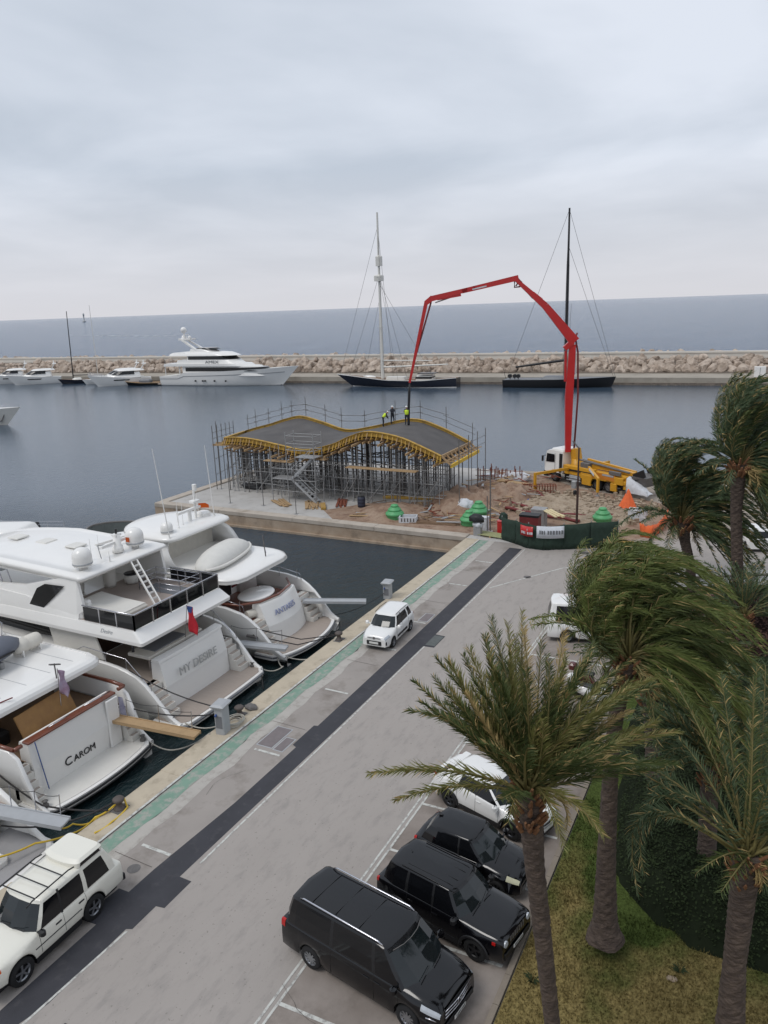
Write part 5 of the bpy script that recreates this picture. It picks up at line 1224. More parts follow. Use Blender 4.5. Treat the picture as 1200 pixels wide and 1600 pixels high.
def sub_flag(name, lab, cat, p, d, h, m, w_=.5, m2=None):
    t = thing(name, lab, cat, p); q = MB(); q.tube((0,0,-.6),(d[0]*.9,d[1]*.9,1.1), .022, n=6); q.build('staff', 'chrome', t)
    q = MB(); rings = []
    for k in range(9):
        f_ = k/8; rings.append([(d[0]*.85+.06*sin(f_*7+j)-.0+.1*j*(1-f_*.5), d[1]*.85+.05*cos(f_*6+j*2)-w_*(.15+.30*f_)*j/3*2.0, 1.05-h*f_-.07*j) for j in range(4)])
    q.loft(rings, closed=False); o = q.build('cloth', m, t, recalc=False); md = o.modifiers.new('thickness','SOLIDIFY'); md.thickness = .01
    if m2:
        q = MB(); rings2 = [[(p_[0]-.012,p_[1]-.01,p_[2]) for p_ in r[:3]] for r in rings[:3]]; q.loft(rings2, closed=False); o2 = q.build('canton', m2, o, recalc=False)
    return t
def yacht(name_, lab, uc, vs): return thing(name_, lab, 'motor yacht', (uc, vs, WZ), R(90))
SH = [(0,.55),(.5,.62),(.9,.85),(1.5,1.55),(2.1,2.2),(2.8,2.7),(4,2.93),(8,3.1),(14,3.4),(28,3.9)]
# ---------------------------------------------------------------- middle yacht with dark glass rail round the flybridge
t = yd = yacht('motor_yacht', 'white motor yacht with dark glass flybridge rail and raised MY DESIRE lettering', 26.55, 22.65)
q = MB(); quarter(q, 27, 6.7, SH, cock=7.0); q.build('hull', 'gel', t)
platform(t, 0.0, 1.9, 3.3, .6, curve=.12)
q = MB(); q.box(2.35,7.2,-2.9,2.9,1.95,2.05); q.build('cockpit_sole', 'teak', t)
q = MB(); q.box(2.4,7.0,-3.05,3.05,.2,1.94); q.build('lazarette', 'gel2', t)
transom(t, 1.78, 2.1, 2.25, .6, 2.95, fold=.5, ycurve=.06)
steps(t, 2.3, 3.0, .6, 2.05, 1.1, 2.3)
text_mesh('boat_name', 'MY DESIRE', .56, frame((1.72,0.05,2.18), (0,-1,0), (.14,0,1)), mat('name_relief', S_(172,172,170), .35), t, ext=.02, sx=1.05)
q = MB(); q.cbox(2.75,4.2,-1.6,2.2,2.95,3.1,.05); q.build('cockpit_table', 'cream', t); q = MB(); q.cbox(2.95,4.0,-.6,1.6,3.1,3.14); q.build('table_inlay', 'grey', t)
for yy in (-1.0,1.6): q = MB(); q.tube((3.4,yy,2.05),(3.4,yy,2.95), .07, n=8); q.build('table_leg', 'chrome', t)
q = MB(); q.cbox(2.35,2.75,-2.1,2.1,2.05,2.5,.08); q.build('aft_settee', 'cream', t)
for yy in (-1.1,.4): q = MB(); q.cbox(2.9,3.2,yy-.18,yy+.18,3.14,3.3,.08) if False else q.cbox(2.45,2.7,yy-.2,yy+.2,2.5,2.85,.08); q.build('cushion', 'blue' if yy < 0 else 'grey', t)
q = MB(); tier(q, 7.0, 21, 2.45, 2.05, 4.3, 5, 2.5, 0, .15); q.build('saloon', 'gel', t)
q = MB(); tier(q, 8.0, 20.6, 2.5, 3.25, 4.0, 5, 1.2, 0, .1); q.build('saloon_window', 'glass', t)
q = MB(); q.box(6.96,6.99,-1.7,1.7,2.1,4.05); q.build('saloon_door', mat('brown_glass', S_(58,44,36), .15), t)
for s_ in (-1,1):      # curved side wing between saloon and quarter
    q = MB(); q.loft([[(x,s_*2.95-s_*.06,2.9),(x+dx,s_*2.95-s_*.06,4.25),(x+dx,s_*2.95+s_*.02,4.25),(x,s_*2.95+s_*.02,2.9)] for x, dx in ((4.9,.5),(5.6,.0),(8.2,.3))], cap=True, smooth=False); q.build('side_wing', 'gel2', t)
# flybridge deck
q = MB(); tier(q, 2.08, 17.5, 3.22, 4.18, 4.34, 5, .3, -.02, .0, r=.12, k=2.4); tier(q, 2.06, 17.2, 3.22, 4.34, 4.78, 5, .8, .55, .14, r=.12, k=2.4); q.build('flybridge_deck', 'gel', t)
q = MB(); q.box(2.75,8.5,-2.95,2.95,4.785,4.80); q.build('flybridge_sole', mat('taupe_deck', S_(158,146,138), .8, var=.06, scale=2), t)
# bulwark forward of the glass
for s_ in (-1,1):
    q = MB(); q.loft([[(x,s_*3.06,4.75),(x,s_*2.98,z),(x,s_*2.86,z),(x,s_*2.84,4.75)] for x, z in ((6.2,5.05),(8,5.15),(9.8,5.5),(13,5.6),(15.5,5.5))], cap=True, smooth=False); q.build('flybridge_bulwark', 'gel', t)
    q = MB(); q.loft([[(xa,s_*3.0,za),(xb,s_*2.85,zb),(xb,s_*2.70,zb),(xa,s_*2.86,za)] for xa, za, xb, zb in ((6.3,5.0,5.95,5.2),(8.0,5.0,6.2,6.75),(8.6,5.05,7.2,6.72),(10.3,5.2,9.9,6.0),(13,5.3,13,5.75))], cap=True, smooth=False); q.build('hardtop_wing', 'gel', t)
    yy = s_*3.03; q = MB(); q.add([(9.55,yy,5.10),(8.55,yy,5.05),(6.95,yy-s_*.07,6.35),(8.3,yy-s_*.07,6.3),(8.9,yy-s_*.05,6.0)], [(0,1,2,3,4)]); q.build('wing_window', 'glass', t, recalc=False)
    for k in range(4): q = MB(); q.add([(8.9-.2*k,yy+s_*.012,5.45+.1*k),(8.3-.2*k,yy+s_*.012,5.5+.1*k),(8.32-.2*k,yy+s_*.012,5.54+.1*k),(8.92-.2*k,yy+s_*.012,5.48+.1*k)], [(0,1,2,3)]) if k == 0 and False else q
# glass rail
def gl(a, b, z0=4.83, z1=5.5):
    a = Vector(a); b = Vector(b); d = (b-a).normalized(); q = MB(); A = a+d*.05; B_ = b-d*.05; nn = Vector((-d.y,d.x,0))*.012
    q.add([(p.x+s_*nn.x,p.y+s_*nn.y,z) for s_ in (-1,1) for p, z in ((A,z0),(B_,z0),(B_,z1),(A,z1))], [(0,1,2,3),(7,6,5,4),(0,4,5,1),(1,5,6,2),(2,6,7,3),(3,7,4,0)]); q.build('glass_panel', 'glass', t)
    for p in (a,): q = MB(); q.box(p.x-.03,p.x+.03,p.y-.03,p.y+.03,4.78,5.56); q.build('rail_post', 'chrome', t)
yl, yr = 2.98, -2.98
seg = [(2.65, lerp(yl, yr, k/5), 0) for k in range(6)]
for a, b in zip(seg, seg[1:]): gl(a, b)
for yy in (yl, yr):
    s2 = [(lerp(2.65, 5.9, k/3), yy, 0) for k in range(4)]
    for a, b in zip(s2, s2[1:]): gl(a, b)
q = MB(); q.path([(5.9,yl,5.56),(2.65,yl,5.56),(2.65,yr,5.56),(5.9,yr,5.56)], .035, n=6); q.build('handrail', 'chrome', t)
q = MB(); q.cbox(3.9,7.4,.75,2.75,4.8,5.15,.08); q.build('sunpad', 'cream', t); q = MB(); q.loft([[(x,.8,5.15),(x,2.7,5.15),(x,2.65,z),(x,.85,z)] for x, z in ((4.0,5.2),(5.5,5.24),(6.9,5.36),(7.3,5.2))], cap=True, smooth=False); q.build('sunpad_cushion', 'gel2', t)
for (x, y) in ((9.2,1.2),(9.2,.35),(8.3,-1.0)):
    q = MB(); q.lathe([(.30,0),(.34,.2),(.36,.9),(.30,1.15),(.1,1.25),(.0,1.26)], (x,y,4.8), n=12); q.build('covered_seat', 'gel2', t)
q = MB(); q.lathe([(.3,0),(.42,.1),(.42,.5),(.0,.5)], (7.6,-1.9,4.8), n=14); q.build('table_base', 'gel2', t); q = MB(); q.lathe([(.0,.51),(.40,.51),(.42,.55),(0,.56)], (7.6,-1.9,4.8), n=14); q.build('hot_tub_cover', 'black', t)
for yy in (2.35,2.75): q = MB(); q.cbox(6.1,6.7,yy-.18,yy+.18,4.8,5.55,.08); q.build('deck_locker', 'gel', t)
q = railing([(6.4,-1.2,4.8),(3.6,-1.2,4.8),(3.4,-2.5,4.8),(6.4,-2.5,4.8),(6.4,-1.2,4.8)], .85, n=3, r=.022); q.build('stairwell_rail', 'chrome', t)
q = MB(); q.box(3.6,6.3,-2.4,-1.3,4.801,4.812); q.build('stairwell_hatch', 'grey', t)
q = MB()
for yy in (-.45,-.05): q.bar((5.95,yy-.25,6.85),(3.75,yy+.45,4.8), .06,.1)
for k in range(9): f_ = (k+.5)/9; x = lerp(5.95,3.75,f_); y = lerp(-.25,.45,f_); q.bar((x,-.45+y,lerp(6.85,4.8,f_)),(x,-.05+y,lerp(6.85,4.8,f_)), .09,.03, upv=(1,0,0))
q.build('ladder', 'gel', t)
# hardtop
q = MB(); O = outline(5.75, 19.5, 2.95, 7.5, .25, k=2.1)
def hz_(x): return interp([(5.7,6.78),(8,6.9),(12,7.0),(16,6.75),(19.5,5.9)], x)
cx = 11.5; rings = [[(x+.4*(1 if x < 6.5 else 0),y*.93,hz_(x)-.28) for x,y in O],[(x,y,hz_(x)) for x,y in O]]
for f_, g_ in ((.985,.09),(.93,.15),(.9,.2),(.88,.15),(.7,.2),(.4,.26),(.1,.28)): rings.append([(cx+(x-cx)*f_, y*f_, hz_(cx+(x-cx)*f_)+g_) for x,y in O])
q.loft(rings, cap=True); q.build('hardtop', 'gel', t)
q = MB(); tier(q, 9.5, 17.0, 2.6, 5.0, 6.6, 5, -1.0, 0, -.05); q.build('helm_screen', 'glass', t) if False else None
dome(t, 6.55, 2.05, 7.1, .47); dome(t, 6.7, -1.55, 7.1, .47)
q = MB(); q.lathe([(.3,0),(.26,.3),(.2,.35),(.2,.9),(.0,.95)], (6.9,-.55,7.05), n=12); q.box(6.75,7.05,-.75,-.35,7.9,8.0); q.bar((6.9,-1.2,7.6),(6.9,.5,7.55),.12,.14); q.build('radar_mast', 'gel', t)
q = MB(); q.bar((8.1,-.2,7.35),(7.4,-2.2,7.5),.16,.12); q.build('radar_scanner', 'gel', t); q = MB(); q.tube((6.9,-.55,8.0),(6.9,-.55,8.25),.06); q.build('mast_light', 'black', t)
whip(t, 7.1, 1.0, 7.05, 1.1, .02); whip(t, 8.0, -.3, 7.1, .8, .02); whip(t, 6.2, .7, 7.0, .5, .02)
q = MB(); q.path([(6.2,1.2,7.3),(7.5,.2,7.5),(7.2,-1.0,7.35)], .02); q.build('cable', 'grey', t)
q = MB(); q.add([(6.75,-1.0,7.55),(6.85,-1.35,7.7),(6.7,-1.3,7.45)], [(0,1,2)]); 
q = MB(); q.loft([[(6.6,-.85,7.75),(6.6,-1.15,7.65),(6.7,-1.3,7.5)],[(6.6,-.85,7.5),(6.6,-1.1,7.4),(6.7,-1.3,7.35)]], closed=False); q.build('courtesy_flag', 'orange', t, recalc=False)
for x in (11.2, 11.9): q = MB(); q.tube((x,2.55,5.4),(x+.35,2.6,6.8), .04, n=6); q.build('hardtop_strut', 'chrome', t)
winch(t, .9, 3.05, .62); winch(t, .9, -3.05, .62)
for s_ in (-1,1):
    q = MB(); q.path([(1.0,s_*3.1,.9),(2.4,s_*3.15,2.55),(3.3,s_*3.15,3.35),(6,s_*3.15,3.5),(6.8,s_*3.15,3.1)], .022, n=6)
    for x, z in ((1.9,2.0),(3.3,2.8),(4.6,2.95)): q.tube((x,s_*3.15,z),(x,s_*3.15,z+.5), .018, n=5)
    q.build('quarter_rail', 'chrome', t)
q = MB()
for k in range(2): q.tube((4.3+k*.8,-3.02,3.35),(4.3+k*.8,-3.02,3.42),.25, n=12)
q.cbox(4.0,5.4,-3.2,-2.9,3.0,3.33,.05); q.build('rope_locker', 'black', t)
text_mesh('side_lettering', 'Desire', .28, frame((4.3, 3.16, 4.56), (-1,0,0), (0,-.25,1)), 'lgrey', t, ext=.006, shear=.3)
q = MB(); q.tube((2.6,3.28,3.9),(2.6,3.28,4.15),.07); q.build('side_light', 'black', t)
o = sub_flag('ensign', 'red ensign hanging from the flybridge edge of the middle yacht', 'flag', (26.0, 24.6, WZ+4.2), (.05,-.3), 1.35, 'flagred', .45, 'blue')
# ---------------------------------------------------------------- far yacht with covered tender
t = ya = yacht('motor_yacht', 'white motor yacht named ANTARES with a covered tender on its upper deck', 34.1, 22.2)
q = MB(); quarter(q, 25, 6.2, SH, cock=6.6); q.build('hull', 'gel', t)
platform(t, 0.0, 2.3, 3.05, .6, curve=.75)
q = MB(); q.box(2.95,6.9,-2.65,2.65,1.95,2.05); q.build('cockpit_sole', 'mahog', t)
q = MB(); q.box(3.0,6.9,-2.8,2.8,.2,1.94); q.build('lazarette', 'gel2', t)
transom(t, 2.0, 2.65, 1.75, .6, 2.85, fold=.45, ycurve=.35, coaming=False)
q = MB(); q.path([(5.2,2.7,2.95),(3.6,2.45,2.95),(2.75,1.6,2.97),(2.45,.2,2.98),(2.75,-1.4,2.97),(3.6,-2.3,2.95)], .07, n=6); q.build('coaming_rail', 'mahog', t)
steps(t, 1.8, 2.8, .6, 2.05, 1.5, 2.6)
o = text_mesh('boat_name', 'ANTARES', .45, frame((2.36,.15,2.2), (0,-1,0), (.41,0,1)), mat('name_blue', S_(140,148,178), .4), t, ext=.02, sx=.98)
for v in o.data.vertices: v.co.x -= .35*(1-(v.co.y/1.75)**2)
q = MB(); q.lathe([(.0,0),(.9,0),(.95,.05),(.9,.1),(0,.1)], (3.7,.65,2.95), n=22); o = q.build('cockpit_table', 'gel', t); o.scale = (1,1.35,1); o.location = (0,-.23,0)
q = MB(); q.tube((3.7,.65,2.05),(3.7,.65,2.95), .1); q.build('table_leg', 'chrome', t)
q = MB(); q.path([(3.3,2.2,2.3),(2.95,1.2,2.3),(2.85,0,2.3),(3.0,-1.0,2.3)], .26, n=8); q.build('aft_settee', 'cream', t)
q = MB(); tier(q, 6.6, 19.5, 2.35, 2.05, 4.25, 5, 2.5, 0, .15); q.build('saloon', 'gel', t)
q = MB(); q.box(6.54,6.58,-.6,1.9,2.1,4.0); q.build('saloon_door', 'glass', t); q = MB(); q.loft([[(6.2,-2.6,z),(5.8,-2.2,z),(6.3,-1.2,z),(6.58,-1.2,z),(6.58,-2.6,z)] for z in (2.05,4.2)], cap=True); q.build('door_pillar', 'gel', t)
for k in range(3): q = MB(); q.box(6.48,6.53,-1.15,-.65,2.5+.4*k,2.62+.4*k); q.build('louvre', 'hose', t)
q = MB(); tier(q, 3.35, 17.0, 3.0, 4.22, 4.36, 5.5, .4, .0, .0, r=1.2, k=2.2)
O = outline(3.35, 17, 3.0, 5.5, 1.2, k=2.2); rings = [[(x,y,4.36) for x,y in O]]
for f_, z in ((.985,4.46),(.95,4.56),(.90,4.60),(.5,4.62)): rings.append([(10+(x-10)*f_, y*f_, z) for x,y in O])
q.loft(rings, cap=True); q.build('flybridge_deck', 'gel', t)
q = MB(); rings = []      # covered tender lying athwart
TR = lambda s, a, k=1.0: (6.25+.5*s + 1.05*k*cos(a)*(max(0.05,1-abs(s)**2.6))**.5, 2.75*-s+.15, 4.85+.72*max(-.35,sin(a))*(max(0.05,1-abs(s)**3)) + (0.0))
for i in range(17):
    s = -1+2*i/16; rings.append([TR(s, 2*pi*k/16) for k in range(16)])
q.loft(rings, cap=True); tt_ = q.build('body', mat('tender_cover', S_(208,206,200), .75, var=.05, scale=3, bump=.3, bscale=4, dist=.03), None, recalc=True)
td = thing('tender', 'small tender under a white cover lying across the upper deck of the farthest yacht', 'tender', (34.1, 22.2, WZ), R(90)); tt_.parent = td; tt_.name = 'canvas_cover'
q = MB(); R2 = []
for i in range(17): s = -.96+1.92*i/16; p = TR(s, pi, 1.02); R2.append((p[0]-.02,p[1],4.86))
q.path(R2, .09, n=6); q.build('rubbing_strake', 'gel2', td)
for yy in (-1.2,1.4): q = MB(); q.cbox(5.7,6.9,yy-.1,yy+.1,4.6,4.78); q.build('chock', 'dsteel', td)
# hoop and roof
O = outline(7.6, 12.9, 2.9, 3.2, .8, k=2.2)
q = MB(); rings = [[(x+.5*(x<9),y*.9,6.0) for x,y in O],[(x,y,6.25) for x,y in O]]
for f_, z in ((.98,6.38),(.9,6.5),(.6,6.6),(.1,6.64)): rings.append([(10+(x-10)*f_, y*f_, z) for x,y in O])
q.loft(rings, cap=True); q.build('hardtop', 'gel', t)
q = MB(); H1 = []      # the hoop: a wide band curving from deck to roof on both sides
for k in range(15):
    a = pi*k/14; y = 2.95*cos(a); y = 2.95*(abs(cos(a))**.6)*(1 if cos(a) >= 0 else -1); z = 4.55+1.75*(sin(a)**.45); x = 7.2+.7*(z-4.5)
    H1.append([(x,y,z),(x+2.3,y,z+.0),(x+2.3,y*.93,z-.12),(x+.12,y*.92,z-.14)])
q.loft(H1, cap=True); q.build('radar_hoop', 'gel', t)
q = MB(); q.box(9.3,9.4,-2.6,2.6,4.6,6.1); q.build('aft_screen', 'cream', t)
dome(t, 8.6, 2.1, 6.45, .36); q = MB(); q.cbox(8.6,9.3,-1.9,-1.2,6.45,6.9,.1); q.build('radar_pedestal', 'gel', t); q = MB(); q.bar((8.9,-1.2,7.3),(9.0,.7,7.25),.18,.14); q.tube((8.95,-.3,6.4),(8.95,-.3,7.2),.12); q.build('radar_scanner', 'gel', t)
q = MB(); q.tube((9.0,-.9,6.4),(9.0,-.9,8.4),.07); q.cbox(8.8,9.2,-1.2,-.6,7.6,7.75); q.tube((9.0,-1.0,8.3),(9.0,-1.0,8.7),.14); q.build('light_mast', 'gel', t)
whip(t, 8.0, 2.55, 6.2, 5.4, .035, (.3,.3)); whip(t, 8.4, -1.9, 6.4, 4.6, .035, (.1,.2)); 
for k, (x,y,h) in enumerate(((8.5,1.2,1.8),(8.7,.6,1.5),(9.4,.3,1.2),(9.4,-1.6,1.6))): whip(t, x, y, 6.4, h, .022)
q = MB(); q.loft([[(8.9,-1.1,7.5),(8.7,-1.5,7.45),(8.6,-1.7,7.3)],[(8.9,-1.1,7.2),(8.7,-1.5,7.15),(8.6,-1.7,7.1)]], closed=False); q.build('courtesy_flag', 'orange', t, recalc=False)
# flybridge windscreen with dark rim, helm well, forward
O = outline(11.5, 17.2, 2.3, 4.2, .5, k=2.0)
q = MB(); q.loft([[(x,y,4.6) for x,y in O],[(x-.2,y*.93,5.55) for x,y in O],[(x-.2,y*.9,5.56) for x,y in O],[(x,y*.95,4.6) for x,y in O]], smooth=False); q.build('fly_windscreen', mat('smoked_screen', S_(84,92,92), .15, var=.1), t)
q = MB(); q.path([(x-.2,y*.915,5.58) for x,y in O]+[(O[0][0]-.2,O[0][1]*.915,5.58)], .06, n=6); q.build('screen_rim', 'dsteel', t)
q = MB(); q.cbox(13.2,14.8,-.3,1.8,4.6,5.4,.2); q.build('helm_console', 'gel', t); q = MB(); q.cbox(12.2,12.9,-1.8,1.2,4.6,5.2,.15); q.build('helm_seat', 'gel2', t); q = MB(); q.cbox(13.3,14.5,-1.7,-.7,4.62,4.95,.1); q.build('instrument_panel', 'grey', t)
winch(t, 1.0, 2.75, .62); winch(t, 1.6, -2.4, .62)
for s_ in (-1,1):
    q = MB(); q.path([(2.9,s_*2.85,2.75),(3.0,s_*2.85,3.15),(4.5,s_*2.85,3.4),(6.6,s_*2.85,3.4)], .022, n=6)
    for x in (3.2,4.5,6.0): q.tube((x,s_*2.85,2.8),(x,s_*2.85,3.38), .018, n=5)
    q.build('quarter_rail', 'chrome', t)
q = MB(); q.cbox(2.0,2.7,3.0,3.16,1.5,1.62,.03); q.build('fairlead', 'dsteel', t)
q = MB(); q.bar((4.2,-1.2,4.62),(4.35,-1.25,5.9),.05); q.build('flag_staff', 'dsteel', t); q = MB(); q.loft([[(4.3,-1.22,5.9),(4.33,-1.3,5.8)],[(4.27,-1.22,5.4),(4.36,-1.34,5.3)],[(4.2,-1.2,4.8),(4.3,-1.4,4.75)]], closed=False); q.build('furled_flag', mat('furled_navy', S_(64,56,92), .8), t, recalc=False)
# ---------------------------------------------------------------- near yacht with varnished rails
t = yc = yacht('motor_yacht', 'white motor yacht named CAROM with varnished cap rail and wooden cockpit table', 19.15, 22.95)
q = MB(); quarter(q, 24, 5.9, [(0,.55),(.45,.6),(.9,.9),(1.3,1.9),(1.5,2.5),(1.75,2.85),(4,2.9),(8,3.0),(14,3.3),(28,3.8)], cock=7.4, inner=.16); q.build('hull', 'gel', t)
platform(t, 0.0, 1.9, 2.9, .62, curve=.4, m='gel2', rail='black', th=.32)
q = MB(); q.path([(-.03+.4*(abs(2.88-2*2.88*k/14)/2.88)**2.2, 2.88-2*2.88*k/14, .34) for k in range(15)], .035, n=6); q.build('lower_strake', 'black', t)
q = MB(); q.box(1.98,7.4,-2.72,2.72,1.95,2.05); q.build('cockpit_sole', 'teakb', t)
q = MB(); q.box(2.0,7.4,-2.7,2.7,.2,1.94); q.build('lazarette', 'gel2', t)
transom(t, 1.66, 1.7, 2.2, .62, 2.88, fold=.5, ycurve=.0, coaming=False)
q = MB(); q.cbox(1.62,2.0,-2.24,2.24,2.88,2.96,.03); q.build('transom_cap', 'mahog', t)
q = MB(); q.box(1.60,1.64,-2.0,1.6,1.62,1.68); q.build('transom_groove', 'dsteel', t); q = MB(); q.cbox(1.50,1.62,-2.2,-1.55,.64,2.84,.04); q.build('transom_door', 'gel', t)
for s_ in (-1,1): q = MB(); q.path([(1.72,s_*2.8,2.95),(2.5,s_*2.84,2.98),(4.5,s_*2.86,2.99),(7.2,s_*2.86,3.02)], .085, n=6); q.path([(1.72,s_*2.8,2.95),(1.72,s_*2.45,2.95)], .085, n=6); q.build('cap_rail', 'mahog', t)
q = MB(); q.path([(1.7,-2.0,3.08),(1.7,-.6,3.1)], .025, n=5); q.path([(1.7,.2,3.1),(1.7,1.2,3.08)], .025, n=5); q.build('hand_rail', 'chrome', t)
text_mesh('boat_initial', 'C', .52, frame((1.59,.62,1.22), (0,-1,0), (0,0,1)), 'black', t, ext=.012, sx=1.05)
text_mesh('boat_name', 'AROM', .40, frame((1.59,-.22,1.18), (0,-1,0), (0,0,1)), 'black', t, ext=.012, sx=1.0)
steps(t, 2.25, 2.7, .62, 2.05, 1.0, 1.9)
q = MB(); m4 = frame((2.85,.35,3.0), (.1,-1,0), (.45,0,1)); q.M = m4; q.cbox(-1.4,1.4,-.55,.55,-.04,.04,.02); q.build('folded_table', mat('oiled_wood', S_(150,112,62), .6, c2=S_(128,92,52), scale=2.2), t)
q = MB(); q.M = m4
for x in (-.7,0,.7): q.box(x-.012,x+.012,-.54,.54,-.062,-.041)
q.box(-1.38,1.38,-.012,.012,-.062,-.041); q.build('board_seam', 'teakb', t)
q = MB(); q.tube((2.9,.9,2.05),(2.9,.9,2.7),.06); q.tube((2.9,-.5,2.05),(2.9,-.5,2.7),.06); q.build('table_leg', 'chrome', t)
q = MB(); tier(q, 7.4, 18.5, 2.2, 2.05, 4.1, 5, 2.5, 0, .15); q.build('saloon', 'gel', t); q = MB(); q.box(7.34,7.38,-1.7,1.7,2.1,3.9); q.build('saloon_door', 'glass', t)
q = MB(); q.cbox(3.8,6.8,1.4,2.4,2.05,2.6,.1); q.build('side_settee', 'black', t)
q = MB(); q.cbox(5.2,5.8,-2.6,-2.3,2.05,4.05,.1); q.build('deck_pillar', 'gel2', t)
q = MB(); q.lathe([(.0,0),(.3,.02),(.34,.12),(.25,.2),(.0,.22)], (2.3,-2.05,2.06), n=12); q.build('rope_coil', 'black', t)
q = MB(); tier(q, 2.85, 15.5, 2.95, 3.82, 3.98, 5, .3, .0, .0, r=.6, k=2.3)
O = outline(2.85, 15.5, 2.95, 5, .6, k=2.3); rings = [[(x,y,3.98) for x,y in O]]
for f_, z in ((.99,4.1),(.965,4.2),(.93,4.23),(.925,4.18),(.5,4.18)): rings.append([(9+(x-9)*f_, y*f_*(.985), z) for x,y in O])
q.loft(rings, cap=True, smooth=False); q.build('flybridge_deck', 'gel', t)
for k in range(4): q = MB(); q.box(3.6,8.2,-1.9+k*1.2,-1.88+k*1.2,4.182,4.190); q.build('deck_seam', 'lgrey', t)
q = MB(); q.M = Matrix.Translation((6.3,-1.65,4.62)) @ Matrix.Rotation(.55,4,'Z'); q.lathe([(.0,-.75),(.2,-.74),(.32,-.6),(.34,-.1),(.30,-.06),(.34,-.02),(.34,.5),(.3,.62),(.0,.72)], n=14) ; 
q.v = [tuple((Matrix.Translation((6.3,-1.75,4.62)) @ Matrix.Rotation(R(90),4,'X') @ Matrix.Translation((-6.3,1.65,-4.62))) @ Vector(p)) for p in q.v]; lr = q.build('body', 'cream', None)
raft = thing('life_raft', 'white life raft canister on a cradle on the upper deck of the nearest yacht', 'life raft', (19.15, 22.95, WZ), R(90)); lr.parent = raft; lr.name = 'canister'
q = MB()
for yy in (-2.2,-1.3): q.bar((6.0,yy,4.19),(6.0,yy,4.5),.06); q.bar((6.65,yy,4.19),(6.65,yy,4.5),.06); q.bar((6.0,yy,4.25),(6.65,yy,4.25),.06)
q.build('cradle', 'gel', raft)
# grey inflatable tender on deck
td = thing('inflatable_tender', 'grey covered inflatable tender on the upper deck at the left edge', 'tender', (19.15, 22.95, WZ), R(90))
q = MB(); rings = []
for i in range(15):
    s = -1+2*i/14; w_ = (max(.04,1-abs(s)**2.4))**.5; rings.append([(6.4+.9*s*.15+.95*w_*cos(2*pi*k/14), .9-2.4*s, 4.85+.62*w_*sin(2*pi*k/14)*(1 if sin(2*pi*k/14) > 0 else .7)) for k in range(14)])
q.loft(rings, cap=True); q.build('cover', mat('grey_cover', S_(96,100,110), .6, var=.1, scale=2), td); q = MB(); q.path([(5.75,2.4,4.85),(5.5,1.4,4.88),(5.48,.4,4.88),(5.6,-.6,4.86)], .05); q.build('grab_line', 'black', td)
q = MB(); q.cbox(5.8,7.0,-.2,0,4.2,4.5); q.cbox(5.8,7.0,1.8,2.0,4.2,4.5); q.build('chock', 'steel', td)
# superstructure forward: grey-white wheelhouse block and arch reaching the left edge
q = MB(); tier(q, 9.2, 15.0, 2.1, 4.18, 5.3, 3, 1.2, .2, .25, r=.3); q.build('flybridge_coaming', 'gel2', t)
q = MB(); q.loft([[(10.6+.2*abs(y)/2.3,y*1.0,z) for y in (-2.3,2.3)] for z in (5.9,6.1)], cap=False) if False else None
for s_ in (-1,1): q = MB(); q.bar((9.0,s_*2.2,4.2),(10.6,s_*2.0,6.2),.8,.2); q.build('arch_leg', 'gel', t)
q = MB(); q.cbox(10.0,11.3,-2.1,2.1,6.15,6.4,.1); q.build('arch_top', 'gel', t)
q = MB(); q.path([(8.8,-2.3,4.2),(8.6,-2.3,5.0),(10.5,-2.3,5.6),(12,-2.0,5.7)], .03); q.build('stair_rail', 'chrome', t)
q = MB(); q.bar((2.9,-.42,4.2),(2.86,-.38,4.9),.04); q.bar((2.86,-.65,4.75),(2.86,-.15,4.95),.1,.05); q.build('antenna_bracket', 'dsteel', t)
q = MB(); q.bar((3.3,2.3,4.22),(3.0,1.6,4.3),.04); q.build('boat_hook', 'hose', t)
winch(t, .75, 2.55, .64); winch(t, .7, -2.55, .64)
sub_flag('ensign', 'pale striped flag drooping from the upper deck edge of the nearest yacht', 'flag', (19.5, 25.75, WZ+3.6), (.02,-.1), 1.1, mat('pale_flag', S_(176,168,190), .8, c2=S_(150,110,130), scale=3), .3)
q = MB(); q.bar((1.55,2.0,2.9),(1.5,1.75,.7),.03); o = q.build('boarding_pole', 'blue', t)
q = MB(); q.loft([[(1.6,-2.3,2.7),(1.5,-2.45,2.6)],[(1.6,-2.3,2.0),(1.45,-2.5,1.9)],[(1.55,-2.35,1.2),(1.4,-2.5,1.3)]], closed=False); q.build('hanging_towel', mat('towel', S_(96,92,140), .9, c2=S_(200,200,206), scale=2), t, recalc=False)
# ---------------------------------------------------------------- the yacht cut off at the bottom left
t = yb = thing('motor_yacht', 'white yacht stern with grey deck, cut off by the left edge behind the estate car', 'motor yacht', (12.9, 21.6, WZ), R(90))
q = MB(); quarter(q, 22, 5.4, [(0,.3),(.6,.35),(1.4,.7),(2.4,1.5),(4,2.2),(10,2.6),(24,3)], cock=6, sole=1.4); q.build('hull', 'gel', t)
platform(t, 0, 2.6, 2.65, .42, curve=.25, m=mat('grey_deck', S_(150,148,148), .8, var=.07, scale=2), rail='lgrey')
transom(t, 2.6, 3.1, 1.9, .4, 1.9, fold=.5, ycurve=.2)
q = MB(); q.box(2.6,6.2,-2.5,2.5,1.3,1.4); q.build('cockpit_sole', 'teak', t)
q = MB(); q.cbox(.9,2.3,-1.2,.6,.43,.75,.15); q.build('locker', 'gel', t)
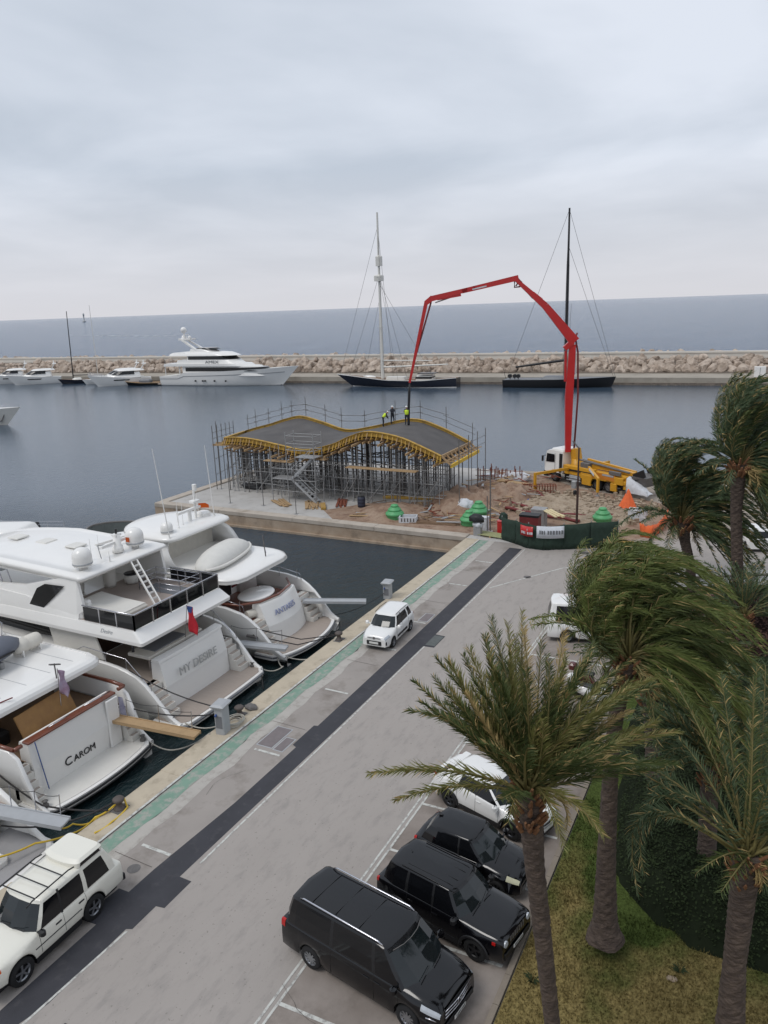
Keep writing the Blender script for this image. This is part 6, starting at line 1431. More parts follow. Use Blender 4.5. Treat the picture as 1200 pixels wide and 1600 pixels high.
# a slice of another white hull with black fenders, beyond the yachts at the left
t = thing('motor_yacht', 'white hull with black tied fenders showing at the left edge beyond the roofs', 'motor yacht', (39.5, 49.0, WZ), R(112))
hb, rg = hull_mb(19, 5.2, [(0,2.1),(.6,2.4),(1,3.0)], over=2.4, fine=2.2, wl=.75); hb.build('hull', ['gel', 'gel2'], t)
q = MB(); tier(q, 2.5, 12, 1.9, 2.2, 3.0, 4, 2, .3, .3, crown=.2, smooth=True); q.build('deckhouse', 'gel', t)
for k in range(5):
    q = MB(); q.lathe([(.0,-.6),(.2,-.55),(.27,-.3),(.27,.3),(.2,.55),(.0,.6)], (3.4+k*.55+(.5 if k > 2 else 0),-2.55,2.15), n=10); q.build('fender', 'black', t)
q = railing([(1,-2.4,2.2),(8,-2.5,2.3),(15,-1.6,2.7),(18.6,0,3.0)], .6, n=2); q.build('guard_rail', 'chrome', t)
# ---------------------------------------------------------------- gangways, pedestals, bollards, ropes
def gangway(lab, a, b, w_, m, posts=None, th=.08, group=None):
    a = Vector(a); b = Vector(b); t = thing('gangway', lab, 'gangway', a); d = b-a; L = d.length; x = d.normalized(); y = Vector((-x.y,x.x,0)).normalized(); z = x.cross(y)
    mm = Matrix((x,y,z)).transposed().to_4x4(); q = MB(); q.M = mm; q.cbox(0,L,-w_/2,w_/2,0,th,.02); q.build('deck', m, t)
    q = MB(); q.M = mm
    for s_ in (-1,1): q.box(0,L,s_*w_/2-.025,s_*w_/2+.025,-.04,th+.03)
    q.build('side_rail', 'lgrey' if m != 'timber' else 'timber', t)
    if posts:
        s_, n = posts
        for k in range(n): q = MB(); q.M = mm; x_ = L*(.1+.8*k/(n-1)); q.tube((x_,s_*w_/2,th),(x_,s_*w_/2,.95), .018, n=5); q.build('stanchion', 'chrome', t)
        q = MB(); q.M = mm; q.path([(L*(.1+.8*k/12), s_*w_/2, .9-.10*abs(sin(pi*k/12*(n-1)))) for k in range(13)], .014, n=4); q.build('guard_line', 'rope', t)
    return t
gangway('grey aluminium gangway reaching from the farthest yacht towards the quay', (36.1,24.5,.45), (37.8,21.1,.3), .5, 'lgrey')
gangway('wooden plank gangway with thin stanchions between the nearest yacht and the quay', (21.15,24.5,.45), (21.75,20.5,.3), .5, 'timber', (1,3))
gangway('pale gangway with rope rail at the near quarter of the nearest yacht', (14.4,24.6,.5), (15.35,21.0,.25), .55, 'lgrey', (1,4))
gangway('pale gangway with rope rail between the middle and farthest yachts', (29.9,25.6,.2), (30.9,22.2,.0), .5, 'lgrey', (1,3))
def pedestal(lab, u, v, h, cap='lgrey', extra=False):
    t = thing('service_pedestal', lab, 'service pedestal', (u,v,0.04), R(8)); q = MB(); q.cbox(-.27,.27,-.22,.22,0,h,.04); q.build('cabinet', 'lgrey', t)
    q = MB(); q.loft([[(-.36,-.28,h),(.36,-.28,h),(.36,.28,h),(-.36,.28,h)],[(-.40,-.32,h+.1),(.40,-.32,h+.1),(.40,.32,h+.1),(-.40,.32,h+.1)],[(-.3,-.2,h+.17),(.3,-.2,h+.17),(.3,.2,h+.17),(-.3,.2,h+.17)]], cap=True, smooth=False); q.build('cap', cap, t)
    q = MB(); q.box(-.285,-.272,-.15,.15,h*.25,h*.7); q.build('door', 'grey', t)
    q = MB(); q.tube((-.27,.1,h*.75),(-.36,.1,h*.72),.05,n=8); q.build('socket', 'blue', t)
    return t
pedestal('grey service pedestal beside the coiled hoses between two yacht sterns', 22.8, 20.0, 1.25)
pedestal('grey service pedestal behind the small white hatchback', 39.5, 20.5, .95)
t = thing('service_pedestal', 'weathered service pedestal with a black bag on top at the corner of the quay', 'service pedestal', (54.1,20.0,.0)); q = MB(); q.cbox(-.25,.25,-.3,.3,0,1.05,.05); q.build('cabinet', 'steel', t); q = MB(); lump(q, (0,.1,1.3), (.42,.6,.4), 77, amp=.25); q.build('bag', 'black', t, recalc=False)
q = MB(); lump(q, (0,.0,.85), (.34,.4,.3), 78, amp=.3); q.build('cloth', 'bag', t, recalc=False)
def bollard(u, v, lab):
    t = thing('bollard', lab, 'bollard', (u,v,.045)); q = MB(); q.lathe([(.0,0),(.22,0),(.2,.06),(.12,.1),(.11,.28),(.2,.33),(.22,.40),(.16,.46),(.0,.48)], n=16); q.build('post', mat('iron_bollard', S_(84,76,72), .7, var=.2), t); q = MB(); q.cbox(-.3,.3,-.22,.22,-.0,.02); q.build('base_plate', 'dsteel', t)
bollard(17.0, 20.15, 'dark iron bollard with yellow hose looped round it by the estate car')
bollard(32.9, 20.15, 'dark iron bollard with pale rope at the stern of the farthest yacht')
bollard(24.2, 20.2, 'dark iron bollard beside the coiled white hoses')
def line(name, lab, pts, r, m, sag=.25, cat='mooring line'):
    P = [Vector(p) for p in pts]; out = []
    for a, b in zip(P, P[1:]):
        for k in range(8): f_ = k/8; c = a.lerp(b, f_); c.z -= sag*4*f_*(1-f_); out.append(c)
    out.append(P[-1]); q = MB(); q.path(out, r, n=6); return tag(q.build(name, m), lab, cat)
def B_(t, x, y, z): return t.matrix_basis @ Vector((x,y,z)) if False else Vector((t.location.x - y, t.location.y + x, t.location.z + z))
line('mooring_line', 'dark mooring line from the near quarter of the farthest yacht to its bollard', [B_(ya,2.3,3.05,1.65), B_(ya,.2,1.9,.95), (32.9,20.2,.35)], .03, 'rope', .02)
line('mooring_line', 'second dark mooring line crossing the swim platform of the farthest yacht', [B_(ya,2.6,2.9,2.0), B_(ya,.3,1.4,1.05), (32.95,20.3,.35)], .028, 'rope', .03)
line('mooring_line', 'pale rope hanging in a loop behind the farthest yacht', [B_(ya,.55,2.6,.5), (31.6,20.9,-.6), (32.9,20.2,.3)], .035, 'wrope', .15)
line('mooring_line', 'thin dark line across the water to the pedestal behind the hatchback', [B_(ya,1.0,-2.9,.7), (39.3,20.5,.5)], .02, 'rope', .3)
line('mooring_line', 'pale rope between the middle and farthest yacht sterns', [B_(yd,.4,-3.2,.5), (30.6,22.3,-.9), B_(ya,.9,2.9,.5)], .035, 'wrope', .2)
line('mooring_line', 'dark line from the middle yacht quarter to the pedestal', [B_(yd,3.0,3.3,2.9), (22.9,20.1,1.1)], .028, 'rope', .25)
line('mooring_line', 'dark line from the nearest yacht quarter to the pedestal', [B_(yc,2.0,-2.7,2.0), (22.6,20.3,.9)], .028, 'rope', .25)
line('mooring_line', 'pale rope from the middle yacht corner to the pedestal foot', [B_(yd,.3,2.9,.6), (22.8,20.2,.3)], .032, 'wrope', .2)
line('mooring_line', 'pale rope sagging under the wooden gangway', [B_(yc,.6,-2.7,.6), (21.7,21.9,-.7), (22.4,20.4,.1)], .03, 'wrope', .15)
line('mooring_line', 'dark line hanging down to the water from the middle yacht', [B_(yd,.3,-3.0,.6), (28.6,22.2,-1.25)], .025, 'rope', .0)
line('mooring_line', 'thick dark line from the nearest yacht port quarter', [B_(yc,3.2,2.9,1.9), B_(yc,.6,2.8,.9), (16.6,20.3,.2)], .035, 'rope', .1)
line('mooring_line', 'dark line from the cut-off yacht up to the nearest yacht', [B_(yb,2.2,-1.9,1.0), (15.2,21.2,.3), (17,20.3,.3)], .03, 'rope', .1)
line('yellow_hose', 'yellow hose looping from the bollard over the quay edge to the boats', [(13.6,22.6,-.4),(14.9,22.2,-.6),(15.9,21.2,-.5),(16.2,20.5,.12),(16.9,20.3,.2),(17.3,20.2,.3),(17.15,19.9,.1),(16.3,19.8,.08),(15.6,19.9,.08)], .035, 'yhose', .06, cat='hose')
line('yellow_hose', 'second yellow hose hanging from the bollard to the gangway', [(17.1,20.2,.35),(16.6,20.9,-.3),(15.7,21.1,.0),(15.2,21.6,.1)], .03, 'yhose', .15, cat='hose')
q = MB(); hr = random.Random(2)
for k in range(5): 
    c = (23.55+hr.uniform(-.15,.15), 20.0+hr.uniform(-.1,.1)); rad = .3+.05*k
    q.path([(c[0]+rad*cos(a), c[1]+rad*.8*sin(a), .08+.03*k) for a in [2*pi*i/18 for i in range(19)]], .022, n=5)
tag(q.build('hose_coil', 'wrope'), 'white hoses coiled on the coping next to the grey pedestal', 'hose')
q = MB(); lump(q, (0,0,.08), (.22,.3,.14), 55); o = q.build('rope_heap', 'dsteel', recalc=False); o.location = (24.9,20.1,.03); tag(o, 'heap of dark rope and clutter on the coping beyond the coiled hoses', 'rope')

# fenders hanging between the hulls, and small fittings
def fender(u_, v_, lab, m, zt=.7):
    t = thing('fender', lab, 'fender', (u_, v_, WZ)); q = MB(); q.lathe([(.0,.25),(.12,.28),(.19,.42),(.19,1.25),(.12,1.4),(.05,1.46),(.0,1.46)], n=12); q.build('body', m, t); q = MB(); q.tube((0,0,1.45),(.02,0,2.5),.015,n=5); q.build('lanyard', 'rope', t)
fender(30.15, 28.2, 'black fender hanging between the middle and the farthest yacht, aft one', 'black'); fender(30.2, 31.4, 'black fender hanging between the middle and the farthest yacht, forward one', 'black')
fender(22.65, 27.0, 'white fender hanging between the nearest and the middle yacht, aft one', 'gel2'); fender(22.7, 30.2, 'white fender hanging between the nearest and the middle yacht, forward one', 'gel2')
for t, x0, zz, n_ in ((yd, 7.5, 7.26, 3),):
    for k in range(n_):
        q = MB(); q.cbox(x0+1.4+k*2.2, x0+2.2+k*2.2, -.4, .4, zz-.02, zz+.05, .03); q.build('roof_hatch', 'gel2', t)
for t, hw in ((yd, 3.36), (ya, 3.1), (yc, 2.96)):
    for s_ in (-1,1):
        for x in (9.0, 10.3, 13.0, 14.3):
            q = MB(); q.tube((x, s_*(hw-.10), 1.55), (x, s_*(hw+.0), 1.55), .17, n=12); q.build('porthole', 'glass', t)
# ================================================================ CARS (local x forward, y left, z up, origin between the axles on the ground)
def car(name, lab, loc, rz, S):
    t = thing(name, lab, S.get('cat','car'), (loc[0],loc[1],0.013), rz)
    W2 = S['W']/2; wb = S['wb']; xf = wb/2; xr = -wb/2; X1 = xf+S['fo']; X0 = xr-S['ro']; r = S['wr']; paint = S['paint']; Ra = r*1.16
    top = S['top']; belt = S['belt']; zb0 = S.get('sill', .26)
    xs = set([X0, X0+.03, X0+.10, X0+.25, X1-.5, X1-.32, X1-.18, X1-.09, X1-.03, X1])
    x = X0+.3
    while x < X1-.3: xs.add(round(x,3)); x += .16
    for c in (xf, xr):
        for k in range(-7, 8): xs.add(round(c+Ra*sin(k/7*pi/2)*.999, 3))
    xs = sorted(xs)
    rear_taper = S.get('rt', .94); ft = S.get('ft', .80)
    def half(x):
        k = 1.0
        if x > X1-.9: u = (x-(X1-.9))/.9; k = 1-(1-ft)*u**2.4
        if x < X0+.5: u = ((X0+.5)-x)/.5; k = 1-(1-rear_taper)*u**2.2
        return W2*k
    def ringpts(x):
        w_ = half(x); zb = interp(belt, x); zt = interp(top, x); z0 = zb0
        if x > X1-.25: z0 = lerp(zb0, zb0+.03, (x-X1+.25)/.25)
        for c in (xf, xr):
            if abs(x-c) < Ra: z0 = max(z0, r + sqrt(max(0, Ra*Ra-(x-c)**2)))
        z0 = min(z0, zb-.12); e = 1.0
        if x > X1-.1: zt = zt - S.get('nose',.10)*((x-X1+.1)/.1)**1.5; zb = min(zb, zt-.03)
        if x < X0+.1: zt = zt-.04*((X0+.1-x)/.1); zb = min(zb, zt-.02)
        fl = S.get('flare', .0)*max(0, 1-min(abs(x-xf), abs(x-xr))/.62)
        return [(x,(w_-.03),z0),(x,w_+fl,z0+.05),(x,w_+fl*.8,lerp(z0,zb,.45)),(x,w_-.012,lerp(z0,zb,.72)),(x,w_-.03,zb-.04),(x,w_-.055,zb),(x,w_-.13,lerp(zb,zt,.65)),(x,w_*.6,zt),(x,w_*.25,zt+S.get('crown',.02)),(x,0,zt+S.get('crown',.02))]
    rings = []
    for x in xs:
        h_ = ringpts(x); rings.append(h_ + [(p[0],-p[1],p[2]) for p in h_[::-1][1:]])
    q = MB(); q.loft(rings, closed=False); n = len(rings[0]); q.add(rings[0], [tuple(range(n))]); q.add(rings[-1], [tuple(range(n))[::-1]]); body = q.build('body', paint, t)
    q = MB(); q.box(X0+.15, X1-.15, -W2+.2, W2-.2, .2, .45); q.box(xr+Ra+.03, xf-Ra-.03, -W2+.06, W2-.06, .2, .42)
    for c in (xf, xr):
        for s_ in (-1,1): q.loft([[(c+Ra*1.0*cos(a), s_*yy, r+Ra*1.0*sin(a)) for a in [pi*i/10 for i in range(11)]] for yy in (W2-.04, W2-.38)], closed=False)
        q.box(c-Ra, c+Ra, -W2+.34, W2-.34, .2, r+Ra)
    q.build('underbody', 'black', t)
    if S.get('clad'):
        for s_ in (-1,1):
            q = MB()
            for c in (xf, xr):
                q.loft([[(c+a_*cos(a), s_*(half(c)+S.get('flare',0)+off), r+a_*sin(a)) for a in [pi*(i/14) for i in range(15)]] for a_, off in ((Ra-.01,.0),(Ra,.018),(Ra+.07,.016),(Ra+.075,-.02))], closed=False)
            y0, y1 = sorted((s_*(W2-.05), s_*(W2+.012))); q.box(xr+Ra, xf-Ra, y0, y1, zb0-.02, zb0+.14)
            q.build('wheel_arch_trim', 'black', t)
    # greenhouse
    G_ = S['gh']; zr = G_['zr']; wr = G_['wr']
    side = G_['side']      # list of (x_belt, x_roof, kind of the panel up to the next point)
    pts = []; kinds = []
    xc, xrf = G_['front']; xq, xrr = G_['rear']
    def bz(x): return interp(belt, x)+.0
    wb_ = lambda x: half(max(X0+.1,min(x,X1-.1)))-.055
    pts.append(((xc, 0), (xrf, 0))); kinds.append('ws')
    pts.append(((xc-.06, wb_(xc)*.55), (xrf-.03, wr*.6))); kinds.append('ws')
    pts.append(((xc-.22, wb_(xc)*.93), (xrf-.10, wr*.93))); kinds.append('body')
    for xb_, xr_, kd in side: pts.append(((xb_, wb_(xb_)), (xr_, wr if xr_ < xrf-.2 else wr*.985))); kinds.append(kd)
    pts.append(((xq+.10, wb_(xq+.2)*.90), (xrr+.06, wr*.90))); kinds.append('rw')
    pts.append(((xq, 0), (xrr, 0)))
    def col_(i, t_, s_):
        (bx_, by_), (rx_, ry_) = pts[i]; b = .045*sin(pi*min(1,t_))
        x = lerp(bx_, rx_, t_); y = lerp(by_, ry_, t_); z = lerp(interp(top, bx_)-.01 if i <= 1 else bz(bx_)-.01, zr-(.03 if abs(ry_) > .1 else .0), t_)
        if i == 0 or i == len(pts)-1: x += (b if i == 0 else -b)
        else: y += b*.6; x += b*(1 if i <= 2 else (-1 if i >= len(pts)-2 else 0))*.6
        return (x, s_*y, z)
    T = (0, .07, .5, .90, 1.0); parts_ = {}
    for s_ in (1,-1):
        for i in range(len(pts)-1):
            kd = kinds[i]
            for a, b in zip(T, T[1:]):
                f_ = [col_(i,a,s_), col_(i+1,a,s_), col_(i+1,b,s_), col_(i,b,s_)]
                if s_ < 0: f_ = f_[::-1]
                inner = .07 <= a < .9
                k2 = kd if inner else ('ws_edge' if False else 'body')
                if kd == 'glass' and inner: key = 'g%d_%d' % (i, s_)
                elif kd in ('ws','rw') and (a >= .07 or kd == 'ws') and a < .9: key = kd
                elif kd == 'dark': key = 'dark'
                else: key = 'dark' if (kd in ('ws',) and a >= .9 and False) else 'body'
                parts_.setdefault(key, MB()).add(f_, [(0,1,2,3)], 0, key in ('ws','rw'))
    for key, mb in parts_.items():
        if key == 'body': mb.build('pillars', G_.get('pillar', paint), t, recalc=False)
        elif key == 'dark': mb.build('dark_pillar', 'black', t, recalc=False)
        elif key == 'ws': ws = mb.build('windscreen', S.get('wsm','glass2'), t, recalc=False)
        elif key == 'rw': mb.build('rear_window', 'glass', t, recalc=False)
        else: mb.build('side_window', 'glass', t, recalc=False)
    ring = [col_(i,1.0,1) for i in range(len(pts))] + [col_(i,1.0,-1) for i in range(len(pts)-2,0,-1)]
    cxr = (xrf+xrr)/2; R_ = [ring]
    for f_, dz in ((.97,.03),(.90,.045),(.7,.06),(.35,.075),(.02,.08)): R_.append([(cxr+(x-cxr)*f_, y*f_, zr-.02+dz*G_.get('dome',1)+(z-zr)*.3*(1-0)) for x, y, z in ring])
    q = MB(); q.loft(R_, cap=False); q.add(R_[-1], [tuple(range(len(ring)))]); q.build('roof', S.get('roofm', paint), t)
    # wipers, steering and seats seen through the glass
    q = MB(); 
    gw = lambda k, y: (lerp(xc, xrf, k)+.045*sin(pi*k)+.015, y, lerp(interp(top,xc), zr, k)+.02)
    for y0 in (-.50,.10): q.bar(gw(.05,y0), gw(.16,y0+.48), .018,.012)
    q.build('wipers', 'black', t)
    # door seams, handles, mirrors
    def surf(x, f_, s_, off=.006):
        h_ = ringpts(x); k = f_*(len(h_)-1); i = min(int(k), len(h_)-2); a, b = Vector(h_[i]), Vector(h_[i+1]); p = a.lerp(b, k-i); n_ = Vector((0,1,0)) if f_ < .5 else (Vector((0,.6,.8)) if f_ < .68 else Vector((0,0,1)))
        if x > X1-.2: n_ += Vector((.8,0,0))
        if x < X0+.2: n_ += Vector((-.8,0,0))
        p += n_.normalized()*off; return (p.x, s_*p.y, p.z)
    def patch(nm, m, x0, x1, f0, f1, s_, off=.008, nx=5, nf=4, slant=0.0, lab=None):
        q = MB(); R_ = []
        for i in range(nx+1):
            R_.append([surf(min(X1, max(X0, lerp(x0,x1,i/nx)+slant*(j/nf))), lerp(f0,f1,j/nf), s_, off) for j in range(nf+1)])
        q.loft(R_, closed=False); return q.build(nm, m, t, recalc=False)
    for s_ in (-1,1):
        for dx in S['doors']:
            q = MB(); q.path([surf(dx, f_, s_, .002) for f_ in (.12,.2,.3,.4,.5,.55)], .006, n=4); q.build('door_seam', 'black', t)
        for hx in S['handles']:
            p = surf(hx, .36, s_, .02); q = MB(); q.cbox(p[0]-.1,p[0]+.1,min(p[1],p[1]-s_*.03),max(p[1],p[1]-s_*.03),p[2]-.02,p[2]+.02,.008); q.build('door_handle', S.get('hm', paint), t)
        mx_ = S['mirror']; zz = bz(mx_)+.10; q = MB(); y0, y1 = sorted((s_*(W2+.02), s_*(W2+.22))); q.cbox(mx_-.08,mx_+.08,y0,y1,zz-.07,zz+.10,.05); q.bar((mx_,s_*(W2-.08),zz-.05),(mx_,s_*(W2+.08),zz-.02),.05,.04); q.build('wing_mirror', S.get('mm', paint), t)
        for c in (xf, xr): wheel(t, c, s_*(W2-.115), r, .22, S.get('rim','dalloy'), S.get('spokes',5))
    S['patch'] = patch; S['surf'] = surf; S['X0'] = X0; S['X1'] = X1
    S['extra'](t, S, X0, X1, W2, patch, surf)
    q = MB(); fz = S.get('platez', .42); q.cbox(X1+S.get('pf',.03), X1+S.get('pf',.03)+.02, -.26,.26, fz, fz+.11, .008); q.build('number_plate', 'plate', t)
    return t
def chars(q, x, y0, z, n, w_=.035, h=.07):
    for k in range(n): 
        yy = y0-k*.062; q.box(x, x+.003, yy-w_/2, yy+w_/2, z-h/2, z+h/2)
def front_lights(patch, m='lens', x0=-.42, f0=.40, f1=.62, X1=0, off=.01):
    for s_ in (-1,1): patch('headlight', m, X1+x0, X1-.02, f0, f1, s_, off)
# ---- white estate car, bottom left
def ex_disco(t, S, X0, X1, W2, patch, surf):
    for s_ in (-1,1):
        q = MB(); y = s_*(W2+.006); q.path([(xx,y,.72) for xx in (S['wb']/2-.46,0,-S['wb']/2+.46)], .018, n=4); q.build('side_strip', 'black', t)
        patch('indicator', 'orange', X1-.22, X1-.02, .38, .56, s_, .012)
        q = MB(); q.path([(X1-.9,s_*.64,1.97) if False else (.72,s_*.66,1.92),(.5,s_*.66,1.98),(-.75,s_*.66,2.02),(-.95,s_*.66,1.98)], .022, n=5); q.build('roof_rail', 'black', t)
    q = MB(); 
    for xx in (.42,-.05,-.55): q = MB(); q.bar((xx,-.66,1.99),(xx,.66,1.99),.03,.02); q.build('roof_bar', 'black', t)
    q = MB(); R0 = outline(-2.02, -.95, .70, .18, .12); R1 = outline(-1.98, -1.08, .62, .15, .12); q.loft([[(x,y,1.84) for x,y in R0],[(x,y,1.98) for x,y in R0],[(x,y,2.05) for x,y in R1]], smooth=False); q.add([(x,y,2.05) for x,y in R1],[tuple(range(len(R1)))]); q.build('raised_roof', 'ccar', t)
    for s_ in (-1,1):
        q = MB(); q.add([(-1.9,s_*.705,1.865),(-1.12,s_*.705,1.865),(-1.15,s_*.70,1.975),(-1.85,s_*.70,1.975)], [(0,1,2,3)]); q.build('alpine_window', 'glass', t, recalc=False)
    q = MB(); q.cbox(X0-.10,X0+.02,-W2+.02,W2-.02,.42,.62,.03); q.cbox(X1-.04,X1+.12,-W2+.06,W2-.06,.36,.62,.04); q.build('bumper', 'black', t)
    q = MB(); q.cbox(X1-.01,X1+.02,-.55,.55,.68,.86); q.build('grille', 'black', t)
    front_lights(patch, x0=-.14, X1=X1)
disco = dict(W=1.79, wb=2.54, fo=.78, ro=1.20, wr=.385, paint='ccar', sill=.42, flare=.012, ft=.9, rt=.96, rim='alloy', spokes=5,
    top=[(-2.5,1.13),(.55,1.13),(.9,1.12),(1.8,1.06),(2.05,1.0)], belt=[(-2.5,1.08),(.6,1.07),(2.05,.95)],
    gh=dict(zr=1.82, wr=.70, front=(.86,.36), rear=(-2.42,-2.12), side=[(.55,.20,'glass'),(-.18,-.22,'dark'),(-.25,-.29,'glass'),(-1.02,-1.05,'body'),(-1.16,-1.18,'glass'),(-2.02,-1.85,'body'),(-2.25,-2.0,'body')]),
    doors=[.62,-.21,-1.02], handles=[-.02,-.85], mirror=.62, mm='black', hm='black', extra=ex_disco, platez=.45, pf=.13)
car('estate_car', 'white boxy estate car with roof bars parked by the quay at the bottom left', (11.55, 17.72), R(181.2), disco)
# ---- small white hatchback
def ex_panda(t, S, X0, X1, W2, patch, surf):
    front_lights(patch, x0=-.40, f0=.42, f1=.64, X1=X1)
    q = MB(); q.cbox(X1-.0,X1+.03,-.42,.42,.34,.56,.05); q.build('lower_grille', 'black', t); q = MB(); q.cbox(X1-.01,X1+.02,-.38,.38,.70,.735,.01); q.tube((X1,0,.72),(X1+.03,0,.72),.07,n=12); q.build('upper_grille', 'dsteel', t)
    for s_ in (-1,1): patch('fog_light', 'black', X1-.10, X1-.01, .15, .30, s_, .012); q = MB(); y0, y1 = sorted((s_*(W2-.01), s_*(W2+.02))); q.cbox(-.62,.66,y0,y1,.40,.52,.01); q.build('side_moulding', 'black', t); patch('tail_light', 'redl', X0+.0, X0+.10, .4, .6, s_, .01)
    for s_ in (-1,1): q = MB(); q.path([(.35,s_*.60,1.52),(-.3,s_*.62,1.565),(-1.1,s_*.60,1.53)], .018, n=5); q.build('roof_trim', 'black', t)
    q = MB(); chars(q, X1+.051, .2, .465, 7); q.build('plate_characters', 'black', t)
panda = dict(W=1.64, wb=2.30, fo=.75, ro=.60, wr=.29, paint='wcar', sill=.24, ft=.80, rt=.93, rim='alloy', spokes=5, nose=.14,
    top=[(-1.75,.98),(.55,.98),(.85,.97),(1.5,.88),(1.9,.80)], belt=[(-1.75,.97),(.6,.93),(1.9,.72)],
    gh=dict(zr=1.50, wr=.60, front=(1.02,.42), rear=(-1.70,-1.50), side=[(.74,.28,'glass'),(-.02,-.05,'dark'),(-.10,-.13,'glass'),(-.82,-.80,'body'),(-.95,-.92,'glass'),(-1.38,-1.22,'body')]),
    doors=[.72,-.06,-.86], handles=[.05,-.75], mirror=.70, extra=ex_panda, platez=.41, pf=.035)
car('hatchback', 'small white hatchback parked alone beside the quay edge', (34.4, 17.86), R(182.5), panda)
# ---- black van
def ex_van(t, S, X0, X1, W2, patch, surf):
    for s_ in (-1,1):
        patch('headlight', 'lens', X1-.5, X1-.02, .40, .60, s_, .01); patch('tail_light', 'redl', X0, X0+.16, .36, .62, s_, .012)
        q = MB(); q.path([(.75,s_*.70,1.86),(.6,s_*.71,1.93),(-1.9,s_*.71,1.95),(-2.05,s_*.70,1.89)], .024, n=6); q.build('roof_rail', 'chrome', t)
        q = MB(); q.path([(X1-.05,s_*.80,.62),(X1-.35,s_*.93,.70)], .02, n=5); q.build('light_strip', 'chrome', t)
    q = MB(); q.cbox(X1-.02,X1+.02,-.62,.62,.52,.86,.03); q.build('grille', 'black', t)
    for k in range(3): q = MB(); z = .58+.10*k; q.path([(X1+.015,.60,z+.02),(X1+.045,.2,z-.01),(X1+.05,0,z-.015),(X1+.045,-.2,z-.01),(X1+.015,-.60,z+.02)], .016, n=5); q.build('grille_bar', 'chrome', t)
    q = MB(); n = 20; 
    q.path([(X1+.07,.10*cos(2*pi*i/n),.70+.10*sin(2*pi*i/n)) for i in range(n+1)], .011, n=5)
    for a in (90,210,330): q.bar((X1+.07,0,.70),(X1+.07,.10*cos(R(a)),.70+.10*sin(R(a))),.014)
    q.build('badge', 'chrome', t)
    q = MB(); q.cbox(X1-.03,X1+.03,-.75,.75,.26,.42,.03); q.build('lower_intake', 'black', t)
    q = MB(); chars(q, X1+.081, .2, .355, 7); q.build('plate_characters', 'black', t)
    for k in range(3): q = MB(); q.box(-1.7+k*.8,-1.68+k*.8,-.62,.62,1.905,1.912); q.build('roof_seam', 'black', t)
    q = MB(); q.path([(1.0,-.62,1.80),(1.12,-.3,1.815),(1.15,0,1.82),(1.12,.3,1.815),(1.0,.62,1.80)], .012, n=4); q.build('roof_edge_strip', 'dsteel', t)
van = dict(W=1.93, wb=3.2, fo=.90, ro=1.04, wr=.34, paint='bcar', sill=.26, ft=.84, rt=.96, rim='alloy', spokes=10, cat='van', nose=.12,
    top=[(-2.7,1.14),(1.25,1.14),(1.6,1.13),(2.2,1.02),(2.5,.92)], belt=[(-2.7,1.10),(1.3,1.06),(2.5,.80)],
    gh=dict(zr=1.86, wr=.76, front=(1.78,.98), rear=(-2.58,-2.40), side=[(1.45,.80,'glass'),(.62,.55,'dark'),(.52,.45,'glass'),(-.80,-.80,'dark'),(-.9,-.9,'glass'),(-2.15,-2.08,'body'),(-2.4,-2.25,'body')]),
    doors=[1.35,.58,-.85], handles=[.70,.35], mirror=1.32, extra=ex_van, platez=.30, pf=.06)
car('van', 'long black van with chrome roof rails and star badge, nearest of the parked row', (14.69, 8.31), R(-99.5), van)
# ---- black off-roader
def ex_ren(t, S, X0, X1, W2, patch, surf):
    for s_ in (-1,1):
        q = MB(); q.tube((X1-.03,s_*.62,.83),(X1+.025,s_*.62,.83),.095,n=16); q.build('headlight', 'lens', t); patch('indicator', 'redl' , X1-.30, X1-.20, .38, .48, s_, .012); patch('tail_light', 'redl', X0, X0+.10, .40, .6, s_, .012)
    q = MB()
    for k in range(7): y = (k-3)*.115; q = MB(); q.cbox(X1-.0,X1+.012,y-.035,y+.035,.74,.92,.02); q.build('grille_slot', 'dsteel', t)
    q = MB(); q.cbox(X1-.02,X1+.03,-.7,.7,.36,.56,.04); q.build('bumper_grille', 'black', t); q = MB(); chars(q, X1+.056, .2, .515, 7); q.build('plate_characters', 'black', t)
    q = MB(); q.path([(-1.30,0,1.66),(-1.40,0,1.74)], .012, n=5); q.cbox(-1.45,-1.25,-.04,.04,1.65,1.69,.02); q.build('roof_antenna', 'black', t)
    for y in (-.45,-.2,.2,.45): q = MB(); q.box(-1.2,.35,y-.006,y+.006,1.692,1.70); q.build('roof_groove', 'black', t)
    for s_ in (-1,1): q = MB(); q.path([(.5,s_*.62,1.66),(-.3,s_*.64,1.72),(-1.3,s_*.62,1.70)], .018, n=5); q.build('roof_rail', 'black', t)
ren = dict(W=1.80, wb=2.57, fo=.83, ro=.82, wr=.35, paint='bcar', sill=.30, flare=.03, ft=.88, rt=.95, rim='black', spokes=5, clad=True, crown=.03,
    top=[(-2.2,1.10),(.6,1.10),(.9,1.10),(1.8,1.04),(2.2,.98)], belt=[(-2.2,1.08),(.7,1.03),(2.2,.92)],
    gh=dict(zr=1.66, wr=.66, front=(1.02,.50), rear=(-2.0,-1.80), side=[(.74,.32,'glass'),(-.08,-.10,'dark'),(-.15,-.17,'glass'),(-.98,-.98,'dark'),(-1.08,-1.06,'glass'),(-1.52,-1.45,'body')]),
    doors=[.78,-.12,-.98], handles=[.0,-.85], mirror=.72, mm='black', extra=ex_ren, platez=.46, pf=.035)
car('offroad_car', 'black square-nosed off-road car between the black van and the smaller black car', (17.24, 7.2), R(-101), ren)
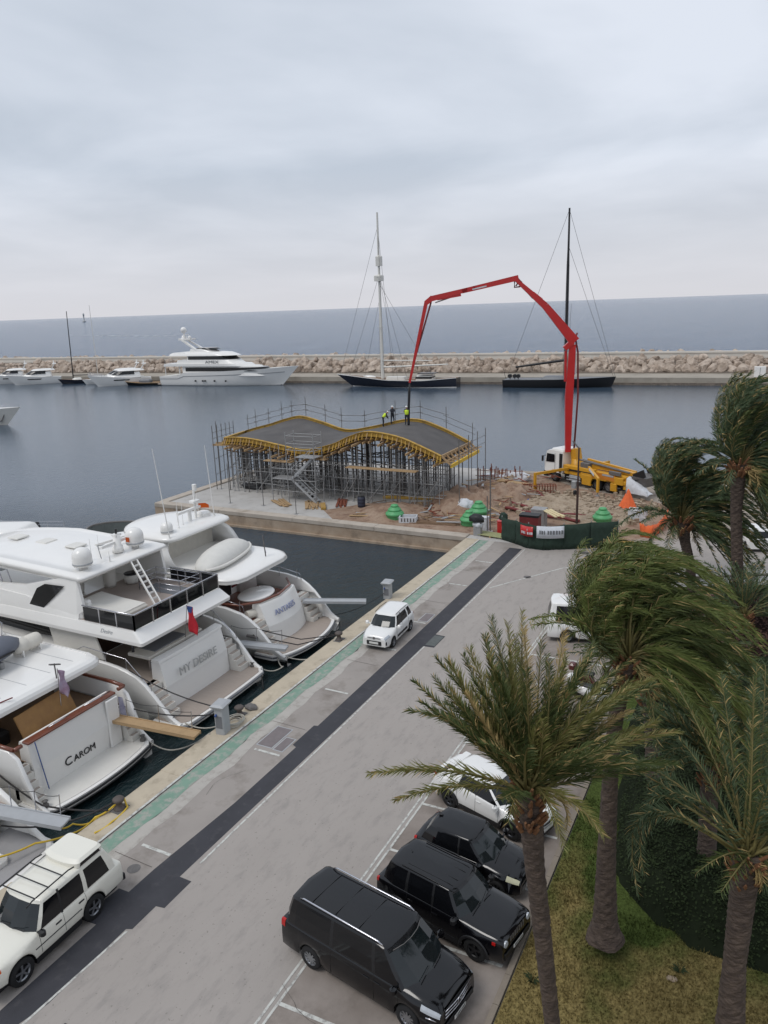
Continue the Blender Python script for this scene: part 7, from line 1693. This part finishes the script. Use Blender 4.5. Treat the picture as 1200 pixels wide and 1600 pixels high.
# ---- small black hatchback
def ex_hat(t, S, X0, X1, W2, patch, surf):
    for s_ in (-1,1):
        patch('headlight', mat('yellowed_lens', S_(190,188,160), .2, var=.1), X1-.42, X1-.05, .44, .66, s_, .012); patch('tail_light', 'redl', X0, X0+.12, .38, .60, s_, .014)
    q = MB(); q.cbox(X1-.01,X1+.02,-.5,.5,.34,.50,.04); q.build('lower_grille', 'dsteel', t)
    q = MB(); q.cbox(-1.25,-1.10,-.04,.04,1.50,1.54,.02); q.path([(-1.2,0,1.53),(-1.3,0,1.62)], .01, n=4); q.build('roof_antenna', 'black', t)
hat = dict(W=1.65, wb=2.36, fo=.72, ro=.58, wr=.29, paint='bcar', sill=.25, ft=.78, rt=.90, rim='dalloy', spokes=7, nose=.12, crown=.04,
    top=[(-1.8,.98),(.5,.98),(.85,.97),(1.5,.86),(1.9,.74)], belt=[(-1.8,.98),(.5,.92),(1.9,.66)],
    gh=dict(zr=1.45, wr=.60, front=(1.02,.30), rear=(-1.62,-1.30), side=[(.72,.14,'glass'),(-.10,-.14,'dark'),(-.16,-.2,'glass'),(-1.0,-.92,'body')]),
    doors=[.70,-.12], handles=[.02], mirror=.66, extra=ex_hat, platez=.36, pf=.03)
car('hatchback', 'small black rounded hatchback between the black off-road car and the white crossover', (19.55, 7.4), R(-97.5), hat)
# ---- white crossover
def ex_chr(t, S, X0, X1, W2, patch, surf):
    for s_ in (-1,1):
        patch('headlight', 'glass', X1-.50, X1-.02, .50, .60, s_, .012); patch('tail_light', 'redl', X0, X0+.22, .46, .60, s_, .014)
    q = MB(); q.path([(X1-.12,.68,.70),(X1+.0,.35,.64),(X1+.02,0,.62),(X1+.0,-.35,.64),(X1-.12,-.68,.70)], .03, n=5); q.build('upper_grille', 'black', t); q = MB(); q.cbox(X1-.04,X1+.015,-.62,.62,.26,.42,.04); q.build('lower_grille', 'black', t)
    q = MB(); q.cbox(-1.62,-1.36,-.5,.5,1.47,1.50,.015); q.build('spoiler', 'wcar', t)
chrc = dict(W=1.80, wb=2.64, fo=.88, ro=.80, wr=.345, paint='wcar', sill=.28, flare=.05, ft=.76, rt=.88, rim='dalloy', spokes=5, clad=True, nose=.14, crown=.03,
    top=[(-2.2,1.12),(-1.2,1.12),(.6,1.04),(.95,1.02),(1.8,.90),(2.25,.76)], belt=[(-2.2,1.10),(-1.0,1.06),(.6,.96),(2.25,.68)],
    gh=dict(zr=1.50, wr=.58, front=(1.15,.25), rear=(-2.05,-1.35), side=[(.85,.10,'glass'),(-.12,-.2,'dark'),(-.18,-.26,'glass'),(-.95,-.85,'body'),(-1.5,-1.2,'body')]),
    doors=[.82,-.15,-.95], handles=[-.02], mirror=.78, extra=ex_chr, platez=.40, pf=.03)
car('crossover_car', 'white crossover car with raked roof, behind the palm trunk', (22.5, 7.75), R(-107), chrc)
# ---- cars half hidden by the palms
def ex_plain(t, S, X0, X1, W2, patch, surf):
    front_lights(patch, X1=X1); q = MB(); q.cbox(X1-.01,X1+.02,-.5,.5,.34,.5,.03); q.build('lower_grille', 'black', t)
def scooter(lab, u, v, rz, paint):
    t = thing('scooter', lab, 'scooter', (u,v,.013), rz)
    for x in (.62,-.62): wheel(t, x, .0001, .25, .12, 'dalloy', 5)
    q = MB(); q.loft([[(x,w_,z0),(x,w_*.8,z1),(x,-w_*.8,z1),(x,-w_,z0)] for x, w_, z0, z1 in ((-.95,.08,.62,.72),(-.6,.17,.42,.78),(-.1,.18,.30,.76),(.05,.16,.24,.40),(.38,.17,.24,.36),(.45,.20,.3,.95),(.58,.16,.45,1.02),(.66,.06,.6,.95))], cap=True); q.build('body', paint, t)
    q = MB(); q.cbox(-.85,.05,-.15,.15,.76,.86,.05); q.build('seat', 'black', t)
    q = MB(); q.add([(.60,-.22,.95),(.60,.22,.95),(.45,.17,1.38),(.45,-.17,1.38)], [(0,1,2,3)]); q.build('windshield', 'glass2', t, recalc=False)
    q = MB(); q.tube((.45,-.34,1.03),(.45,.34,1.03), .02); q.tube((.45,-.30,1.03),(.42,-.36,1.2),.01); q.tube((.45,.30,1.03),(.42,.36,1.2),.01); q.build('handlebar', 'black', t)
    q = MB(); q.cbox(-1.15,-.80,-.2,.2,.86,1.16,.08); q.build('top_box', paint, t); q = MB(); q.ell((.66,0,.82),(.05,.09,.08)); q.build('headlight', 'lens', t)
scooter('white scooter parked by the kerb, nearer of two half hidden by fronds', 31.5, 6.3, R(-100), 'wcar')
scooter('dark red and white scooter by the kerb, farther of two half hidden by fronds', 32.7, 6.5, R(-96), mat('maroon_paint', S_(84,40,38), .2, var=.05))
mv = dict(van); mv['paint'] = 'wcar'; mv['extra'] = ex_plain; mv['rim'] = 'alloy'; mv['gh'] = dict(van['gh']); mv['gh']['zr'] = 2.1; mv['wb'] = 3.0
car('van', 'white van with dark side windows partly hidden behind palm fronds', (38.6, 7.6), R(-76), mv)
p4_ = dict(panda); p4_['extra'] = ex_plain
car('hatchback', 'white hatchback parked on the far road behind the right-hand palms', (58.6, .9), R(20), p4_)
# ================================================================ PALMS, HEDGES
leafA = mat('palm_leaf_green', S_(58,70,38), .6, c2=S_(84,94,50), scale=1.5, spec=.3)
leafB = mat('palm_leaf_olive', S_(96,100,52), .6, c2=S_(124,120,70), scale=1.5, spec=.3)
leafC = mat('palm_leaf_dry', S_(150,128,84), .7, c2=S_(178,156,108), scale=2, spec=.2)
leafD = mat('palm_leaf_dark', S_(60,76,52), .6, c2=S_(84,98,68), scale=1.5, spec=.3)
leafG = mat('palm_leaf_lime', S_(76,88,46), .6, c2=S_(114,124,66), scale=1.2, spec=.3)
ribm = mat('palm_rib', S_(112,104,62), .6, var=.15, scale=3)
bark = mat('palm_bark', S_(60,50,45), .95, c2=S_(98,84,74), scale=3.5, bump=1, bscale=9, dist=.05, stretch=(1,1,2.2), dirt=(S_(58,48,44), 5, .48, .66, .7))
boot = mat('palm_boot', S_(104,66,44), .9, c2=S_(136,98,66), scale=6, bump=.6, bscale=12)
RT = Vector(rt); UPV = Vector((0,0,1)); AW = Vector((fw.x, fw.y, 0)).normalized()
def PD(x, y, D):
    d = pray(x, y); k = D/hypot(d.x, d.y); return CAM + d*k
def frond(mb, rib, p0, p1, p2, mi, rng, wind, llen=.45, dens=.034, wstr=.35, dry=.15, w_=.026, narrow=0.0):
    L = (p1-p0).length*.5 + (p2-p1).length*.5 + (p2-p0).length*.5; n = max(20, int(L/dens)); prev = None; rp = []
    for i in range(n+1):
        t_ = i/n; P = p0*(1-t_)**2 + p1*2*t_*(1-t_) + p2*t_**2; T = ((p1-p0)*(1-t_) + (p2-p1)*t_).normalized()
        if i % max(1, n//8) == 0 or i == n: rp.append((P, lerp(.035, .006, t_)))
        if t_ < .13: continue
        S1 = T.cross(UPV); S1 = S1.normalized() if S1.length > .1 else T.cross(AW).normalized(); U1 = S1.cross(T).normalized()
        prof = llen*(min(1, (t_-.08)/.22)**.7)*(1-.62*max(0, t_-.35)/.65)
        for s_ in (-1,1):
            l = prof*rng.uniform(.7,1.15); d = (T*(rng.uniform(.6,1.0)+narrow) + S1*s_*rng.uniform(.30,.8) + U1*rng.uniform(-.15,.4)).normalized()
            d2 = (d + wind*wstr*rng.uniform(.5,1.4) - UPV*rng.uniform(.1,.5)).normalized(); q1 = P + d*l*.5; q2 = q1 + d2*l*.5
            wv = T*w_*rng.uniform(.6,1.1)*.5 if rng.random() < .6 else U1*w_*.5
            o = len(mb.v); mb.v += [tuple(P-wv*.6), tuple(P+wv*.6), tuple(q1+wv), tuple(q1-wv), tuple(q2)]
            m_ = mi if rng.random() > dry*(1+2*t_) else 2
            mb.f += [(o,o+1,o+2,o+3),(o+3,o+2,o+4)]; mb.m += [m_,m_]; mb.s += [False,False]
    rings = rp; pts = [r_[0] for r_ in rings]; rib.path(pts, [r_[1] for r_ in rings], n=5)
def palm(lab, trunk_pts, radii, fronds, seed, mats=('leafA','leafB'), wind=RT*.9+UPV*.1, llen=.45, dens=.034, boots=1.0, skirt=6, dry=.15, Lb=1.0, w_=.026, wstr=.35, flare=True, curl=0.0, narrow=0.0):
    rng = random.Random(seed); base = Vector(trunk_pts[0]); t = thing('palm_tree', lab, 'palm tree', base)
    P = []; Q = []
    k = len(trunk_pts)-1; nseg = 110
    for i in range(nseg+1):
        f_ = i/nseg*k; j = min(int(f_), k-1); a = Vector(trunk_pts[j]).lerp(Vector(trunk_pts[j+1]), f_-j)-base; P.append(a); Q.append(lerp(radii[j], radii[j+1], f_-j))
    q = MB(); rings = []; n = 18
    for i, (a, r_) in enumerate(zip(P, Q)):
        fl = 1+ (.5*max(0,1-i/9)**2 if flare else 0); rings.append([(a.x+r_*fl*(1+.05*((i//2+kk//2)%2)+rng.uniform(-.045,.045))*cos(2*pi*kk/n), a.y+r_*fl*(1+.05*((i//2+kk//2)%2)+rng.uniform(-.045,.045))*sin(2*pi*kk/n), a.z+rng.uniform(-.01,.01)) for kk in range(n)])
    q.loft(rings, cap=True, smooth=False); q.build('trunk', bark, t)
    top = P[-1]; r_ = Q[-1]
    q = MB()      # old leaf bases under the crown
    for kk in range(int(60*boots)):
        a = rng.uniform(0, 2*pi); h = rng.uniform(-.75,.12)*boots; c = top+Vector((cos(a)*r_*.85, sin(a)*r_*.85, h)); e = c+Vector((cos(a)*.20, sin(a)*.20, .24))*rng.uniform(.6,1.1)*Lb
        q.tube(c, e, .05*Lb, .025*Lb, n=4)
    q.build('leaf_bases', boot, t)
    mb = MB(); rib = MB()
    for fd in fronds:
        dx, dy, dz, sag, ty = fd[:5]
        d = r2*dx + u2*dy + AW*dz; st = top+Vector((rng.uniform(-.12,.12), rng.uniform(-.12,.12), rng.uniform(-.05,.15)))
        p2 = top+d; p1 = st + d*.5 + UPV*sag*d.length - RT*curl*d.length*(1.15 if dx > 0 else .35) + Vector((rng.uniform(-.1,.1),rng.uniform(-.1,.1),0))
        if len(fd) > 5: p1 = top + r2*fd[5] + u2*fd[6] + AW*dz*.6
        frond(mb, rib, st, p1, p2, ty, rng, wind, llen*rng.uniform(.8,1.12), dens, wstr, dry, w_, narrow)
    for kk in range(skirt):
        a = rng.uniform(0, 2*pi); d = Vector((cos(a)*.5, sin(a)*.5, -rng.uniform(.5,1.0)))*Lb*rng.uniform(.6,1.1)+wind*.3; frond(mb, rib, top-UPV*.1, top+Vector((d.x*1.1,d.y*1.1,.05)), top+d, 2, rng, wind, llen*.7, dens*1.3, wstr, .6, w_)
    LM = dict(leafA=leafA, leafB=leafB, leafD=leafD, leafG=leafG); mm = [LM[mats[0]], LM[mats[1]], leafC]
    crown = mb.build('crown', mm, t, recalc=False); rib.build('frond_ribs', ribm, crown)
    return t
def bows(c, F_, keys, n, seed, k0=.55, f1=None, dzr=1.3):
    """fronds bowed over by the wind: keys = [(f, p1x, p1y, p2x, p2y)] in photo pixels, interpolated over f"""
    g_ = random.Random(seed); out = []
    for i in range(n):
        f_ = keys[0][0] + (keys[-1][0]-keys[0][0])*(i+g_.random())/n; a = [interp([(k[0], k[j]) for k in keys], f_) for j in (1,2,3,4)]
        k_ = lerp(k0, 1.02, g_.random()**.6); jx, jy = g_.uniform(-14,14)/62/F_*.35, g_.uniform(-10,10)/62/F_*.35
        P1 = ((a[0]-c[0])*k_+jx, (c[1]-a[1])*k_+jy); P2 = ((a[2]-c[0])*k_+jx, (c[1]-a[3])*k_+jy)
        out.append((P2[0]*F_, P2[1]*F_, g_.uniform(-dzr, dzr), 0, 1 if g_.random() < .3 else 0, P1[0]*F_, P1[1]*F_))
    return out
# front palm: fronds listed as metres right / up / away from the crown centre
F = 1/87.0
def tips(c, lst, F, rng, sag=.18):
    out = []
    for it in lst:
        x, y = it[0], it[1]; dz = it[2] if len(it) > 2 else rng.uniform(-1.1,1.1); sg = it[3] if len(it) > 3 else sag; ty = it[4] if len(it) > 4 else (0 if rng.random() < .68 else 1)
        out.append(((x-c[0])*F, (c[1]-y)*F, dz, sg, ty))
    return out
g1 = random.Random(5)
L1 = [(575,1180,-.3,.20,1),(612,1194,-.8,.16,1),(682,1034,.6,.02,0),(698,1062,.2,.05,1),(640,1130,.8,.22,0),(722,1052,-.4,.04,2),(700,1120,.9,.15,0),
 (758,986,.2,.0,0),(768,1010,.9,-.02,0),(790,985,-.2,.02,1),(802,980,.7,.03,1),(808,1000,-.8,.0,0),(822,975,.3,.03,2),(832,972,1.1,.04,1),(848,1000,-.5,.02,0),(860,1010,.8,.05,0),(880,1005,-.2,.06,1),(900,1000,.9,.1,2),
 (925,1008,.0,.1,0),(950,1015,.8,.12,0),(975,1030,-.6,.12,1),(1000,1040,.6,.16,0),(1030,1062,.2,.18,0),(1052,1085,1.0,.2,1),(1062,1128,.0,.22,1),(1040,1150,-.6,.16,0),(1010,1135,.9,.2,2),(960,1120,-1.0,.14,0),
 (780,1060,1.2,.05,0),(830,1050,1.5,.05,0),(880,1060,1.4,.08,0),(740,1090,-1.2,.08,0),(800,1080,-1.5,.1,0),(860,1080,-1.6,.1,0),(920,1070,-1.4,.12,0),(900,1110,1.6,.12,0),
 (760,1150,-1.6,.12,0),(900,1190,-1.8,.16,1),(850,1225,-1.5,.25,1),(720,1170,1.3,.14,0),(775,1205,-1.2,.25,0)]
for _ in range(44):
    a = g1.uniform(.25, 2.45); l = g1.uniform(150, 245); L1.append((826+l*cos(a), 1225-l*sin(a), g1.uniform(-.9,1.2), g1.uniform(0,.12), 0 if g1.random() < .7 else 1))
palm('nearest palm, slender leaning trunk, ragged wind-blown fronds over the parked cars', [PD(876,1765,12.9), PD(863,1600,12.8), PD(850,1480,12.7), PD(835,1350,12.6), PD(827,1238,12.5)], (.15,.155,.17,.185,.23), tips((826,1225), L1, F, g1), 11, llen=.48, dens=.020, skirt=1, dry=.05, w_=.026, narrow=.35)
# second palm: big crown swept to the right
g2 = random.Random(9); c2 = (985,1025); F2 = 1/62.0
K2 = [(0,872,985,918,880),(.2,868,900,955,856),(.4,915,800,1050,860),(.6,985,765,1125,900),(.8,1050,830,1185,985),(1.0,1085,910,1212,1085),(1.2,1080,990,1185,1160),(1.35,1050,1030,1120,1180)]
L2 = bows(c2, F2, K2, 110, 31, .5)
L2 += tips(c2, [(842,955,-.3,.35,0),(850,975,.2,.28,0),(905,1000,.5,.5,0),(915,1040,-.5,.5,1),(1010,1120,-.9,.3,1),(960,1110,1.0,.3,0)], F2, g2)
palm('tall palm rooted in the lawn, its huge green crown swept to the right', [PD(945,1465,18.1), PD(947,1350,18.0), PD(953,1220,17.9), PD(962,1120,17.8), PD(980,1035,17.6)], (.34,.24,.19,.18,.2), L2, 12, wind=(RT*1.0-UPV*.25), llen=.66, dens=.027, skirt=6, dry=.03, w_=.024, wstr=.9, mats=('leafG','leafA'))
# third palm, lower right
g3 = random.Random(4); c3 = (1170,1318); F3 = 1/68.0
L3 = [(1060,1240,.2,.28,0),(1090,1180,.6,.2,0),(1120,1120,0,.1,0),(1145,1085,.4,.05,0),(1165,1060,-.4,.02,1),(1190,1060,.2,.02,0),(1215,1075,.6,.05,0),(1240,1120,0,.1,0),(1265,1180,-.4,.15,0),(1280,1250,.3,.25,0),(1260,1330,.0,.3,0),(1075,1300,-.9,.3,1),(1110,1330,-.8,.3,1),(1225,1375,-.7,.35,1),(1205,1400,-.3,.35,0),(1100,1230,-1.0,.15,0),(1150,1180,-1.3,.1,0),(1200,1170,-1.2,.1,0)]
for _ in range(22):
    a = g3.uniform(-.1, 2.8); l = g3.uniform(140, 235); L3.append((c3[0]+l*cos(a), c3[1]-l*sin(a), g3.uniform(-1,1.5), g3.uniform(.0,.2), 0 if g3.random() < .8 else 1))
palm('palm at the lower right edge with dark fronds, one curled down on its left', [PD(1138,1640,14.8), PD(1148,1500,14.9), PD(1160,1400,15.0), PD(1168,1335,15.0)], (.31,.22,.25,.26), tips(c3, L3, F3, g3) + [((tx_-c3[0])*F3, (c3[1]-ty_)*F3, dz_, 0, 0, (ax_-c3[0])*F3, (c3[1]-ay_)*F3) for tx_, ty_, ax_, ay_, dz_ in ((1010,1350,968,1165,-.4),(1016,1320,985,1185,-.5),(1040,1290,1010,1180,.1))], 13, mats=('leafD','leafA'), llen=.45, dens=.034, skirt=6, dry=.04, w_=.026, wstr=.3)
# fourth and fifth palms by the site, swept right
def swept(c, F_, n, seed, l0, l1, a0, a1, extra=()):
    g_ = random.Random(seed); L = []
    for i in range(n):
        f_ = i/(n-1); a = lerp(a0, a1, f_)+g_.uniform(-.1,.1); l = lerp(l0, l1, f_)*g_.uniform(.75,1.05); L.append((c[0]+l*cos(a), c[1]-l*sin(a), g_.uniform(-2,2), lerp(.35,.15,f_)*g_.uniform(.7,1.2), 0 if g_.random() < .75 else 1))
    return tips(c, L+list(extra), F_, g_)
palm('palm beside the screen fence with a bulging crown base, fronds blown right', [PD(1082,925,47.5), PD(1078,880,47.4), PD(1070,845,47.3), PD(1064,815,47.2)], (.28,.27,.3,.48), bows((1063,806), 1/24.0, [(0,1008,770,1030,703),(.2,1015,700,1062,690),(.45,1055,650,1130,708),(.7,1110,680,1195,775),(1.0,1120,760,1205,860),(1.2,1100,810,1160,905)], 120, 41, .5, dzr=2.2) + tips((1063,806), [(1024,742,-.5,.45,0),(1034,704,.5,.35,0),(1048,700,0,.2,0),(985,790,0,.25,0),(972,820,.5,.45,0),(1000,800,-1,.35,0),(1010,850,0,.45,0),(1030,860,-1,.4,0),(1120,880,0,.4,0),(1150,905,-.5,.45,0),(1100,860,1,.3,0),(1180,870,0,.35,0),(1000,720,.3,.2,0)], 1/24.0, random.Random(2)), 14, mats=('leafD','leafA'), llen=.85, dens=.050, skirt=6, dry=.05, w_=.055, Lb=1.8, boots=1.0, wstr=.9, flare=False, curl=.0)
palm('taller of the two far palms, at the right edge, fronds streaming out of frame', [PD(1153,945,43.5), PD(1152,880,43.4), PD(1150,800,43.3), PD(1155,725,43.2)], (.32,.29,.28,.38), bows((1157,715), 1/26.5, [(0,1112,690,1135,625),(.2,1125,620,1160,588),(.45,1165,575,1245,610),(.7,1215,620,1290,700),(1.0,1215,710,1280,800),(1.25,1190,770,1230,860)], 130, 42, .5, dzr=2.2) + tips((1157,715), [(1133,640,0,.3,0),(1142,612,.5,.2,0),(1075,680,0,.15,0),(1120,670,-.5,.4,0),(1170,600,.3,.15,0),(1130,760,0,.4,0),(1105,730,.5,.3,0)], 1/26.5, random.Random(3)), 15, mats=('leafD','leafA'), llen=.9, dens=.060, skirt=14, dry=.04, w_=.055, Lb=1.8, wstr=.9, flare=False, curl=.0)
palm('dark low palm in the planting bed behind the second palm', [PD(1022,1240,25.0), PD(1020,1150,25.0), PD(1014,1075,24.9)], (.28,.25,.25), swept((1016,1065), 1/45.0, 60, 23, 120, 190, 2.9, -.8), 16, mats=('leafD','leafA'), llen=.5, dens=.05, skirt=4, dry=.03, w_=.035, wstr=.5)
palm('broad low palm between the second and third palms, all dark fronds', [PD(1104,1338,21.5), PD(1108,1240,21.5), PD(1112,1195,21.4)], (.26,.24,.24), swept((1112,1190), 1/52.0, 80, 24, 120, 175, 3.2, -.5), 17, mats=('leafD','leafD'), llen=.5, dens=.045, skirt=4, dry=.03, w_=.035, wstr=.4)
# low fan of fronds growing from the bed under the fifth palm
palm('low stemless palm clump at the foot of the fifth palm', [PD(1162,985,40.5), PD(1162,965,40.5)], (.3,.3), swept((1162,960), 1/28.5, 40, 25, 70, 105, 3.2, -.1), 18, mats=('leafD','leafD'), llen=.5, dens=.07, skirt=0, dry=.02, w_=.06, Lb=1.4, wstr=.4, flare=False)
# ---- hedges: inner mass plus many leaves
def inside(x, y, poly):
    c = False; j = len(poly)-1
    for i in range(len(poly)):
        if (poly[i][1] > y) != (poly[j][1] > y) and x < (poly[j][0]-poly[i][0])*(y-poly[i][1])/(poly[j][1]-poly[i][1])+poly[i][0]: c = not c
        j = i
    return c
def edge_d(x, y, poly):
    best = 1e9
    for i in range(len(poly)):
        a = poly[i-1]; b = poly[i]; dx, dy = b[0]-a[0], b[1]-a[1]; t_ = max(0, min(1, ((x-a[0])*dx+(y-a[1])*dy)/(dx*dx+dy*dy))); best = min(best, hypot(x-a[0]-t_*dx, y-a[1]-t_*dy))
    return best
def hedge(lab, poly, h, ma, mb_, nleaf, seed, ls=.09, step=.45):
    from mathutils import noise
    rng = random.Random(seed); t = thing('hedge', lab, 'hedge', (0,0,0))
    xs = [p[0] for p in poly]; ys = [p[1] for p in poly]; x0, x1, y0, y1 = min(xs), max(xs), min(ys), max(ys)
    def H(x, y):
        if not inside(x, y, poly): return None
        d = edge_d(x, y, poly); k = min(1, d/.7)**.45
        return .08 + h*k*(1+.22*noise.noise(Vector((x*.7, y*.7, seed)))+.10*noise.noise(Vector((x*2.3, y*2.3, seed))))
    q = MB(); nx = int((x1-x0)/step)+1; ny = int((y1-y0)/step)+1; idx = {}
    for i in range(nx+1):
        for j in range(ny+1):
            x = x0+i*step; y = y0+j*step; z = H(x, y); idx[(i,j)] = len(q.v); q.v.append((x, y, (z-.10) if z is not None else .0))
    for i in range(nx):
        for j in range(ny):
            f_ = (idx[(i,j)], idx[(i+1,j)], idx[(i+1,j+1)], idx[(i,j+1)])
            if any(q.v[k][2] > .01 for k in f_): q.f.append(f_); q.m.append(0); q.s.append(True)
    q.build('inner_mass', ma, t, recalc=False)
    q = MB(); c = 0
    while c < nleaf:
        x = rng.uniform(x0, x1); y = rng.uniform(y0, y1)
        near = max(.12, 1-(hypot(x,y)-19)/26)
        if rng.random() > near: continue
        x += .12*sin(y*5.1+x*2)+.08*sin(y*11.3); y += .12*sin(x*4.7)+.08*sin(x*12.1)
        z = H(x, y)
        if z is None: continue
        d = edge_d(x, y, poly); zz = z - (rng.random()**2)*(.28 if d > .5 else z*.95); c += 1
        a, b = rng.uniform(0, 2*pi), rng.uniform(-.7,1.0); l = ls*rng.uniform(.6,1.4); D_ = Vector((cos(a)*cos(b), sin(a)*cos(b), sin(b)))*l; W_ = Vector((-sin(a), cos(a), rng.uniform(-.4,.4)))*l*.38
        P = Vector((x,y,zz)); o = len(q.v); q.v += [tuple(P), tuple(P+D_*.5+W_), tuple(P+D_), tuple(P+D_*.5-W_)]; q.f.append((o,o+1,o+2,o+3)); q.m.append(0 if rng.random() < .75 else 1); q.s.append(False)
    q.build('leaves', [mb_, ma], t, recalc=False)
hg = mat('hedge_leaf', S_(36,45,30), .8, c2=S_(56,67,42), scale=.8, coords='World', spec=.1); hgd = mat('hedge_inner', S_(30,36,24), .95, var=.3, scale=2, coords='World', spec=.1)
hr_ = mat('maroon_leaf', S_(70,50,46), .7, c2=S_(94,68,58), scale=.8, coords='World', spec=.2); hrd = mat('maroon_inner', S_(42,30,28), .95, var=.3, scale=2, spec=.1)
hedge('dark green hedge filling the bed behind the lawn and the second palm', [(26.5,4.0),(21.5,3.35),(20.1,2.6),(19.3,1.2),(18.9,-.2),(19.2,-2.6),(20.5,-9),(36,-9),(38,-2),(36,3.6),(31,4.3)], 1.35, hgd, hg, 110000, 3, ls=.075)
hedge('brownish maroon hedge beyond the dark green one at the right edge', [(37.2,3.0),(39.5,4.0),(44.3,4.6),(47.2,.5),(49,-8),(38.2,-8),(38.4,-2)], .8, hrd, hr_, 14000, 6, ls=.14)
# fallen leaves and small plants on the lawn, a pale stone
t = thing('stone', 'small pale flat stone lying on the lawn right of the second palm', 'stone', G(1050,1535)); q = MB(); lump(q, (0,0,.11), (.09,.14,.05), 91); q.build('rock', 'rubble', t, recalc=False)
for (px, py, lab) in ((832,1535,'tiny dark seedling on the dry lawn beside the front palm trunk'),(1062,1520,'small weed clump beside the pale stone on the lawn')):
    t = thing('weed', lab, 'weed', G(px, py, .09)); q = MB(); rg_ = random.Random(px)
    for k in range(26): a = rg_.uniform(0,6.3); l = rg_.uniform(.1,.3); q.add([(0,0,0),(cos(a)*l*.5+.02,sin(a)*l*.5,l*.6),(cos(a)*l,sin(a)*l,l*.5),(cos(a)*l*.5-.02,sin(a)*l*.5,l*.5)], [(0,1,2,3)])
    q.build('leaves', hg, t, recalc=False)
